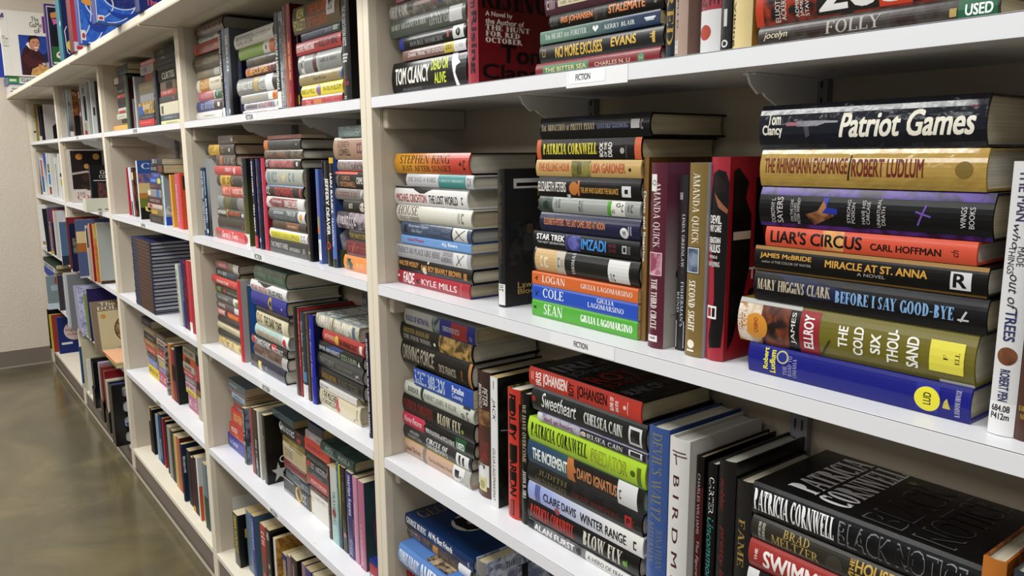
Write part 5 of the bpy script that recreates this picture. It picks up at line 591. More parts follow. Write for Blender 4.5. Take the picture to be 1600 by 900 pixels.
('v',-.4611,.032,.8288,.224,.0081,.152,'h','b2393b',3,'red hardback, fourth upright from left, third shelf, second-nearest bay',25,[('z',.05,.7,.1,.8,'f0e0dc')]),
('v',-.4406,.032,.8288,.2185,.0293,.152,'h','3b4b51',3,'dark teal hardback with white lettering, fifth upright from left, third shelf, second-nearest bay',25,[('t','Nora Roberts',.1,.4,.2,.6,'c8d0d4','i'),('t','Sacred Sins',.45,.7,.2,.6,'b8c4c8','i'),('P',.68,.8,.1,.9,'5a90b0'),('S',.83,1,0,1,'e2e2e0')]),
('v',-.417,.034,.8288,.2204,.013,.152,'h','6b4d39',3,'brown hardback, sixth upright from left, third shelf, second-nearest bay',25,[('z',.05,.8,.3,.6,'c8b090')]),
('v',-.3905,.032,.8288,.2201,.0266,.152,'h','2b36ac',3,'blue hardback with pale blue lettering, seventh upright from left, third shelf, second-nearest bay',25,[('t','The End of Time',.15,.7,.3,.6,'b8c0e4','i')],{'face':'1a1e52'}),
('v',-.0941,.03,.8288,.228,.0133,.152,'h','26233f',3,'dark blue hardback with white lettering, eighth upright from left, third shelf, second-nearest bay',25,[('t','ELIZABETH PETERS',.05,.4,.2,.7,'e0dce8','b'),('t','THE LAUGHTER GARDEN',.42,.95,.2,.7,'e4e0ea','b')]),
('h',-.1022,.03,.4777,.036,.0617,.1,'p','2b3a86',3,'blue paperback, lying in corner, fourth shelf, second-nearest bay',26,[('P',0,1,.45,.85,'b83048'),('P',.1,.9,.05,.45,'d8d8dc')]),
('h',-1.0601,.06,.6912,.169,.0266,.106,'p','6b7982',3,'blue paperback, topmost in left stack, fourth shelf, second-nearest bay',27,[('P',.62,1,0,1,'b8b8b0'),('z',.1,.55,.3,.6,'d8e0e4')]),
('h',-1.0733,.06,.6804,.1785,.0101,.106,'p','8b7d81',3,'grey paperback, second from top in left stack, fourth shelf, second-nearest bay',27,[('z',.3,.8,.3,.72,'b0a4a6')]),
('h',-1.0505,.06,.6628,.1224,.017,.106,'p','9cb6c6',3,'pale blue paperback, third from top in left stack, fourth shelf, second-nearest bay',27,[('z',.2,.8,.3,.72,'5a7084')]),
('h',-1.0515,.06,.6513,.1066,.0109,.106,'p','6b716d',3,'dark grey paperback, fourth from top in left stack, fourth shelf, second-nearest bay',27,[('C',.1,.5,.3,'2a2c2c'),('C',.85,.5,.3,'2a2c2c')]),
('h',-1.0544,.06,.6234,.0869,.0273,.106,'p','9c3539',3,'red paperback, fifth from top in left stack, fourth shelf, second-nearest bay',27,[('z',.2,.9,.2,.6,'d8a0a0')]),
('h',-1.077,.06,.5674,.1112,.0553,.106,'p','cb3a2e',3,'red paperback with brown lettering, sixth from top in left stack, fourth shelf, second-nearest bay',27,[('t','LINDA FENN',.2,.9,.3,.8,'e8b868','b')]),
('h',-1.0932,.06,.5242,.1353,.0426,.106,'p','ca3a32',3,'red paperback, seventh from top in left stack, fourth shelf, second-nearest bay',27,[('z',.15,.6,.4,.8,'f0e0d8'),('z',.3,.7,.1,.35,'e8b040')]),
('h',-1.105,.06,.4777,.1562,.0463,.106,'p','3239a5',3,'blue paperback with white lettering, lowest in left stack, fourth shelf, second-nearest bay',27,[('P',.6,1,0,1,'2a2a2c~8a8278'),('t','Lisa Gardner',.1,.65,.35,.75,'d8dcf0','i')]),
('h',-.7046,.07,.687,.1587,.0213,.128,'p','4b636d',3,'teal paperback, topmost in middle paperbacks, fourth shelf, second-nearest bay',28,[('z',.2,.5,.4,.5,'a8b8c0'),('z',.7,.9,.3,.5,'8a9aa4')]),
('h',-.6439,.07,.6482,.1713,.0382,.106,'p','2b2529',3,'black paperback, second from top in middle paperbacks, fourth shelf, second-nearest bay',28,[('C',.04,.6,.3,'d0d0cc'),('z',.12,.6,.3,.8,'c8ccd4'),('P',.7,.85,.2,.9,'b83a3a')]),
('h',-.6347,.07,.6321,.1569,.0155,.106,'p','7b6d31',3,'olive paperback, third from top in middle paperbacks, fourth shelf, second-nearest bay',28,[('z',.3,.7,.2,.8,'c4b868')]),
('h',-.6344,.07,.5806,.1617,.0509,.106,'p','baaa82',3,'cream paperback, fourth from top in middle paperbacks, fourth shelf, second-nearest bay',28,[('P',0,.52,0,.85,'d8d8d6'),('z',.1,.45,.2,.7,'7a7a78'),('z',.3,.9,.85,.97,'5a4c34')]),
('h',-.635,.07,.5522,.1582,.0278,.106,'p','7c2129',3,'red paperback with red lettering, fifth from top in middle paperbacks, fourth shelf, second-nearest bay',28,[('P',.3,.95,.05,.9,'d0c4c4'),('t','MARY BAKER',.32,.92,.15,.8,'8a2028','b'),('P',.6,.9,.2,1,'90c878')]),
('h',-.6217,.07,.5247,.1624,.0269,.106,'p','2b4149',3,'dark teal paperback, sixth from top in middle paperbacks, fourth shelf, second-nearest bay',28,[('P',.35,.6,.1,.9,'c0c8cc'),('z',.65,.95,.2,.7,'a8b4b8')]),
('h',-.6352,.07,.4777,.1802,.0468,.106,'p','2d2d2d',3,'black paperback, lowest in middle paperbacks, fourth shelf, second-nearest bay',28,[('P',.02,.42,.1,.9,'d0d0ce'),('z',.06,.4,.2,.8,'3a3a3a'),('P',.5,.72,0,1,'e0a81c'),('C',.6,.5,.45,'ecc030'),('z',.75,.98,.2,.8,'c8c8c6')]),
('h',-.4822,.07,.7116,.0926,.025,.106,'p','23415d',3,'dark blue paperback, topmost in right paperbacks, fourth shelf, second-nearest bay',29,[('z',.1,.7,.3,.6,'8a8060'),('P',.85,1,0,1,'a83238')]),
('h',-.4938,.07,.6908,.1058,.0202,.106,'p','cababe',3,'pale grey paperback, second from top in right paperbacks, fourth shelf, second-nearest bay',29,[('z',.05,.25,.2,.8,'8a8a70'),('P',.3,.6,.1,.9,'c86a64'),('z',.65,.95,.2,.7,'5a7a74')]),
('h',-.4764,.07,.6545,.1577,.0357,.106,'p','d34a2d',3,'red paperback, third from top in right paperbacks, fourth shelf, second-nearest bay',29,[('z',.1,.7,.3,.6,'6a3a6a')]),
('h',-.4803,.07,.6327,.1501,.0212,.106,'p','232326',3,'black paperback, fourth from top in right paperbacks, fourth shelf, second-nearest bay',29,[('z',.1,.9,.2,.6,'8a8a88')]),
('h',-.478,.07,.6067,.1404,.0254,.106,'p','2d2d2f',3,'black paperback, fifth from top in right paperbacks, fourth shelf, second-nearest bay',29,[('P',.02,.15,.2,.8,'c83848'),('z',.2,.9,.2,.8,'c8c8c6')]),
('h',-.4776,.07,.5905,.1229,.0156,.106,'p','4b4b51',3,'charcoal paperback, sixth from top in right paperbacks, fourth shelf, second-nearest bay',29,[('z',.2,.7,.3,.7,'a0a0a4')]),
('h',-.4799,.07,.5628,.1267,.0271,.106,'p','ba413c',3,'red paperback with white lettering, seventh from top in right paperbacks, fourth shelf, second-nearest bay',29,[('t','NOAH GORDON',.15,.9,.3,.7,'f0dcd4','s')]),
('h',-.4758,.07,.5459,.1165,.0163,.106,'p','5b3131',3,'dark red paperback, eighth from top in right paperbacks, fourth shelf, second-nearest bay',29,[('z',.2,.8,.3,.7,'a88878')]),
('h',-.475,.07,.5268,.1137,.0185,.106,'p','dcd8d0',3,'white paperback, ninth from top in right paperbacks, fourth shelf, second-nearest bay',29,[('P',0,.2,.1,.9,'b8945c'),('z',.3,.8,.3,.6,'a8a49c')]),
('h',-.4752,.07,.4777,.1096,.0489,.106,'p','e0dcd4',3,'white paperback, lowest in right paperbacks, fourth shelf, second-nearest bay',29,[('P',0,.15,.1,.9,'b89a68')]),
('h',-.3153,.05,.6968,.1831,.0283,.136,'h','25413f~3a5a54',3,'dark teal hardback, lying on top of upright paperbacks, fourth shelf, second-nearest bay',30,[('t','ANGELA',.15,.4,.5,.85,'a8c0b8','s'),('t','DAVIS',.15,.4,.15,.45,'a8c0b8','s'),('t','ANGELA',.55,.9,.4,.8,'a8c0b8','s')],{'face':'23403e~46645e'}),
('v',-.9844,.05,.4777,.1824,.026,.105,'p','1d1d21',3,'black paperback, first upright from left, fourth shelf, second-nearest bay',31,[('z',.05,.7,.2,.8,'d0d0d0')],{'face':'8ca2b2~4a5a68'}),
('v',-.9032,.045,.4777,.2055,.0116,.105,'p','c33c52',3,'red paperback, second upright from left, fourth shelf, second-nearest bay',31,[]),
('v',-.8893,.045,.4777,.2101,.0129,.105,'p','5a5248',3,'dark brown paperback, third upright from left, fourth shelf, second-nearest bay',31,[]),
('v',-.8655,.045,.4777,.2083,.0285,.105,'p','3b2d21',3,'dark brown paperback, fourth upright from left, fourth shelf, second-nearest bay',31,[('P',0,.4,.1,.9,'a8642c'),('z',.45,.9,.2,.7,'d0d0cc')],{'face':'7a2420'}),
('v',-.8392,.045,.4777,.2113,.0153,.105,'p','cacac2',3,'pale grey paperback, fifth upright from left, fourth shelf, second-nearest bay',31,[]),
('v',-.7962,.045,.4777,.2111,.023,.11,'p','221c19',3,'black paperback, sixth upright from left, fourth shelf, second-nearest bay',31,[('z',.3,.9,.3,.6,'c8a858')],{'face':'1f1a18','dec':[('ft','Whale',.5,1.1,.42,.52,'ece8e0','r'),('ft','Coast',.35,1,.28,.38,'ece8e0','r'),('fG',[(.3,.3),(.36,.2),(.52,.2),(.42,.13),(.5,.02),(.34,.09),(.2,.02),(.25,.13),(.12,.2),(.26,.2)],'c4c0bc'),('fC',.62,.75,.1,'b8ac2c'),('fC',.5,.72,.07,'a89c28'),('fC',.72,.68,.07,'a89c28'),('ft','MARY ALICE',.55,1.2,.07,.1,'b8a83c','b')]}),
('v',-.3703,.05,.4777,.1938,.0157,.108,'p','4b1d21',3,'dark red paperback, seventh upright from left, fourth shelf, second-nearest bay',31,[('z',.05,.9,.3,.7,'c8a8a0')]),
('v',-.3418,.05,.4777,.1964,.0368,.108,'p','cacec9>a8c8c4',3,'white paperback with teal lettering, eighth upright from left, fourth shelf, second-nearest bay',31,[('t','TRAVELING',.3,.75,.3,.75,'4a6a70','s'),('C',.6,.5,.3,'9a3038')]),
('v',-.317,.05,.4777,.2176,.01,.108,'p','2b7b8d',3,'teal paperback, ninth upright from left, fourth shelf, second-nearest bay',31,[('z',.1,.7,.2,.7,'b8d8d8')]),
('v',-.3053,.05,.4777,.2165,.0105,.108,'p','c8b83c>2a281d',3,'yellow paperback, tenth upright from left, fourth shelf, second-nearest bay',31,[]),
('v',-.285,.05,.4777,.2176,.0258,.108,'p','1d1d1f',3,'black paperback, eleventh upright from left, fourth shelf, second-nearest bay',31,[('z',.1,.4,.3,.6,'8a8c88'),('C',.8,.5,.25,'c8788c')]),
('v',-.2489,.048,.4777,.2176,.0341,.108,'p','3d3579',3,'blue paperback with white lettering, twelfth upright from left, fourth shelf, second-nearest bay',31,[('t','marian keyes',.04,.5,.2,.8,'e4e0f0','s'),('P',.52,.72,.05,.95,'c8c4b0~d8b83c'),('z',.78,.95,.3,.7,'b8b4d8')]),
('v',-.2195,.048,.4777,.2151,.0221,.108,'p','ca8fa8',3,'pink paperback, thirteenth upright from left, fourth shelf, second-nearest bay',31,[('z',.3,.9,.3,.6,'e8c4d0')]),
('v',-.1849,.046,.4777,.2165,.0295,.108,'p','b8708f',3,'pink paperback, fourteenth upright from left, fourth shelf, second-nearest bay',31,[('z',.5,.95,.2,.6,'e4b8cc')],{'face':'2b4b54','dec':[('fG',[(.3,.02),(.55,.1),(.7,.35),(.55,.6),(.35,.75),(.2,.5)],'7a3c60'),('ft','m',.5,.9,.7,.8,'c8a03c','b'),('ft','a',.55,.85,.35,.45,'e0e0e0','s')]}),
('v',-1.1934,.06,.1042,.1812,.0034,.12,'p','c53341',3,'red paperback, first upright from left, bottom shelf, second-nearest bay',32,[],{'face':'e0ddd6'}),
('v',-1.0728,.03,.1042,.1811,.0511,.105,'p','1d1d1b',3,'black paperback with yellow lettering, second upright from left, bottom shelf, second-nearest bay',32,[('t','DEAN KOONTZ',.05,.75,.25,.75,'d4c648','b')],{'face':'14161a','dec':[('ft','K',.2,.7,.55,.72,'c8a848','b'),('fC',.5,.35,.12,'4a5a60'),('fC',.6,.47,.06,'a8843c')]}),
('v',-1.0043,.05,.1042,.2097,.0474,.105,'p','6c8698',3,'blue paperback, third upright from left, bottom shelf, second-nearest bay',32,[('P',.55,1,0,1,'4a3c38~a8a090')]),
('v',-.9199,.035,.1042,.2314,.0298,.105,'p','2b3b9b',3,'blue paperback with white lettering, fourth upright from left, bottom shelf, second-nearest bay',32,[('t','LAWRENCE BLOCK',.06,.5,.25,.7,'d8dcec','s'),('P',.5,.62,0,1,'d88428'),('P',.62,1,0,1,'8cc0d8'),('t','HOPE',.66,.9,.2,.75,'3a4a70','s')],{'face':'5a7890'}),
('v',-.8455,.04,.1042,.2272,.0472,.105,'p','b33a32>2a2024',3,'red paperback, fifth upright from left, bottom shelf, second-nearest bay',32,[('z',.1,.25,.2,.8,'f0d8d4'),('C',.75,.5,.3,'c84858')],{'face':'8a7a5c'}),
('v',-.7878,.035,.1042,.2378,.0298,.105,'p','1d2531',3,'dark blue paperback with tan lettering, sixth upright from left, bottom shelf, second-nearest bay',32,[('z',.05,.15,.2,.8,'e8e8e8'),('C',.5,.5,.25,'b8a890'),('t','TWILIGHT EYES',.6,.97,.2,.75,'b8b868','s')],{'face':'1a1c20'}),
('v',-.7506,.04,.1042,.2225,.0185,.11,'p','d8d4cc',3,'white paperback, seventh upright from left, bottom shelf, second-nearest bay',32,[],{'face':'a5722f~d8ac58'}),
('v',-.7047,.05,.1042,.1885,.0374,.105,'p','2b3573>c8a848',3,'blue paperback, eighth upright from left, bottom shelf, second-nearest bay',32,[('z',.1,.4,.2,.8,'d8c868')]),
('v',-.6712,.05,.1042,.1989,.0263,.105,'p','8a6a7a',3,'pink paperback, ninth upright from left, bottom shelf, second-nearest bay',32,[]),
('v',-.6208,.045,.1042,.2145,.0468,.105,'p','3b2b29',3,'dark red paperback, tenth upright from left, bottom shelf, second-nearest bay',32,[('z',.1,.8,.3,.6,'c8b8a8')],{'face':'2a2422'}),
('v',-.5646,.05,.1042,.22,.0237,.105,'p','a28292',3,'pink paperback, eleventh upright from left, bottom shelf, second-nearest bay',32,[]),
('v',-.5179,.045,.1042,.2255,.0395,.105,'p','3b3b83',3,'blue paperback, twelfth upright from left, bottom shelf, second-nearest bay',32,[]),
('v',-.4724,.045,.1042,.2275,.0381,.105,'p','a89a7c',3,'olive paperback, thirteenth upright from left, bottom shelf, second-nearest bay',32,[]),
('h',-2.1491,.036,1.7634,.2077,.0217,.14,'p','4c5054',2,'dark grey paperback, topmost in left stack, top shelf, middle bay',33,[('z',.08,.85,.3,.72,'8a9098')]),
('h',-2.1419,.036,1.7488,.1786,.014,.106,'p','3b4b51',2,'dark teal paperback, second from top in left stack, top shelf, middle bay',33,[('z',.4,.9,.3,.72,'90a8b4')]),
('h',-2.2234,.036,1.7173,.2022,.0308,.14,'p','5b3b35',2,'dark red paperback, third from top in left stack, top shelf, middle bay',33,[('P',.1,.5,.1,.9,'c8c0b4')]),
('h',-2.1928,.036,1.6997,.1409,.017,.152,'h','35312f',2,'charcoal hardback, fourth from top in left stack, top shelf, middle bay',33,[('z',.1,.8,.4,.55,'8a8278')]),
('h',-2.1862,.036,1.6768,.1278,.0223,.152,'h','3d3b3b',2,'charcoal hardback, fifth from top in left stack, top shelf, middle bay',33,[('z',.1,.8,.3,.72,'b8b4b0')]),
('h',-2.1968,.036,1.6615,.1489,.0147,.106,'p','b34b45',2,'red paperback, sixth from top in left stack, top shelf, middle bay',33,[('z',.05,.4,.3,.72,'e8d0c8')]),
('h',-2.1945,.036,1.6363,.1444,.0245,.152,'h','312f2d',2,'black hardback, seventh from top in left stack, top shelf, middle bay',33,[('C',.7,.4,.2,'a83a34')]),
('h',-2.1941,.036,1.624,.1436,.0118,.152,'h','2f2f2f',2,'black hardback, eighth from top in left stack, top shelf, middle bay',33,[('z',.1,.8,.4,.55,'8a8a88')]),
('h',-2.1978,.036,1.6012,.151,.0221,.152,'h','cbbbb3',2,'pale grey hardback, ninth from top in left stack, top shelf, middle bay',33,[('P',.1,.9,0,.5,'a84a48')]),
('h',-2.2152,.036,1.5793,.1857,.0213,.152,'h','c3c3b3',2,'pale grey hardback, tenth from top in left stack, top shelf, middle bay',33,[('z',.2,.8,.4,.6,'8a8a80')]),
('h',-2.1732,.036,1.562,.1018,.0167,.152,'h','4b2d29',2,'dark red hardback, eleventh from top in left stack, top shelf, middle bay',33,[]),
('h',-2.172,.036,1.555,.093,.0064,.152,'h','7a7a40',2,'olive hardback, twelfth from top in left stack, top shelf, middle bay',33,[]),
('h',-2.2639,.036,1.5312,.2645,.0236,.14,'p','dbab5b',2,'brown paperback, lowest in left stack, top shelf, middle bay',33,[]),
('h',-1.753,.04,1.7534,.1984,.0153,.14,'p','c47c7a',2,'pink paperback, topmost in middle stack, top shelf, middle bay',34,[('z',.1,.9,.3,.72,'f0d8d4')]),
('h',-1.7683,.04,1.7216,.1933,.0312,.14,'p','aa9c9a',2,'pale grey paperback, second from top in middle stack, top shelf, middle bay',34,[('z',.1,.5,.2,.8,'5a5464'),('z',.55,.95,.3,.72,'d0c8c0')]),
('h',-1.7467,.04,1.6962,.1214,.0248,.106,'p','a05a3e',2,'orange paperback, third from top in middle stack, top shelf, middle bay',34,[]),
('h',-1.8021,.04,1.654,.2219,.0416,.152,'h','8c7c62',2,'brown hardback, fourth from top in middle stack, top shelf, middle bay',34,[('z',.1,.9,.4,.7,'c8b898')]),
('h',-1.8012,.04,1.6251,.2045,.0282,.152,'h','9c9c9a',2,'grey hardback, fifth from top in middle stack, top shelf, middle bay',34,[('z',.2,.8,.3,.72,'c8c8c6')]),
('h',-1.8228,.04,1.5822,.2239,.0424,.152,'h','6c6c52~d2a442',2,'olive hardback, sixth from top in middle stack, top shelf, middle bay',34,[('P',0,.3,0,.7,'3a6ab0'),('z',.3,.9,.4,.8,'e8e4d8')]),
('h',-1.8293,.04,1.5631,.2244,.0185,.152,'h','4c5256',2,'dark grey hardback, seventh from top in middle stack, top shelf, middle bay',34,[('z',.1,.9,.3,.5,'b0b8bc')]),
('h',-1.8323,.04,1.5401,.2246,.0224,.152,'h','cb3c3e',2,'red hardback, eighth from top in middle stack, top shelf, middle bay',34,[('z',.1,.8,.4,.6,'f0b0a8')]),
('h',-1.8395,.04,1.5312,.2284,.0087,.152,'h','4c4c4a',2,'charcoal hardback, lowest in middle stack, top shelf, middle bay',34,[]),
('h',-1.5271,.04,1.7655,.2515,.0223,.146,'h','37342f',2,'dark brown hardback, topmost in right stack, top shelf, middle bay',35,[('z',.3,.55,.2,.8,'a8a49c')]),
('h',-1.5071,.04,1.7479,.2368,.0171,.146,'h','3c3836',2,'charcoal hardback, second from top in right stack, top shelf, middle bay',35,[('z',.25,.5,.3,.7,'c8c4bc')]),
('h',-1.5098,.04,1.7322,.245,.0151,.146,'h','3a363c',2,'charcoal hardback, third from top in right stack, top shelf, middle bay',35,[('z',.1,.9,.4,.6,'8a868c')]),
('h',-1.5085,.04,1.7155,.2391,.0161,.146,'h','3e3a36',2,'charcoal hardback, fourth from top in right stack, top shelf, middle bay',35,[('z',.1,.9,.4,.6,'8a8480')]),
('h',-1.5078,.04,1.6775,.2405,.0374,.146,'h','2d2b27',2,'black hardback with white lettering, fifth from top in right stack, top shelf, middle bay',35,[('t','CURTISS',.25,.9,.2,.8,'d8d4c8','b')]),
('h',-1.5054,.04,1.65,.1911,.0269,.106,'p','8c7c6c',2,'brown paperback, sixth from top in right stack, top shelf, middle bay',35,[('P',.4,.8,.1,.9,'4a3c24')]),
('h',-1.5073,.04,1.6297,.1948,.0197,.106,'p','ba5b51',2,'red paperback, seventh from top in right stack, top shelf, middle bay',35,[('z',.1,.8,.3,.8,'f0d8d0')]),
('h',-1.5135,.04,1.6081,.2291,.021,.14,'p','5c5c5a',2,'dark grey paperback, eighth from top in right stack, top shelf, middle bay',35,[('C',.8,.5,.3,'c8786c')]),
('h',-1.5112,.04,1.5671,.2337,.0404,.14,'p','d7cfb7',2,'cream paperback with charcoal lettering, ninth from top in right stack, top shelf, middle bay',35,[('k','ANGEL',.08,.2,.1,.8,'4a4a40','s')]),
('h',-1.5121,.04,1.5477,.2319,.0188,.14,'p','5d656d',2,'blue paperback, tenth from top in right stack, top shelf, middle bay',35,[('z',.2,.9,.3,.72,'b8c0c8')]),
('h',-1.5096,.04,1.5312,.2369,.0162,.14,'p','dbd7a3',2,'cream paperback, lowest in right stack, top shelf, middle bay',35,[('z',.3,.9,.4,.7,'8a8858')]),
('v',-2.1003,.034,1.5312,.2136,.0427,.152,'h','4b6b4d',2,'green hardback, first upright from left, top shelf, middle bay',36,[]),
('v',-2.0649,.034,1.5312,.2026,.0198,.16,'h','3d1521',2,'dark maroon hardback, second upright from left, top shelf, middle bay',36,[],{'dec':[('ft','MOBILE',.037,.106,0,.6,'d8ccc8','r')],'face':'3d1521'}),
('v',-1.9673,.036,1.5312,.1957,.0259,.152,'h','b4b4b2',2,'pale grey hardback, third upright from left, top shelf, middle bay',36,[]),
('v',-1.6498,.034,1.5312,.1909,.0422,.152,'h','3b4349',2,'dark blue hardback, fourth upright from left, top shelf, middle bay',36,[('z',.1,.6,.2,.5,'a8b0b8')]),
('h',-1.6943,.03,1.397,.145,.0212,.106,'p','4b4751',2,'charcoal paperback, topmost in middle stack, second shelf, middle bay',37,[('z',.1,.5,.2,.9,'d8d8c8')]),
('h',-1.6974,.03,1.3675,.1814,.0289,.106,'p','2d2d31',2,'black paperback, second from top in middle stack, second shelf, middle bay',37,[('z',.05,.5,.3,.72,'c8c8c8'),('P',.6,.9,.1,.9,'8a4a34')]),
('h',-1.7276,.03,1.3483,.1246,.0186,.106,'p','4a58a2',2,'blue paperback, third from top in middle stack, second shelf, middle bay',37,[('z',.3,.9,.3,.72,'a8b0d8')]),
('h',-1.7373,.03,1.329,.1439,.0187,.106,'p','3b69c2',2,'blue paperback, fourth from top in middle stack, second shelf, middle bay',37,[('z',.1,.6,.3,.72,'c8d8f0'),('P',.72,1,0,1,'d8d040')]),
('h',-1.744,.03,1.3068,.1574,.0216,.106,'p','5b474f',2,'dark maroon paperback, fifth from top in middle stack, second shelf, middle bay',37,[('z',.1,.6,.3,.72,'c89a88')]),
('h',-1.7648,.03,1.2774,.1989,.0288,.14,'p','9c9691',2,'grey paperback, sixth from top in middle stack, second shelf, middle bay',37,[('P',.05,.25,.2,.8,'e0dcc8'),('P',.65,.85,0,1,'4a78b0')]),
('h',-1.7696,.03,1.2513,.2085,.0255,.14,'p','5c3d39',2,'dark red paperback, seventh from top in middle stack, second shelf, middle bay',37,[('z',.2,.9,.3,.72,'c8b0a8')]),
('h',-1.77,.03,1.2337,.2094,.017,.14,'p','cab2a2',2,'tan paperback, eighth from top in middle stack, second shelf, middle bay',37,[('P',.1,.3,.2,.9,'b04a40'),('z',.4,1,.3,.8,'f0e8e0')]),
('h',-1.7506,.03,1.2106,.1705,.0225,.106,'p','8c7c52',2,'olive paperback, ninth from top in middle stack, second shelf, middle bay',37,[('P',.1,.6,.2,.8,'c8a040')]),
('h',-1.765,.03,1.1799,.1992,.0305,.14,'p','4b4139',2,'dark brown paperback, lowest in middle stack, second shelf, middle bay',37,[('z',.2,.9,.3,.72,'8a7c70')]),
('v',-2.2969,.05,1.1799,.2004,.0198,.148,'p','bb2b3f',2,'red paperback, first upright from left, second shelf, middle bay',38,[],{'dec':[],'face':'bb2b3f','lean':.0196}),
('v',-2.229,.05,1.1799,.2008,.0447,.14,'p','d3d3db',2,'white paperback, second upright from left, second shelf, middle bay',38,[('P',.7,1,.3,.7,'2a2c30')],{'lean':-.0758}),
('v',-2.1854,.05,1.1799,.2015,.0298,.148,'h','2c2420',2,'black hardback, third upright from left, second shelf, middle bay',38,[('P',.1,.25,0,1,'d8c8a0'),('P',.25,1,0,1,'8a5a34~4a2c20')],{'face':'8a5a34~4a2c20','lean':-.036}),
('v',-2.015,.03,1.1799,.2304,.0225,.156,'p','d8d8d6',2,'white paperback, fourth upright from left, second shelf, middle bay',38,[],{'face':'3a68b0','dec':[('fP',0,1,.62,.78,'b87c84~4a70b0'),('fP',0,1,.45,.62,'e0c890'),('fP',0,1,.36,.45,'c88a30'),('fP',0,1,.2,.36,'7a8430'),('fP',0,1,0,.2,'1e2018'),('ft','CHARM',.1,1.4,.86,.96,'e8ecf4','r'),('ft','UNDER',.12,1.3,.13,.22,'ecd870','b'),('ft','W',.35,.6,.02,.1,'f0f0e8','b')]}),
('v',-1.653,.034,1.1799,.1787,.0232,.15,'p','b0d0e8',2,'pale blue paperback, fifth upright from left, second shelf, middle bay',38,[],{'face':'9ea4a8','dec':[('fP',0,1,0,.17,'2a58b8'),('fP',0,1,.22,.38,'c8ccd0~8a8c8e'),('ft','K',.35,.6,.78,.86,'2c2c34','r'),('ft','A',.15,.6,.55,.72,'2c2c34','i')]}),
('v',-1.5573,.036,1.1799,.1828,.0198,.16,'p','e1a93d',2,'orange paperback, sixth upright from left, second shelf, middle bay',38,[],{'dec':[],'face':'e1a93d'}),
('v',-1.4759,.036,1.1799,.188,.0431,.106,'p','d3627c',2,'red paperback, seventh upright from left, second shelf, middle bay',38,[('z',.2,.9,.2,.6,'f0d0d8')]),
('v',-1.4421,.036,1.1799,.191,.0198,.16,'p','d35231',2,'red paperback, eighth upright from left, second shelf, middle bay',38,[],{'dec':[('fP',.05,.1,.7,.95,'3a3430')],'face':'d35231'}),
('h',-1.9375,.004,1.0959,.3064,.0129,.1445,'h','454757',2,'dark blue hardback, topmost in tall matching stack, third shelf, middle bay',39,[('P',.3,.93,.08,.92,'6b4c39'),('P',0,.04,0,1,'20264e'),('P',.97,1,0,1,'20264e')],{'face':'22295c','pg':'c'}),
('h',-1.9345,.004,1.0815,.3058,.0137,.165,'h','454757',2,'dark blue hardback, second from top in tall matching stack, third shelf, middle bay',39,[('P',.3,.93,.08,.92,'6b4c39'),('P',0,.04,0,1,'20264e'),('P',.97,1,0,1,'20264e')],{'face':'22295c','pg':'c'}),
('h',-1.9407,.004,1.0681,.3066,.0128,.165,'h','454757',2,'dark blue hardback, third from top in tall matching stack, third shelf, middle bay',39,[('P',.3,.93,.08,.92,'6b4c39'),('P',0,.04,0,1,'20264e'),('P',.97,1,0,1,'20264e')],{'face':'22295c','pg':'c'}),
('h',-1.937,.004,1.0546,.3059,.0129,.165,'h','454757',2,'dark blue hardback, fourth from top in tall matching stack, third shelf, middle bay',39,[('P',.3,.93,.08,.92,'6b4c39'),('P',0,.04,0,1,'20264e'),('P',.97,1,0,1,'20264e')],{'face':'22295c','pg':'c'}),
('h',-1.934,.004,1.0401,.3053,.0139,.165,'h','454757',2,'dark blue hardback, fifth from top in tall matching stack, third shelf, middle bay',39,[('P',.3,.93,.08,.92,'6b4c39'),('P',0,.04,0,1,'20264e'),('P',.97,1,0,1,'20264e')],{'face':'22295c','pg':'c'}),
('h',-1.9408,.004,1.0266,.3062,.0129,.165,'h','454757',2,'dark blue hardback, sixth from top in tall matching stack, third shelf, middle bay',39,[('P',.3,.93,.08,.92,'6b4c39'),('P',0,.04,0,1,'20264e'),('P',.97,1,0,1,'20264e')],{'face':'22295c','pg':'c'}),
('h',-1.9372,.004,1.0124,.3055,.0136,.165,'h','454757',2,'dark blue hardback, seventh from top in tall matching stack, third shelf, middle bay',39,[('P',.3,.93,.08,.92,'6b4c39'),('P',0,.04,0,1,'20264e'),('P',.97,1,0,1,'20264e')],{'face':'22295c','pg':'c'}),
('h',-1.9405,.004,.9988,.3058,.0129,.165,'h','454757',2,'dark blue hardback, eighth from top in tall matching stack, third shelf, middle bay',39,[('P',.3,.93,.08,.92,'6b4c39'),('P',0,.04,0,1,'20264e'),('P',.97,1,0,1,'20264e')],{'face':'22295c','pg':'c'}),
('h',-1.9376,.004,.9842,.3052,.0141,.165,'h','454757',2,'dark blue hardback, ninth from top in tall matching stack, third shelf, middle bay',39,[('P',.3,.93,.08,.92,'6b4c39'),('P',0,.04,0,1,'20264e'),('P',.97,1,0,1,'20264e')],{'face':'22295c','pg':'c'}),
('h',-1.9438,.004,.9707,.306,.0129,.165,'h','454757',2,'dark blue hardback, tenth from top in tall matching stack, third shelf, middle bay',39,[('P',.3,.93,.08,.92,'6b4c39'),('P',0,.04,0,1,'20264e'),('P',.97,1,0,1,'20264e')],{'face':'22295c','pg':'c'}),
('h',-1.94,.004,.9571,.3053,.013,.165,'h','454757',2,'dark blue hardback, eleventh from top in tall matching stack, third shelf, middle bay',39,[('P',.3,.93,.08,.92,'6b4c39'),('P',0,.04,0,1,'20264e'),('P',.97,1,0,1,'20264e')],{'face':'22295c','pg':'c'}),
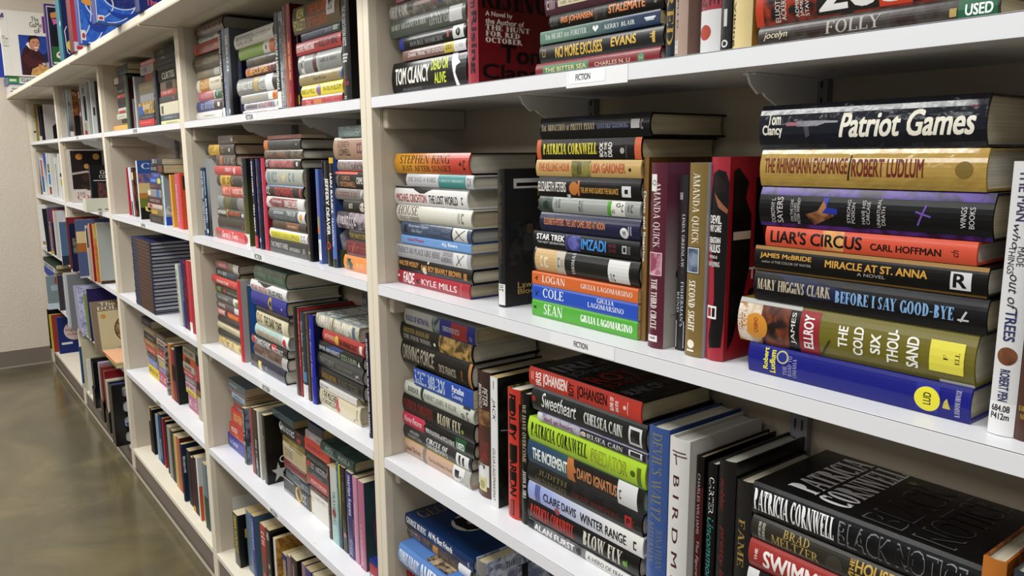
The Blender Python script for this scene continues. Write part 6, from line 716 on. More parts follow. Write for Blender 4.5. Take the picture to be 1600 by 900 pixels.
('h',-1.9371,.004,.9422,.3047,.0143,.165,'h','454757',2,'dark blue hardback, twelfth from top in tall matching stack, third shelf, middle bay',39,[('P',.3,.93,.08,.92,'6b4c39'),('P',0,.04,0,1,'20264e'),('P',.97,1,0,1,'20264e')],{'face':'22295c','pg':'c'}),
('h',-1.9439,.004,.9287,.3056,.0129,.165,'h','454757',2,'dark blue hardback, thirteenth from top in tall matching stack, third shelf, middle bay',39,[('P',.3,.93,.08,.92,'6b4c39'),('P',0,.04,0,1,'20264e'),('P',.97,1,0,1,'20264e')],{'face':'22295c','pg':'c'}),
('h',-1.9403,.004,.9142,.3049,.0139,.165,'h','454757',2,'dark blue hardback, fourteenth from top in tall matching stack, third shelf, middle bay',39,[('P',.3,.93,.08,.92,'6b4c39'),('P',0,.04,0,1,'20264e'),('P',.97,1,0,1,'20264e')],{'face':'22295c','pg':'c'}),
('h',-1.9436,.004,.9006,.3052,.013,.165,'h','454757',2,'dark blue hardback, fifteenth from top in tall matching stack, third shelf, middle bay',39,[('P',.3,.93,.08,.92,'6b4c39'),('P',0,.04,0,1,'20264e'),('P',.97,1,0,1,'20264e')],{'face':'22295c','pg':'c'}),
('h',-1.9406,.004,.8856,.3046,.0144,.165,'h','454757',2,'dark blue hardback, sixteenth from top in tall matching stack, third shelf, middle bay',39,[('P',.3,.93,.08,.92,'6b4c39'),('P',0,.04,0,1,'20264e'),('P',.97,1,0,1,'20264e')],{'face':'22295c','pg':'c'}),
('h',-1.9469,.004,.8721,.3054,.0129,.165,'h','454757',2,'dark blue hardback, seventeenth from top in tall matching stack, third shelf, middle bay',39,[('P',.3,.93,.08,.92,'6b4c39'),('P',0,.04,0,1,'20264e'),('P',.97,1,0,1,'20264e')],{'face':'22295c','pg':'c'}),
('h',-1.9431,.004,.8585,.3047,.013,.165,'h','454757',2,'dark blue hardback, eighteenth from top in tall matching stack, third shelf, middle bay',39,[('P',.3,.93,.08,.92,'6b4c39'),('P',0,.04,0,1,'20264e'),('P',.97,1,0,1,'20264e')],{'face':'22295c','pg':'c'}),
('h',-1.9402,.004,.8432,.3041,.0146,.165,'h','454757',2,'dark blue hardback, nineteenth from top in tall matching stack, third shelf, middle bay',39,[('P',.3,.93,.08,.92,'6b4c39'),('P',0,.04,0,1,'20264e'),('P',.97,1,0,1,'20264e')],{'face':'22295c','pg':'c'}),
('h',-1.946,.004,.8354,.3049,.0072,.165,'h','454757',2,'dark blue hardback, twentieth from top in tall matching stack, third shelf, middle bay',39,[('P',.3,.93,.08,.92,'6b4c39'),('P',0,.04,0,1,'20264e'),('P',.97,1,0,1,'20264e')],{'face':'22295c','pg':'c'}),
('h',-1.94,.004,.8288,.3039,.0064,.165,'h','454757',2,'dark blue hardback, lowest in tall matching stack, third shelf, middle bay',39,[('P',.3,.93,.08,.92,'6b4c39'),('P',0,.04,0,1,'20264e'),('P',.97,1,0,1,'20264e')],{'face':'22295c','pg':'c'}),
('v',-1.5284,.03,.8288,.2197,.0401,.14,'p','cacaba',2,'pale grey paperback, first upright from left, third shelf, middle bay',40,[('z',.1,.8,.2,.5,'8a8a80')],{'face':'9cb2c6','lean':-.0577}),
('v',-1.4732,.03,.8288,.2427,.0317,.152,'h','352b72',2,'blue hardback, second upright from left, third shelf, middle bay',40,[('z',.2,.6,.3,.6,'b8a868')]),
('v',-1.4388,.03,.8288,.244,.0339,.152,'h','7c2131',2,'red hardback, third upright from left, third shelf, middle bay',40,[('z',.05,.9,.2,.7,'1c0c0c')]),
('v',-1.3952,.028,.8288,.2487,.0303,.14,'p','ca3a4a',2,'red paperback, fourth upright from left, third shelf, middle bay',40,[('S',.86,1,.05,1,'e4e4e2')]),
('v',-1.3602,.028,.8288,.2501,.0365,.14,'p','b03040',2,'red paperback, fifth upright from left, third shelf, middle bay',40,[]),
('h',-2.2678,.07,.6949,.1688,.0321,.106,'p','4b4149',2,'charcoal paperback, topmost in first paperback stack, fourth shelf, middle bay',41,[('z',.08,.85,.3,.72,'a89aa4')]),
('h',-2.2135,.07,.666,.2077,.0282,.128,'p','8c7c5c',2,'brown paperback, second from top in first paperback stack, fourth shelf, middle bay',41,[('z',.08,.85,.3,.72,'d8ccb0')]),
('h',-2.2234,.07,.637,.2085,.0284,.128,'p','3d3d39',2,'charcoal paperback, third from top in first paperback stack, fourth shelf, middle bay',41,[('z',.08,.85,.3,.72,'a8a8a0')]),
('h',-2.2287,.07,.6102,.2175,.0262,.128,'p','9c6c42',2,'brown paperback, fourth from top in first paperback stack, fourth shelf, middle bay',41,[('z',.08,.85,.3,.72,'e0c8a0')]),
('h',-2.2183,.07,.5818,.1852,.0278,.106,'p','ba5b49',2,'red paperback, fifth from top in first paperback stack, fourth shelf, middle bay',41,[('z',.08,.85,.3,.72,'f0c8b8')]),
('h',-2.2069,.07,.5584,.1721,.0228,.106,'p','4c4e4a',2,'charcoal paperback, sixth from top in first paperback stack, fourth shelf, middle bay',41,[('z',.08,.85,.3,.72,'b0b0a8')]),
('h',-2.1987,.07,.5257,.1542,.0321,.106,'p','828aba',2,'pale blue paperback, seventh from top in first paperback stack, fourth shelf, middle bay',41,[('z',.08,.85,.3,.72,'d0d4ec')]),
('h',-2.2015,.07,.4777,.1765,.0478,.106,'p','dac22f',2,'yellow paperback, lowest in first paperback stack, fourth shelf, middle bay',41,[('z',.08,.85,.3,.72,'7a6c18')]),
('h',-1.4378,.06,.7516,.0846,.0166,.106,'p','3a3a40',2,'charcoal paperback, topmost in fourth paperback stack, fourth shelf, middle bay',42,[]),
('h',-1.444,.06,.7188,.0849,.0322,.106,'p','2b6b5a',2,'green paperback, second from top in fourth paperback stack, fourth shelf, middle bay',42,[('z',.08,.85,.3,.72,'a8d0c0')]),
('h',-1.4524,.06,.6843,.0852,.0339,.106,'p','2b2d31',2,'black paperback, third from top in fourth paperback stack, fourth shelf, middle bay',42,[]),
('h',-1.4602,.06,.6456,.0832,.0381,.106,'p','b23b5a',2,'pink paperback, fourth from top in fourth paperback stack, fourth shelf, middle bay',42,[]),
('h',-1.4667,.06,.6219,.0811,.0231,.106,'p','b04048',2,'red paperback, fifth from top in fourth paperback stack, fourth shelf, middle bay',42,[]),
('h',-1.4735,.06,.5909,.0814,.0303,.106,'p','4b3139',2,'dark maroon paperback, sixth from top in fourth paperback stack, fourth shelf, middle bay',42,[]),
('h',-1.4786,.06,.5657,.078,.0246,.106,'p','8a6a4a',2,'brown paperback, seventh from top in fourth paperback stack, fourth shelf, middle bay',42,[]),
('h',-1.4775,.06,.4777,.0719,.0877,.106,'p','b8b0a0',2,'pale grey paperback, lowest in fourth paperback stack, fourth shelf, middle bay',42,[]),
('h',-2.0242,.07,.677,.1425,.0226,.106,'p','6b5b51',2,'brown paperback, topmost in second paperback stack, fourth shelf, middle bay',43,[('z',.08,.85,.3,.72,'c8bcb0')]),
('h',-2.0271,.07,.6519,.1426,.0245,.106,'p','c2aaa2',2,'tan paperback, second from top in second paperback stack, fourth shelf, middle bay',43,[('z',.08,.85,.3,.72,'7a5c58')]),
('h',-2.0242,.07,.6289,.1313,.0224,.106,'p','5b4d4d',2,'dark red paperback, third from top in second paperback stack, fourth shelf, middle bay',43,[('z',.08,.85,.3,.72,'b8a8a8')]),
('h',-2.0322,.07,.6012,.1317,.0271,.106,'p','b24b45',2,'red paperback, fourth from top in second paperback stack, fourth shelf, middle bay',43,[('z',.08,.85,.3,.72,'f0d0c8')]),
('h',-2.0389,.07,.5764,.1352,.0242,.106,'p','cabaa2',2,'tan paperback, fifth from top in second paperback stack, fourth shelf, middle bay',43,[('z',.08,.85,.3,.72,'8a7a64')]),
('h',-2.0342,.07,.5532,.111,.0227,.106,'p','b2a26a',2,'tan paperback, sixth from top in second paperback stack, fourth shelf, middle bay',43,[('z',.08,.85,.3,.72,'f0e8c0')]),
('h',-2.0374,.07,.5312,.1191,.0214,.106,'p','8c82aa',2,'purple paperback, seventh from top in second paperback stack, fourth shelf, middle bay',43,[('z',.08,.85,.3,.72,'d8d0e8')]),
('h',-2.0469,.07,.4777,.1243,.0532,.106,'p','ba6272',2,'pink paperback, lowest in second paperback stack, fourth shelf, middle bay',43,[('z',.08,.85,.3,.72,'f0d0d4')]),
('h',-1.6207,.07,.6857,.1611,.0297,.106,'p','bab29a',2,'cream paperback, topmost in third paperback stack, fourth shelf, middle bay',44,[('z',.08,.85,.3,.72,'6a6450')]),
('h',-1.6274,.07,.6548,.159,.0302,.106,'p','c2612e',2,'orange paperback, second from top in third paperback stack, fourth shelf, middle bay',44,[('P',.2,.6,.2,.8,'3a4a40')]),
('h',-1.6407,.07,.6278,.1458,.0265,.106,'p','b2aa9a',2,'pale grey paperback, third from top in third paperback stack, fourth shelf, middle bay',44,[('z',.2,.8,.2,.8,'5a5448')]),
('h',-1.6362,.07,.6053,.1493,.0219,.106,'p','b24b52',2,'red paperback, fourth from top in third paperback stack, fourth shelf, middle bay',44,[('z',.08,.85,.3,.72,'f0d0c8')]),
('h',-1.6291,.07,.5817,.1358,.023,.106,'p','8c8282',2,'grey paperback, fifth from top in third paperback stack, fourth shelf, middle bay',44,[('z',.08,.85,.3,.72,'d8d8d4')]),
('h',-1.6322,.07,.556,.1295,.0251,.106,'p','caa2b2',2,'pink paperback, sixth from top in third paperback stack, fourth shelf, middle bay',44,[('z',.08,.85,.3,.72,'7a4a60')]),
('h',-1.6316,.07,.5371,.1294,.0183,.106,'p','dacb53',2,'yellow paperback, seventh from top in third paperback stack, fourth shelf, middle bay',44,[('z',.08,.85,.3,.72,'6a6420')]),
('h',-1.6127,.07,.4777,.1216,.0592,.106,'p','ba7a92',2,'pink paperback, lowest in third paperback stack, fourth shelf, middle bay',44,[('z',.08,.85,.3,.72,'f0d8e0')]),
('v',-1.8974,.05,.4777,.2049,.0198,.105,'p','b2aaaa~4b4149',2,'pale grey paperback, first upright from left, fourth shelf, middle bay',45,[],{'dec':[],'face':'b2aaaa~4b4149'}),
('v',-1.826,.05,.4777,.2251,.0375,.105,'p','ba7942',2,'orange paperback, second upright from left, fourth shelf, middle bay',45,[]),
('v',-1.7829,.05,.4777,.2129,.0424,.105,'p','8c3b41',2,'red paperback, third upright from left, fourth shelf, middle bay',45,[('P',.3,.6,0,1,'1c1a1a')]),
('v',-1.7404,.05,.4777,.2323,.0198,.105,'p','2b2d2d',2,'black paperback, fourth upright from left, fourth shelf, middle bay',45,[],{'dec':[],'face':'2b2d2d'}),
('v',-2.3136,.06,.1042,.2119,.0403,.11,'p','4b3129',2,'dark brown paperback, first upright from left, bottom shelf, middle bay',46,[('P',0,.3,.1,.9,'b89a7c')]),
('v',-2.2781,.06,.1042,.2103,.0198,.11,'p','1c1c1e',2,'black paperback, second upright from left, bottom shelf, middle bay',46,[],{'dec':[],'face':'1c1c1e'}),
('v',-2.1865,.06,.1042,.2099,.0457,.11,'p','8aa0b4',2,'blue paperback, third upright from left, bottom shelf, middle bay',46,[]),
('v',-2.1361,.06,.1042,.2291,.0446,.11,'p','2c4a6c',2,'blue paperback, fourth upright from left, bottom shelf, middle bay',46,[('z',.5,.9,.3,.7,'c8d0d8')]),
('v',-2.0865,.06,.1042,.2212,.0198,.11,'p','ab3139',2,'red paperback, fifth upright from left, bottom shelf, middle bay',46,[],{'dec':[],'face':'ab3139'}),
('v',-2.0095,.055,.1042,.2303,.0234,.11,'p','1c1c1c',2,'black paperback, sixth upright from left, bottom shelf, middle bay',46,[]),
('v',-1.9505,.05,.1042,.2256,.0458,.11,'p','9c9c92',2,'grey paperback, seventh upright from left, bottom shelf, middle bay',46,[]),
('v',-1.9005,.05,.1042,.2232,.0447,.11,'p','4a4c44',2,'charcoal paperback, eighth upright from left, bottom shelf, middle bay',46,[]),
('v',-1.8328,.045,.1042,.2221,.0434,.11,'p','caaa6a',2,'tan paperback, ninth upright from left, bottom shelf, middle bay',46,[]),
('v',-1.7854,.045,.1042,.2279,.0424,.11,'p','ba6c4e',2,'brown paperback, tenth upright from left, bottom shelf, middle bay',46,[],{'face':'6a3a24'}),
('v',-1.6862,.03,.1042,.2329,.0198,.12,'p','25374f',2,'dark blue paperback, eleventh upright from left, bottom shelf, middle bay',46,[],{'dec':[('ft','PIERCE',.027,.093,.5,.8,'e0e4e8','b')],'face':'25374f'}),
('v',-1.6299,.04,.1042,.2236,.0432,.12,'p','3a3a3a',2,'charcoal paperback, twelfth upright from left, bottom shelf, middle bay',46,[]),
('v',-1.5674,.035,.1042,.2164,.0305,.12,'p','5a2430',2,'dark red paperback, thirteenth upright from left, bottom shelf, middle bay',46,[('P',.9,1,0,1,'c8a840')]),
('v',-1.5304,.035,.1042,.228,.0393,.12,'p','3b3735',2,'charcoal paperback, fourteenth upright from left, bottom shelf, middle bay',46,[]),
('v',-1.4797,.03,.1042,.2439,.0198,.12,'p','dad6d2',2,'white paperback, fifteenth upright from left, bottom shelf, middle bay',46,[],{'dec':[('fP',0,.1,0,.55,'da6a2a')],'face':'dad6d2'}),
('v',-1.3893,.03,.1042,.2498,.0417,.12,'p','7b8b91',2,'teal paperback, sixteenth upright from left, bottom shelf, middle bay',46,[('P',.5,1,0,1,'4a5a40')]),
('v',-3.5715,.034,1.5312,.2416,.0138,.16,'p','a9adb1',1,'pale grey paperback, first upright from left, top shelf, second-farthest bay',47,[],{'dec':[],'face':'a9adb1'}),
('v',-3.5028,.034,1.5312,.2503,.0138,.16,'p','c9c9c5>5a5c5e',1,'pale grey paperback, second upright from left, top shelf, second-farthest bay',47,[],{'dec':[('ft','K',.045,.105,.68,.75,'2a2a2a','r'),('fP',.015,.135,.03,.13,'d8d8d4')],'face':'c9c9c5>5a5c5e'}),
('v',-3.3323,.034,1.5312,.2408,.0138,.16,'p','7c4c2d~b87a3c',1,'brown paperback, third upright from left, top shelf, second-farthest bay',47,[],{'dec':[('ft','IN',.017,.14,.87,.95,'d8d0c8','r'),('fP',0,.175,0,.45,'141414')],'face':'7c4c2d~b87a3c'}),
('v',-3.1194,.034,1.5312,.2382,.0448,.14,'p','6c1c25>1c1c20',1,'red paperback with white lettering, fourth upright from left, top shelf, second-farthest bay',47,[('k','S',.1,.22,.2,.9,'e8e4e0','b'),('C',.55,.5,.3,'a8b0d0')]),
('v',-3.0788,.034,1.5312,.2462,.0138,.16,'p','cacac6',1,'pale grey paperback, fifth upright from left, top shelf, second-farthest bay',47,[],{'dec':[('ft','T',.037,.1,.84,.93,'2a2c2a','r'),('fP',.062,.119,.3,.78,'3c4438'),('fP',.025,.1,.1,.25,'b8b088'),('fP',.025,.1,0,.1,'b83848')],'face':'cacac6'}),
('v',-2.9297,.034,1.5312,.2489,.0138,.16,'p','b2b2ae',1,'pale grey paperback, sixth upright from left, top shelf, second-farthest bay',47,[],{'dec':[],'face':'b2b2ae'}),
('v',-2.8313,.034,1.5312,.2521,.0138,.152,'p','d2d2ce',1,'white paperback, seventh upright from left, top shelf, second-farthest bay',47,[],{'dec':[('fP',.037,.087,.35,.5,'3a3a3a')],'face':'d2d2ce'}),
('v',-2.7259,.036,1.5312,.2372,.0138,.16,'p','3b3b3b',1,'charcoal paperback, eighth upright from left, top shelf, second-farthest bay',47,[],{'dec':[],'face':'3b3b3b'}),
('v',-3.6291,.03,1.1799,.2905,.0088,.165,'p','cac69a',1,'cream paperback, first upright from left, second shelf, second-farthest bay',48,[],{'face':'d0d0cc','dec':[('ft','Wine Spectator',.05,1.25,.88,.98,'8a2028','R')]}),
('v',-3.6193,.03,1.1799,.2905,.0088,.15,'p','4a2434~7a5a6a',1,'dark maroon paperback, second upright from left, second shelf, second-farthest bay',48,[],{'dec':[],'face':'4a2434~7a5a6a'}),
('v',-3.6095,.03,1.1799,.2913,.0088,.15,'p','d0ccc8',1,'white paperback, third upright from left, second shelf, second-farthest bay',48,[]),
('v',-3.5491,.02,1.1799,.2899,.0298,.17,'h','a8aaa4',1,'pale grey hardback, fourth upright from left, second shelf, second-farthest bay',48,[],{'face':'d2c8c0','dec':[('fP',.03,1,.25,.97,'2a1e1a'),('fC',.3,.86,.1,'c88a3c'),('fC',.8,.86,.1,'b89048'),('fC',.5,.68,.08,'d09a48'),('fG',[(.3,.5),(.55,.55),(.6,.45),(.4,.38)],'4a2c20'),('fG',[(.6,.42),(.85,.45),(.8,.32),(.55,.33)],'4a2c20'),('fG',[(.05,.56),(.5,.6),(.9,.52),(.95,.48),(.5,.56),(.06,.52)],'b8aca0'),('fG',[(.3,.34),(.6,.26),(.5,.22),(.28,.3)],'4a3026'),('ft','THE',.15,.4,.15,.19,'6a2c28','r'),('ft','COOK',.15,.9,.05,.14,'b84038','r')]}),
('v',-2.6574,-.03,1.1919,.198,.0298,.1,'h','26282a',1,'black hardback, fifth upright from left, second shelf, second-farthest bay',48,[('P',.05,.95,.7,.95,'4a5058')],{'face':'15171a','dec':[('ft','GO',.4,.8,.8,.88,'d8d8d4','r'),('ft','COOK',.35,.95,.7,.78,'d8d8d4','r'),('fP',.25,.9,.03,.6,'3a3430~7a4a44'),('fP',.05,.95,.64,.66,'c8c8c4')]}),
('v',-3.6291,-.0193,.8288,.255,.0088,.16,'p','d3d3d1',1,'white paperback, first upright from left, third shelf, second-farthest bay',49,[]),
('v',-3.6168,-.0477,.8288,.2434,.0138,.2327,'p','c8ccd0',1,'white paperback, second upright from left, third shelf, second-farthest bay',49,[],{'face':'5b7b9b','dec':[('ft','ESSAYS',.3,1.2,.82,.92,'8a3040','r'),('fC',.3,.6,.1,'a8b4c0'),('fP',0,1,0,.22,'2c3c4c'),('fG',[(.2,.05),(.2,.12),(.4,.18),(.6,.12),(.6,.05)],'7a2c34')]}),
('v',-3.4134,-.0382,.8288,.2802,.0138,.16,'p','8c2d35',1,'red paperback, third upright from left, third shelf, second-farthest bay',49,[('P',0,1,0,.4,'d8c8b8')]),
('v',-3.3056,-.0446,.8288,.2531,.0198,.15,'h','1b2049',1,'dark blue hardback, fourth upright from left, third shelf, second-farthest bay',49,[],{'dec':[('fP',.009,.177,.38,.7,'8a8468~3a3424')],'face':'1b2049'}),
('v',-3.0285,-.0543,.8288,.2918,.0138,.2393,'p','6a4a70',1,'maroon paperback, fifth upright from left, third shelf, second-farthest bay',49,[],{'face':'5b6b91','dec':[('fP',0,1,.6,.8,'e0c89a'),('fP',0,1,.45,.6,'b8742c'),('fC',.6,.25,.22,'d0d0cc'),('fC',.6,.22,.16,'8a90a0'),('fP',0,1,0,.03,'c8c8c4')]}),
('v',-2.9047,-.0292,.8288,.2695,.0138,.16,'p','cac2b2',1,'pale grey paperback, sixth upright from left, third shelf, second-farthest bay',49,[],{'dec':[('fP',.007,.045,.6,.95,'2a2424')],'face':'cac2b2','lean':-.0309}),
('v',-2.8502,-.0258,.8288,.2834,.0138,.16,'p','a42929',1,'red paperback, seventh upright from left, third shelf, second-farthest bay',49,[],{'dec':[('fP',0,.025,0,1,'e0d8c8')],'face':'a42929'}),
('v',-2.8132,-.0145,.8288,.2818,.0138,.16,'p','d09a4a~d86a2c',1,'orange paperback, eighth upright from left, third shelf, second-farthest bay',49,[],{'dec':[('fP',0,.075,.75,1,'d0c070')],'face':'d09a4a~d86a2c'}),
('v',-2.7514,-.0096,.8288,.292,.0138,.1946,'p','d2ba6a',1,'tan paperback, ninth upright from left, third shelf, second-farthest bay',49,[],{'face':'b4b8b2','dec':[('fG',[(.3,.75),(.8,.78),(.7,.5),(.65,.42),(.45,.42),(.4,.55)],'7aa878'),('fC',.75,.22,.25,'d8d0bc'),('fC',.78,.22,.16,'a88a60'),('fP',0,1,0,.05,'5a4030')]}),
('h',-2.6123,-.03,.4973,.2999,.0075,.2,'p','c86a5a',1,'red paperback, topmost in loose pile, fourth shelf, second-farthest bay',50,[],{'face':'e0b088'}),
('h',-2.5755,-.03,.4903,.2261,.0064,.2,'p','d8b050',1,'yellow paperback, second from top in loose pile, fourth shelf, second-farthest bay',50,[],{'face':'d8c890'}),
('h',-2.543,-.03,.4777,.1612,.0123,.2,'p','5a7a5a',1,'green paperback, lowest in loose pile, fourth shelf, second-farthest bay',50,[]),
('v',-3.6038,-.0527,.4777,.3093,.0198,.12,'p','d0d0d4',1,'white paperback, first upright from left, fourth shelf, second-farthest bay',51,[],{'dec':[],'face':'d0d0d4'}),
('v',-3.5349,-.0461,.4777,.3088,.0138,.14,'p','8a8c90',1,'grey paperback, second upright from left, fourth shelf, second-farthest bay',51,[],{'dec':[],'face':'8a8c90'}),
('v',-3.4523,-.0244,.4777,.2521,.0138,.2094,'p','a8a8a4',1,'grey paperback, third upright from left, fourth shelf, second-farthest bay',51,[],{'face':'b4b0c8','lean':-.2}),
('v',-3.3025,-.0131,.4777,.2154,.0138,.1981,'p','d8c8b0',1,'tan paperback, fourth upright from left, fourth shelf, second-farthest bay',51,[],{'face':'2b6c9c','dec':[('ft','YOU',.4,1.1,.78,.94,'e0e8ec','b'),('fP',.5,1,.1,.7,'d8d0b8')],'lean':-.2}),
('v',-3.2877,-.0313,.4777,.269,.0138,.16,'p','c4c4dc~8a8ab0',1,'white paperback, fifth upright from left, fourth shelf, second-farthest bay',51,[],{'dec':[],'face':'c4c4dc~8a8ab0','lean':-.2}),
('v',-3.2013,-.0171,.4777,.2372,.0138,.16,'p','8c9c5c',1,'green paperback, sixth upright from left, fourth shelf, second-farthest bay',51,[],{'dec':[],'face':'8c9c5c','lean':-.2}),
('v',-3.1287,-.0167,.4777,.2767,.0138,.16,'p','352b68',1,'blue paperback, seventh upright from left, fourth shelf, second-farthest bay',51,[],{'dec':[],'face':'352b68','lean':-.0365}),
('v',-2.8031,-.0512,.4777,.2545,.0298,.2362,'h','8c7e69',1,'brown hardback, eighth upright from left, fourth shelf, second-farthest bay',51,[],{'face':'8c7e69','dec':[('fP',.1,1,.03,.8,'ccc09a'),('fC',.68,.42,.3,'4a3c2c'),('fC',.68,.42,.28,'b89c6c~6a5434'),('fC',.62,.5,.12,'d8d4c4'),('fC',.78,.6,.08,'3a2c20'),('ft','The Perfect',.15,1.1,.9,.97,'e8e0c8','r'),('ft','DOLL CLOTHES',.1,1.5,.82,.89,'e8e0c8','r'),('ft','The Romance',.4,1.1,.05,.08,'4a4030','r'),('fC',.2,.7,.05,'c8984c')],'lean':-.2}),
('v',-3.6291,-.0088,.1042,.2479,.0088,.16,'p','3b6189',1,'blue paperback, first upright from left, bottom shelf, second-farthest bay',52,[],{'dec':[('fP',.007,.068,0,.12,'d8d8d4')],'face':'3b6189'}),
('v',-3.5614,-.0043,.1042,.2961,.0138,.1893,'p','cabea2',1,'cream paperback, second upright from left, bottom shelf, second-farthest bay',52,[],{'face':'d0c8ac'}),
('v',-3.4693,.0001,.1042,.2044,.0138,.15,'p','e0e0dc',1,'white paperback, third upright from left, bottom shelf, second-farthest bay',52,[],{'dec':[],'face':'e0e0dc'}),
('v',-4.8483,.02,1.5312,.2769,.0088,.16,'p','d4d0bc',0,'white paperback, first upright from left, top shelf, farthest bay',53,[],{'dec':[('ft','S',.082,.234,.68,.82,'b08c34','b'),('ft','S',.082,.234,.48,.63,'b08c34','b'),('fP',.027,.247,.22,.26,'3a3a38')],'face':'d4d0bc'}),
('v',-4.7674,.03,1.5312,.2444,.0138,.16,'p','a28a31',0,'yellow paperback, second upright from left, top shelf, farthest bay',53,[],{'dec':[],'face':'a28a31'}),
('v',-4.6519,.03,1.5312,.2254,.0138,.16,'p','3a3640',0,'dark purple paperback, third upright from left, top shelf, farthest bay',53,[],{'dec':[('fP',0,.035,.15,1,'b0a8a0'),('fP',0,.1,0,.15,'dcdcd8')],'face':'3a3640'}),
('v',-4.5132,.03,1.5312,.2177,.0138,.16,'p','2d2524',0,'black paperback, fourth upright from left, top shelf, farthest bay',53,[],{'dec':[],'face':'2d2524'}),
('v',-4.3585,.03,1.5312,.2203,.0138,.168,'p','c0bcb8',0,'pale grey paperback, fifth upright from left, top shelf, farthest bay',53,[],{'face':'b8b4b0','dec':[('fG',[(.25,.02),(.25,.4),(.4,.5),(.95,.5),(.95,.02)],'0f0f10'),('ft','DOG',.5,.95,.82,.95,'a88a88','b'),('ft','DAYS',.5,.95,.68,.8,'6a6660','b'),('fP',.5,.95,.03,.16,'e0e0dc')]}),
('v',-4.8483,.03,1.1799,.2433,.0088,.16,'p','d97d31',0,'orange paperback, first upright from left, second shelf, farthest bay',54,[],{'dec':[('fP',0,.037,0,1,'d8a84c')],'face':'d97d31'}),
('v',-4.836,.03,1.1799,.2432,.0138,.16,'p','9abadc>5a5a60',0,'pale blue paperback, second upright from left, second shelf, farthest bay',54,[],{'dec':[],'face':'9abadc>5a5a60'}),
('v',-4.7583,.03,1.1799,.243,.0138,.16,'p','e0e0dc',0,'white paperback, third upright from left, second shelf, farthest bay',54,[],{'dec':[('fP',.013,.075,.5,.95,'d8743c'),('fP',.013,.087,.08,.5,'3a7ab0')],'face':'e0e0dc'}),
('v',-4.5803,.03,1.1799,.2714,.0138,.16,'p','5a70b8>dcd8c8',0,'blue paperback, fourth upright from left, second shelf, farthest bay',54,[],{'dec':[],'face':'5a70b8>dcd8c8'}),
('v',-4.4557,.03,1.1799,.2746,.0138,.156,'p','dededa',0,'white paperback, fifth upright from left, second shelf, farthest bay',54,[],{'dec':[('fP',.02,.08,.55,.75,'a8a850~3a4a5a'),('fP',.02,.09,.28,.52,'5a9ad0'),('fP',.02,.09,.05,.22,'c84838~5a6a50')],'face':'dededa'}),
('v',-4.309,.03,1.1799,.2697,.0138,.16,'p','d8d8d2',0,'white paperback, sixth upright from left, second shelf, farthest bay',54,[],{'dec':[],'face':'d8d8d2'}),
('v',-4.1161,.03,1.1799,.2462,.0138,.16,'p','e0e0dc',0,'white paperback, seventh upright from left, second shelf, farthest bay',54,[],{'dec':[('fP',.01,.03,.05,.85,'8a7a64')],'face':'e0e0dc'}),
('v',-3.9039,.02,1.1799,.2678,.0138,.16,'p','e2e2de',0,'white paperback, eighth upright from left, second shelf, farthest bay',54,[],{'dec':[('fP',.015,.06,.5,.58,'3a3a40'),('fP',.015,.06,.32,.45,'c8c040')],'face':'e2e2de'}),
('v',-4.6725,-.0125,.8288,.2909,.0138,.16,'p','dcdcd8',0,'white paperback, first upright from left, third shelf, farthest bay',55,[],{'dec':[('fP',.013,.113,.07,.15,'a8804c')],'face':'dcdcd8','lean':-.2}),
('v',-4.3952,-.0228,.8288,.2773,.0138,.16,'p','181818',0,'black paperback, second upright from left, third shelf, farthest bay',55,[],{'dec':[],'face':'181818','lean':-.2}),
('v',-4.2583,-.0195,.8288,.2911,.0138,.16,'p','6a5a80',0,'purple paperback, third upright from left, third shelf, farthest bay',55,[],{'dec':[('fP',.02,.08,0,.7,'d8a888~8a88b8'),('fP',0,.1,0,.07,'d8c040')],'face':'6a5a80'}),
('v',-4.1853,-.0102,.8288,.2815,.0138,.1952,'p','7c2430',0,'red paperback, fourth upright from left, third shelf, farthest bay',55,[],{'face':'18181a','dec':[('fP',0,1,.72,1,'a82430'),('fC',.5,.88,.1,'d8b850')]}),
('v',-4.0075,-.0209,.8288,.2843,.0138,.16,'p','d0d0d4',0,'white paperback, fifth upright from left, third shelf, farthest bay',55,[],{'dec':[('fP',.05,.1,0,1,'c8c0b0')],'face':'d0d0d4'}),
('h',-4.5661,0,.7275,.5733,.0254,.14,'p','24402c',0,'dark green paperback, topmost in small flat pile, fourth shelf, farthest bay',56,[]),
('h',-4.5968,0,.6944,.5121,.0325,.14,'p','c8ccd0',0,'white paperback, second from top in small flat pile, fourth shelf, farthest bay',56,[('z',.1,.9,.2,.9,'2a2c2c')]),
('h',-4.6213,0,.6457,.463,.0485,.14,'p','2c4ca8',0,'blue paperback, lowest in small flat pile, fourth shelf, farthest bay',56,[]),
('v',-4.2736,-.0657,.4777,.2135,.0138,.25,'p','d8d8d8',0,'white paperback, first upright from left, fourth shelf, farthest bay',57,[],{'face':'8c9c9e','dec':[('fP',.2,.9,.75,.95,'b04858'),('fP',.1,.9,.55,.72,'a8c0cc'),('fP',0,1,0,.18,'c8d8e4')]}),
('v',-4.1893,-.0139,.4777,.2238,.0138,.1989,'p','a8a070',0,'olive paperback, second upright from left, fourth shelf, farthest bay',57,[],{'face':'4c4652','dec':[('fP',.4,.9,.72,.9,'dcdcdc'),('ft','MAN',.4,.9,.68,.78,'a83038','b'),('fG',[(.3,.55),(.5,.65),(.8,.45),(.7,.4)],'a8c060')]}),
('v',-4.0192,-.0027,.4777,.2456,.0138,.1877,'p','a8a8aa',0,'pale grey paperback, third upright from left, fourth shelf, farthest bay',57,[],{'face':'6a6a70'}),
('v',-4.8483,-.0149,.1042,.2859,.0088,.16,'p','141414',0,'black paperback, first upright from left, bottom shelf, farthest bay',58,[],{'dec':[],'face':'141414','lean':.0997}),
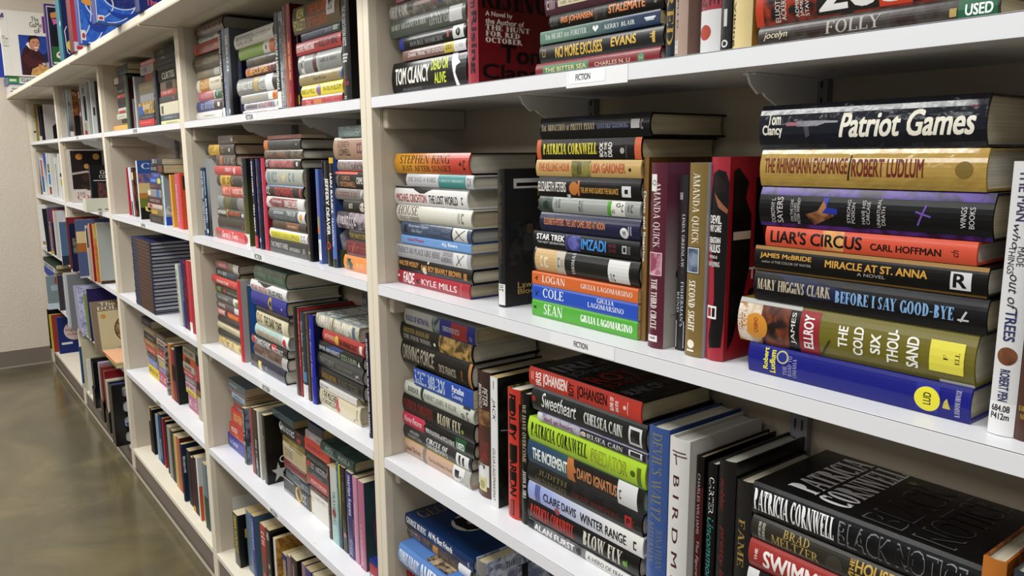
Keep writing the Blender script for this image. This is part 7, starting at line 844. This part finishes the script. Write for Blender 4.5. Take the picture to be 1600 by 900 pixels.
('v',-4.7761,-.012,.1042,.2537,.0138,.16,'p','d2c22c',0,'yellow paperback, second upright from left, bottom shelf, farthest bay',58,[],{'dec':[],'face':'d2c22c'}),
('v',-4.7143,-.0059,.1042,.2573,.0198,.16,'h','ac3f37',0,'red hardback, third upright from left, bottom shelf, farthest bay',58,[],{'dec':[],'face':'ac3f37','lean':-.0172}),
('v',-4.6401,.014,.1042,.2537,.0298,.18,'h','4a5a7a',0,'blue hardback, fourth upright from left, bottom shelf, farthest bay',58,[],{'face':'22367a','dec':[('fC',.55,.6,.36,'d8c4c0'),('ft','Webster',.3,.8,.72,.8,'7a3034','r'),('ft','Biographical',.25,.9,.58,.66,'7a3034','r'),('ft','Dictionary',.3,.8,.46,.53,'7a3034','r'),('fP',.08,.45,.24,.3,'d8dce0')]}),
]

# ---------------------------------------------------------------- the room
W = 1.2192; TT = 0.022; YB = 0.203; TOP = 1.8115; TH = 0.0203052
SHELF_Z = [1.53062, 1.17932, 0.828244, 0.477138]; ZB = 0.103582
XW = -4 * W - 0.022
def floor_mat():
    mt = bpy.data.materials.new('polished_concrete'); mt.use_nodes = True; nt = mt.node_tree; b = nt.nodes['Principled BSDF']; N = nt.nodes.new; Lk = nt.links.new
    tc = N('ShaderNodeTexCoord')
    n1 = N('ShaderNodeTexNoise'); n1.inputs['Scale'].default_value = 1.6; n1.inputs['Detail'].default_value = 6; n1.inputs['Distortion'].default_value = 1.2
    n2 = N('ShaderNodeTexNoise'); n2.inputs['Scale'].default_value = 30; n2.inputs['Detail'].default_value = 5
    Lk(tc.outputs['Object'], n1.inputs['Vector']); Lk(tc.outputs['Object'], n2.inputs['Vector'])
    cr = N('ShaderNodeValToRGB'); e = cr.color_ramp.elements
    e[0].position = 0.3; e[0].color = lin('484230'); e[1].position = 0.72; e[1].color = lin('72684a')
    mid = e.new(0.5); mid.color = lin('59523b')
    Lk(n1.outputs['Fac'], cr.inputs['Fac'])
    mx = N('ShaderNodeMix'); mx.data_type = 'RGBA'; mx.blend_type = 'MULTIPLY'; mx.inputs['Factor'].default_value = 0.35
    c2 = N('ShaderNodeValToRGB'); c2.color_ramp.elements[0].color = (0.6, 0.6, 0.6, 1); c2.color_ramp.elements[1].color = (1.15, 1.12, 1.05, 1)
    Lk(n2.outputs['Fac'], c2.inputs['Fac']); Lk(cr.outputs['Color'], mx.inputs[6]); Lk(c2.outputs['Color'], mx.inputs[7]); Lk(mx.outputs[2], b.inputs['Base Color'])
    b.inputs['Roughness'].default_value = 0.2
    b.inputs['Coat Weight'].default_value = 0.35; b.inputs['Coat Roughness'].default_value = 0.14
    n3 = N('ShaderNodeTexNoise'); n3.inputs['Scale'].default_value = 5; n3.inputs['Detail'].default_value = 4; Lk(tc.outputs['Object'], n3.inputs['Vector'])
    bp = N('ShaderNodeBump'); bp.inputs['Strength'].default_value = 0.12; bp.inputs['Distance'].default_value = 0.01
    Lk(n3.outputs['Fac'], bp.inputs['Height']); Lk(bp.outputs['Normal'], b.inputs['Normal'])
    return mt
fm_ = floor_mat()
f = MB(); f.box(XW - 0.1, 2.9, -4.4, YB + 0.12, -0.06, 0, fm_); tag(f.build('floor'), kind='structure')
wallm = mat('cabfaf', 'wall'); beige = mat('bdb2a0', 'paint'); cream = mat('d6ccb8', 'paint'); white = mat('d9dade', 'laminate'); cleatm = mat('bdb29f', 'paint')
basem = mat('6d6258', 'matte')
f = MB(); f.box(XW - 0.1, XW, -4.4, YB + 0.12, 0, 2.75, wallm); tag(f.build('wall_left'), kind='structure')
f = MB(); f.box(XW, 2.9, YB + 0.02, YB + 0.12, 0, 2.75, wallm); tag(f.build('wall_back'), kind='structure')
f = MB(); f.box(XW, XW + 0.008, -4.4, -0.012, 0, 0.115, basem); f.box(XW + 0.008, XW + 0.012, -4.4, -0.012, 0.0, 0.006, mat('9a9084', 'matte'))
tag(f.build('baseboard_left'), kind='structure')

BAYN = ['farthest bay', 'second-farthest bay', 'middle bay', 'second-nearest bay', 'nearest bay']
TAG = {(4, 0): (0.597, 'FICTION', 0.085, True), (4, 1): (0.597, 'FICTION', 0.07, False), (3, 0): (0.597, 'FICTION', 0.055, False), (3, 1): (0.597, 'FICTION', 0.055, False), (3, 2): (0.597, 'FICTION', 0.055, False),
       (2, 0): (0.597, 'SUSPENSE', 0.075, False), (2, 1): (0.597, 'SUSPENSE', 0.075, False), (2, 3): (0.597, 'ROMANCE', 0.07, False), (3, 3): (0.597, 'FICTION', 0.055, False), (1, 0): (0.597, 'FICTION', 0.06, False)}
greym = mat('d8d8d6', 'paint'); railm = mat('7c7c7c', 'paint'); slotm = mat('141414', 'matte')
for b in range(5):
    x0 = (b - 4) * W; xi, xj = x0 + TT, x0 + W - TT
    bc = thing('bookcase', (x0 + W / 2, YB / 2, 0), f'beige painted built-in bookcase with white shelves, {BAYN[b]}', 'bookcase', 'bookcases along the wall')
    ox, oy = -(x0 + W / 2), -YB / 2
    def bx(mb, a0, a1, b0, b1, c0, c1, mt): mb.box(a0 + ox, a1 + ox, b0 + oy, b1 + oy, c0, c1, mt)
    for sx0, sx1 in ((x0 + 0.0004, xi), (xj, x0 + W - 0.0004)):
        mb = MB(); bx(mb, sx0, sx1, 0.019, YB, 0, TOP, beige); bx(mb, sx0, sx1, 0, 0.0188, 0, TOP, cream); mb.build('side_panel', bc, bevel=0.0012)
    mb = MB(); bx(mb, xi, xj, YB - 0.004, YB + 0.018, ZB, TOP, mat('a59884', 'paint')); mb.build('back_panel', bc)
    mb = MB(); bx(mb, x0 + 0.0006, x0 + W - 0.0006, -0.107, YB + 0.018, TOP, TOP + 0.022, cream); bx(mb, x0 + 0.0006, x0 + 0.016, -0.106, -0.0003, TOP - 0.007, TOP - 0.0035, cream)
    bx(mb, x0 + 0.0006, x0 + W - 0.0006, -0.107, -0.0002, TOP - 0.0035, TOP, beige); mb.build('top_board', bc, bevel=0.0015)
    mb = MB(); bx(mb, xi, xj, 0.0, YB - 0.004, ZB - 0.019, ZB, mat('d8d0be', 'paint')); mb.build('base_board', bc, bevel=0.0015)
    mb = MB(); bx(mb, xi, xj, 0.006, 0.022, 0.0, ZB - 0.019, basem)
    mb.build('toe_kick', bc)
    mb = MB(); bx(mb, x0, x0 + W, -0.009, -0.0002, 0, 0.009, mat('8d8376', 'matte')); mb.build('quarter_round', bc, bevel=0.003)
    for zi, zs in enumerate(SHELF_Z):
        mb = MB(); bx(mb, xi + 0.001, xj - 0.001, 0.0006, YB - 0.005, zs - TH, zs, white)
        bx(mb, xi + 0.001, xj - 0.001, 0.0, 0.0006, zs - TH, zs - 0.0012, white); bx(mb, xi + 0.001, xj - 0.001, 0.0001, 0.0006, zs - 0.0011, zs - 0.0002, mat('6a6a6e', 'matte'))
        sh = mb.build('shelf', bc, bevel=0.0006, seg=1)
        for cx in (xi, xj):
            s = 1 if cx == xi else -1; w = 0.018
            mb = MB(); a, c = sorted((cx, cx + s * w))
            bx(mb, a, c, 0.022, YB - 0.004, zs - TH - 0.038, zs - TH - 0.0003, cleatm); mb.build('cleat', bc, bevel=0.004)
        for bxp in (x0 + W * 0.335, x0 + W * 0.665):
            mb = MB(); pts = [(0.045, 0), (0.052, -0.012), (0.066, -0.022), (0.075, -0.020), (0.082, -0.025), (0.12, -0.040), (0.16, -0.052), (0.184, -0.058), (0.184, 0)]
            zt = zs - TH - 0.0004
            vv = [(bxp - 0.0015 + ox, yy + oy, zt + dz) for yy, dz in pts] + [(bxp + 0.0015 + ox, yy + oy, zt + dz) for yy, dz in pts]; nn = len(pts)
            mb.add(vv, [tuple(range(nn - 1, -1, -1)), tuple(range(nn, 2 * nn))] + [(i, (i + 1) % nn, nn + (i + 1) % nn, nn + i) for i in range(nn)], greym)
            bx(mb, bxp - 0.008, bxp + 0.008, 0.05, 0.184, zt - 0.002, zt, greym)
            mb.build('shelf_bracket', bc)
        if (b, zi) in TAG:
            tx, txt, tw, wide = TAG[(b, zi)]
            lb = MB(); cx = x0 + tx; hgt = TH * 0.86; tb = mat('e2e3e4', 'laminate')
            zc = zs - TH / 2
            if wide:
                bx(lb, cx - 0.032, cx + 0.078, -0.0006, 0.0, zc - TH * .62, zc + TH * .42, tb); bx(lb, cx - 0.025, cx + 0.04, -0.0009, -0.0006, zc - hgt * .45, zc + hgt * .42, mat('ecedee', 'laminate'))
            else: bx(lb, cx - tw * .9, cx + tw * .9, -0.0005, 0.0, zc - hgt / 2, zc + hgt / 2, tb)
            vv, ff = letters(txt, 's'); hh, ww = (0.0078, 0.027) if b == 4 else (0.0125, tw * 0.9)
            lb.add([(cx + (a - 0.5) * ww + ox, -0.0012 + oy, zc + (c - 0.5) * hh) for a, c, w in vv], ff, mat('2a2a2a', 'matte'))
            lb.build('edge_label', sh)
    for bxp in (x0 + W * 0.335, x0 + W * 0.665):
        mb = MB(); bx(mb, bxp - 0.0125, bxp + 0.0125, YB - 0.016, YB - 0.0042, ZB + 0.02, TOP - 0.02, railm)
        z = ZB + 0.05
        while z < TOP - 0.06:
            for s in (-0.005, 0.005): bx(mb, bxp + s - 0.0013, bxp + s + 0.0013, YB - 0.0164, YB - 0.0155, z, z + 0.014, slotm)
            z += 0.0254
        mb.build('slotted_rail', bc)

# ---------------------------------------------------------------- books
rnd = random.Random(7)
for row in BOOKS: make_book(row, rnd)
# ---------------------------------------------------------------- board games on top of the bookcases
ZT = TOP + 0.0225
def game_box(label, x, y0, y1, z0, h, th, body, front, ops, lid=0.55, loc_name='board_game', tilt=0.0, sx=1.0, ox=0.0, sy=1.0):
    """upright game box, its lid face towards +X; face coordinates run 0..1 from the aisle to the wall and 0..1 upwards"""
    root = thing(loc_name, (x, (y0 + y1) / 2, z0), label, 'board game', 'board games on top of the bookcases')
    root.rotation_euler = (0, tilt, 0)
    w = y1 - y0
    mb = MB(); mb.box(-th, -th * lid - 0.0008, -w / 2 + 0.0015, w / 2 - 0.0015, 0.0015, h - 0.0015, mat(body, 'soft')); mb.build('tray', root, bevel=0.001)
    lb = MB(); lb.box(-th * lid, 0, -w / 2, w / 2, 0, h, mat(front, 'soft'))
    fc = lambda a, b, e: (e, -w / 2 + (a * sx + ox) * w, b * sy * h)
    sp = lambda a, b, e: (-th * lid * (1 - a), -w / 2 - e, b * h)
    for o in ops:
        if o[0] == 'side': lb.add([sp(o[1], o[3], 0.0004), sp(o[2], o[3], 0.0004), sp(o[2], o[4], 0.0004), sp(o[1], o[4], 0.0004)], [(0, 1, 2, 3)], mat(o[5], 'soft'))
    print_on(lb, [o for o in ops if o[0] not in ('side', 'onside')], sp, fc, False, h, h * sy, w * sx, rnd, 'dull')
    print_on(lb, [o[1] for o in ops if o[0] == 'onside'], sp, sp, False, h, h, th, rnd, 'dull')
    lb.build('lid', root)
    return root
# helper: oval in face coordinates as polygon
def oval(cx, cy, rx, ry, c, n=24): return ('fG', [(cx + rx * math.cos(2 * math.pi * i / n), cy + ry * math.sin(2 * math.pi * i / n)) for i in range(n)], c)
def ring(pts, w, c):
    out = []
    for (a, b), (d, e) in zip(pts, pts[1:]):
        n = math.hypot(d - a, e - b) or 1; ox, oy = -(e - b) / n * w, (d - a) / n * w
        out.append(('fG', [(a - ox, b - oy), (d - ox, e - oy), (d + ox, e + oy), (a + ox, b + oy)], c))
    return out
def arcpts(cx, cy, rx, ry, a0, a1, n=18): return [(cx + rx * math.cos(math.radians(a0 + (a1 - a0) * i / n)), cy + ry * math.sin(math.radians(a0 + (a1 - a0) * i / n))) for i in range(n + 1)]

# flat box lying under the white one
root = thing('board_game', (-4.74, 0.06, ZT), 'flat blue and white game box under the big white box by the wall', 'board game', 'board games on top of the bookcases')
mb = MB(); mb.box(-0.09, 0.14, -0.165, 0.13, 0, 0.052, mat('dcdce0', 'jacket'))
fc = lambda a, b, e: (0.14 + e, -0.165 + a * 0.295, b * 0.052)
print_on(mb, [('fP', 0.0, .3, 0, .2, '2a2c38'), ('fP', .45, .95, .25, .95, '4a58a8'), ('fG', [(.35, .9), (.5, .55), (.8, .5), (.95, .85)], '2c3a80'), ('z', 0.02, 0.4, .3, .6, '33343c'), ('z', .1, .9, .05, .2, '33343c')], fc, fc, False, 0.05, 0.3, 0.3, rnd)
mb.build('lid', root); 
root = thing('board_game', (-4.74, 0.05, ZT + 0.0525), 'flat blue game box with a green and white end label, by the wall', 'board game', 'board games on top of the bookcases')
mb = MB(); mb.box(-0.1, 0.15, -0.165, 0.14, 0, 0.048, mat('3444a0', 'jacket'))
fc = lambda a, b, e: (0.15 + e, -0.165 + a * 0.305, b * 0.048)
print_on(mb, [('fP', 0.0, .2, .1, .95, '3aa04a'), ('fP', .2, .56, .1, .95, 'dfe4ea'), ('fP', .03, .15, .35, .65, 'e8f0e8')], fc, fc, False, 0.05, 0.3, 0.3, rnd)
vv, ff = letters('GAME', 's'); mb.add([fc(.24 + a * .28, .3 + b * .4, .0012) for a, b, w in vv], ff, mat('2c4c80', 'ink'))
mb.build('lid', root)

game_box('big white game box with a smiling man in a maroon sweater pictured on it', -4.56, -0.128, 0.19, ZT + 0.1008, 0.395, 0.07, 'd8d6d0', 'dad9d4', [
    ('fP', .35, 1, 0.02, .64, '2c50a8~23438f'),
    ('fP', .155, .158, .03, .97, 'b4b4b0'),
    ('fG', [(.37, .02), (.36, .3), (.42, .42), (.52, .5), (.68, .44), (.8, .35), (.9, .2), (.95, .1), (.9, .02)], '4a1c26~3a1520'),
    ('fG', [(.38, .25), (.5, .16), (.78, .12), (.86, .17), (.84, .23), (.6, .28), (.45, .36)], '54222c'),
    ('fG', [(.8, .34), (.97, .46), (1, .3), (.95, .2), (.86, .22)], '1e2a50'),
    ('fG', [(.48, .5), (.54, .44), (.68, .4), (.72, .45), (.6, .5), (.54, .54)], 'e4e0dc'),
    ('fG', [(.54, .51), (.56, .44), (.64, .41), (.7, .44), (.7, .5)], 'b07c60'),
    oval(.655, .525, .095, .105, 'c58f70'), ('fG', [(.56, .5), (.6, .44), (.66, .41), (.73, .44), (.745, .5), (.7, .47), (.62, .47)], 'bd8768'),
    oval(.555, .53, .018, .028, 'b98265'),
    ('fG', [(.545, .53), (.53, .6), (.57, .64), (.7, .645), (.76, .61), (.765, .55), (.745, .585), (.7, .6), (.62, .59), (.575, .57), (.565, .53)], '241c1c'),
    ('fG', [(.61, .545), (.65, .552), (.65, .543), (.61, .537)], '2c2020'), ('fG', [(.7, .552), (.74, .545), (.74, .538), (.7, .543)], '2c2020'),
    oval(.635, .528, .011, .007, '2a1c18'), oval(.718, .528, .011, .007, '2a1c18'),
    ('fG', [(.68, .53), (.7, .5), (.69, .488), (.665, .492)], 'b07658'),
    ('fG', [(.62, .477), (.66, .466), (.72, .478), (.71, .455), (.67, .443), (.635, .457)], 'e8e2dc'), ('fG', [(.612, .482), (.66, .47), (.728, .483), (.72, .475), (.66, .462), (.62, .474)], '8a4038'),
    ('fG', [(.52, .02), (.56, .12), (.78, .2), (1, .22), (1, .02)], 'b8846a~c8a84a'), ('fG', [(.76, .22), (.92, .24), (.98, .18), (.8, .16)], 'b8bcc0~8a5a50'),
    ('fG', [(.86, .03), (.92, .2), (1, .2), (1, .03)], '3a6048'), oval(.72, .17, .03, .035, 'c0886a'),
    ('ft', 'The', .63, .78, .86, .93, '2c2a2c'), ('ft', 'GaMe', .59, .83, .77, .85, '2c2a2c'), ('ft', 'oF', .67, .8, .68, .76, '2c2a2c'),
    ('fP', .845, 1, .69, .95, '7c3a8c'), ('fP', .9, .99, .735, .9, 'dad9d4'),
    ('fG', [(.01, .9), (.01, .95), (.05, .92), (.09, .95), (.09, .9), (.05, .87)], 'b83a40'), ('fP', .07, .11, .88, .95, '3a62a8'), ('fP', .0, .1, .85, .855, '3a3a3a'),
    ('ft', 'Ages', .03, .1, .585, .61, '3a3a3a'), ('ft', '9 to Adult', .03, .15, .555, .58, '3a3a3a'), ('ft', '2 to 6 Players', .03, .15, .44, .465, '3a3a3a'),
    ('fP', .03, .14, .53, .533, '8a8a88'), ('fP', .03, .15, .51, .513, '8a8a88'), ('fP', .03, .13, .49, .493, '8a8a88')], sx=.88, ox=-.022)
game_box('blue game box standing behind the big white box by the wall', -4.70, -0.165, 0.15, ZT + 0.1008, 0.21, 0.05, '3444a0', '3c50b0', [])

game_box('purple framed game box with a black and green picture, beside the teal box', -2.90, -0.108, 0.19, ZT, 0.285, 0.05, '3a2858', '4a2c6c', [
    ('side', 0, 1, 0, 1, '4c3078'), ('fP', .06, 1, .03, .97, 'b8b0c8'), ('fP', .1, 1, .05, .95, '1c1a3c'), ('fP', .14, 1, .05, .34, '2c6a38'), ('fP', .2, 1, .34, .64, '17161a'), oval(.62, .69, .16, .06, '4a3226'),
    ('fG', [(.2, .86), (.55, .9), (.98, .85), (.98, .78), (.5, .8), (.22, .78)], 'c88a48'), ('fG', [(.24, .77), (.6, .78), (.95, .75), (.9, .69), (.5, .72), (.3, .68)], 'c86a9c'),
    ('fG', [(.3, .23), (.45, .28), (.75, .26), (.75, .17), (.45, .15), (.3, .18)], 'e4dcc8'), oval(.42, .22, .05, .02, '8a2c2c'), oval(.62, .22, .05, .02, '8a2c2c'), ('fP', .16, .5, .07, .1, 'c8ccc4')], sx=.34)
game_box('tall teal game box with a white swirl, left of the red glitter box', -2.52, -0.106, 0.19, ZT, 0.30, 0.11, '1f6f80', '232c66', [
    ('side', 0, 1, 0, 1, '1f7888'), ('fP', .0, .02, 0, 1, '1e7484'), ('fP', .02, .14, .9, .97, 'b8c0d0')] +
    [('onside', q) for q in ring(arcpts(.72, .55, .2, .055, 40, 330), .03, 'd8dcdc')] + [('onside', oval(.8, .22, .07, .02, 'b04a5a')), ('onside', oval(.9, .3, .06, .015, '8090c8')), ('onside', oval(.85, .14, .05, .015, 'c86a70'))] +
    ring([(.08, .08), (.05, .12), (.04, .4), (.07, .46)], .006, 'c8ccd4') + [oval(.1, .2, .05, .07, 'd8c848')])
game_box('red game box with dark glittering side, left of the blue swirl boxes', -2.19, -0.118, 0.19, ZT, 0.36, 0.10, '6a1420', 'cc4650', [
    ('side', 0, 1, 0, 1, '8c1a28~4a0a14'), ('fG', [(.0, 1), (.03, .62), (.1, .6), (.14, 1)], '1c1a1c'), ('fP', .13, .18, 0, 1, 'e0dcd0'), ('fP', .0, .12, 0, .1, 'd8d4dc'), ('fP', .03, .1, .02, .06, 'c83850')])
def swirl(label, x, y0, y1, h, sx, sy, extra=()):
    return game_box(label, x, y0, y1, ZT, h, 0.07, '2a3f94', '4182e0~2f66cc', [('side', 0, 1, 0, 1, '2c3c88')] +
        [('fG', arcpts(.62, .95, .42, .42, 0, 360, 30)[:-1], '2c3c80~3a4c98')] + ring(arcpts(.62, .95, .45, .46, 150, 390, 30), .014, 'e6eefa') +
        ring(arcpts(-.35, .62, .75, .62, -62, 40), .013, 'e6eefa') + ring(arcpts(.3, 1.3, .72, 1.28, -95, -5), .012, 'e6eefa') +
        [('fG', arcpts(.6, .52, .36, .3, 185, 345) + arcpts(.6, .56, .36, .22, 345, 185), '2b50b0'), ('fP', .03, .17, .06, .24, 'e8e8ec'), oval(.1, .14, .05, .05, 'c83840')] + list(extra), sx=sx, sy=sy)
swirl('blue swirl game box with an orange letter, left of the larger swirl box', -1.94, -0.135, 0.17, 0.32, .34, .62, [('ft', 'S', .12, .7, .68, 1.25, 'e8a83e', 'b'), ('fP', -.0, .03, 0, 1.6, 'd8dce4')])
swirl('large blue swirl game box overhanging the front of the top board', -1.405, -0.178, 0.17, 0.30, .36, .30, [('fP', .0, .02, 0, 3, 'd8dce4')])
game_box('navy game box with pink lettering, right of the swirl boxes', -1.12, -0.118, 0.17, ZT, 0.26, 0.06, '1c2450', '26377e', [('ft', 'The', .06, .17, .06, .13, 'e0607c', 'b'), ('ft', 'Game', .2, .4, .06, .13, 'e0607c', 'b'), ('side', 0, 1, 0, 1, '26377e')])
game_box('black and white game box at the right end of the row of games', -0.86, -0.105, 0.17, ZT, 0.25, 0.06, '1c1c1e', '222226', [('fP', .0, 1, .0, .16, 'd8d8d8'), ('fG', [(0, .16), (.1, .05), (.5, .02), (1, .06), (1, .16)], '222226'), ('ft', 'GALLERY', .1, .9, .07, .13, 'dcdcdc', 'b')])

# ---------------------------------------------------------------- magazine files and the small tray in the far bays
def magazine_file(label, x, y, z, w, d, h, holes, cont):
    root = thing('magazine_file', (x, y, z), label, 'magazine file', 'black magazine files on the bottom shelf')
    bk = mat('17171a', 'jacket'); t = 0.0025
    mb = MB()
    mb.box(-w / 2, w / 2, 0, d, 0, t, bk); mb.box(-w / 2, w / 2, d - t, d, t, h, bk)
    mb.box(-w / 2, w / 2, 0, t, t, h if holes else h * 0.42, bk)
    def side(x0, flip):
        if holes and x0 > 0:
            n = 24; hz = (h - t) / 4
            for i in range(4):
                zc = t + hz * (i + .5); y_c = d / 2; ry, rz = d * .30, hz * .40
                for xx in (x0, x0 - t):
                    vv, ff = [], []
                    for k in range(n):
                        a = 2 * math.pi * k / n; c, s = math.cos(a), math.sin(a)
                        e = abs(c) ** .55 * (1 if c > 0 else -1), abs(s) ** .55 * (1 if s > 0 else -1)
                        vv.append((xx, y_c + ry * e[0], zc + rz * e[1]))
                        mmx = max(abs(c), abs(s)); vv.append((xx, y_c + d / 2 * c / mmx, zc + hz / 2 * s / mmx))
                    for k in range(n):
                        j = (k + 1) % n; q = (2 * k, 2 * k + 1, 2 * j + 1, 2 * j); ff.append(q if xx == x0 else q[::-1])
                    mb.add(vv, ff, bk)
        else:
            pts = [(0, t), (0, h if holes else h * .42), (d * .45, h), (d, h), (d, t)]
            vv = [(x0, a, b) for a, b in pts] + [(x0 - t, a, b) for a, b in pts]; n = len(pts)
            mb.add(vv, [tuple(range(n)), tuple(range(2 * n - 1, n - 1, -1))] + [(i, (i + 1) % n, n + (i + 1) % n, n + i) for i in range(n)], bk)
    side(w / 2, 0); side(-w / 2 + t, 1)
    mb.build('holder', root)
    k = len(cont); ww = (w - 2 * t - .003) / k
    for i, (c, hh, ops) in enumerate(cont):
        x0 = -w / 2 + t + .0008 + i * (ww + .0002); m2 = MB()
        m2.box(x0, x0 + ww - .0004, t + .002, d - t - .003, t + .0003, hh, mat(c, 'jacket'))
        fc = lambda a, b, e, x0=x0, hh=hh: (x0 + ww - .0004 + e, t + .002 + a * (d - .01), t + b * (hh - t))
        print_on(m2, ops, fc, fc, False, .1, .1, .1, rnd)
        m2.build('magazine', root)
    return root
mz = ZB + 0.0006
magazine_file('slim black magazine file, leftmost on the bottom shelf of the second-farthest bay', -3.20, -0.02, mz, 0.07, 0.19, 0.25, False, [('2a2a2c', .262, []), ('1e1e20', .255, [])])
magazine_file('black magazine file holding a rust brown magazine, beside the slim file', -2.925, -0.03, mz, 0.08, 0.20, 0.25, False, [('b0a0b0', .30, []), ('8a4636', .285, [('fP', .05, .9, .1, .9, '8f4a38')])])
magazine_file('black magazine file holding red and pale magazines, left of the big pierced file', -2.735, -0.04, mz, 0.08, 0.21, 0.24, False, [('8c2229', .30, []), ('c8c2b2', .262, [])])
magazine_file('tall black magazine file pierced by four rounded openings', -2.52, -0.055, mz, 0.075, 0.21, 0.292, True, [('3a4a6a', .285, []), ('d0d4d8', .28, [('fP', .5, .72, 0, 1, '9c2230'), ('fP', 0, .5, .25, .5, 'c8ccd4~3a6ab0'), ('fP', 0, .5, .78, .95, 'a8b0b4~40484c')])])
root = thing('display_tray', (-2.665, -0.012, SHELF_Z[1] + 0.0006), 'small cream tray holding a dark book, second shelf of the second-farthest bay', 'tray')
mb = MB(); tm = mat('d6d6c4', 'jacket')
mb.box(-.03, .05, -.05, .085, 0, .003, tm); mb.box(.0475, .05, -.05, .085, .003, .062, tm); mb.box(-.03, -.0275, -.05, .085, .003, .05, tm); mb.box(-.0275, .0475, -.05, -.0475, .003, .062, tm)
for a in (.35, .55, .78): mb.box(.05, .0504, -.05 + .135 * a, -.05 + .135 * a + .014, .008, .013, mat('4a4a46', 'matte'))
mb.build('tray_body', root)
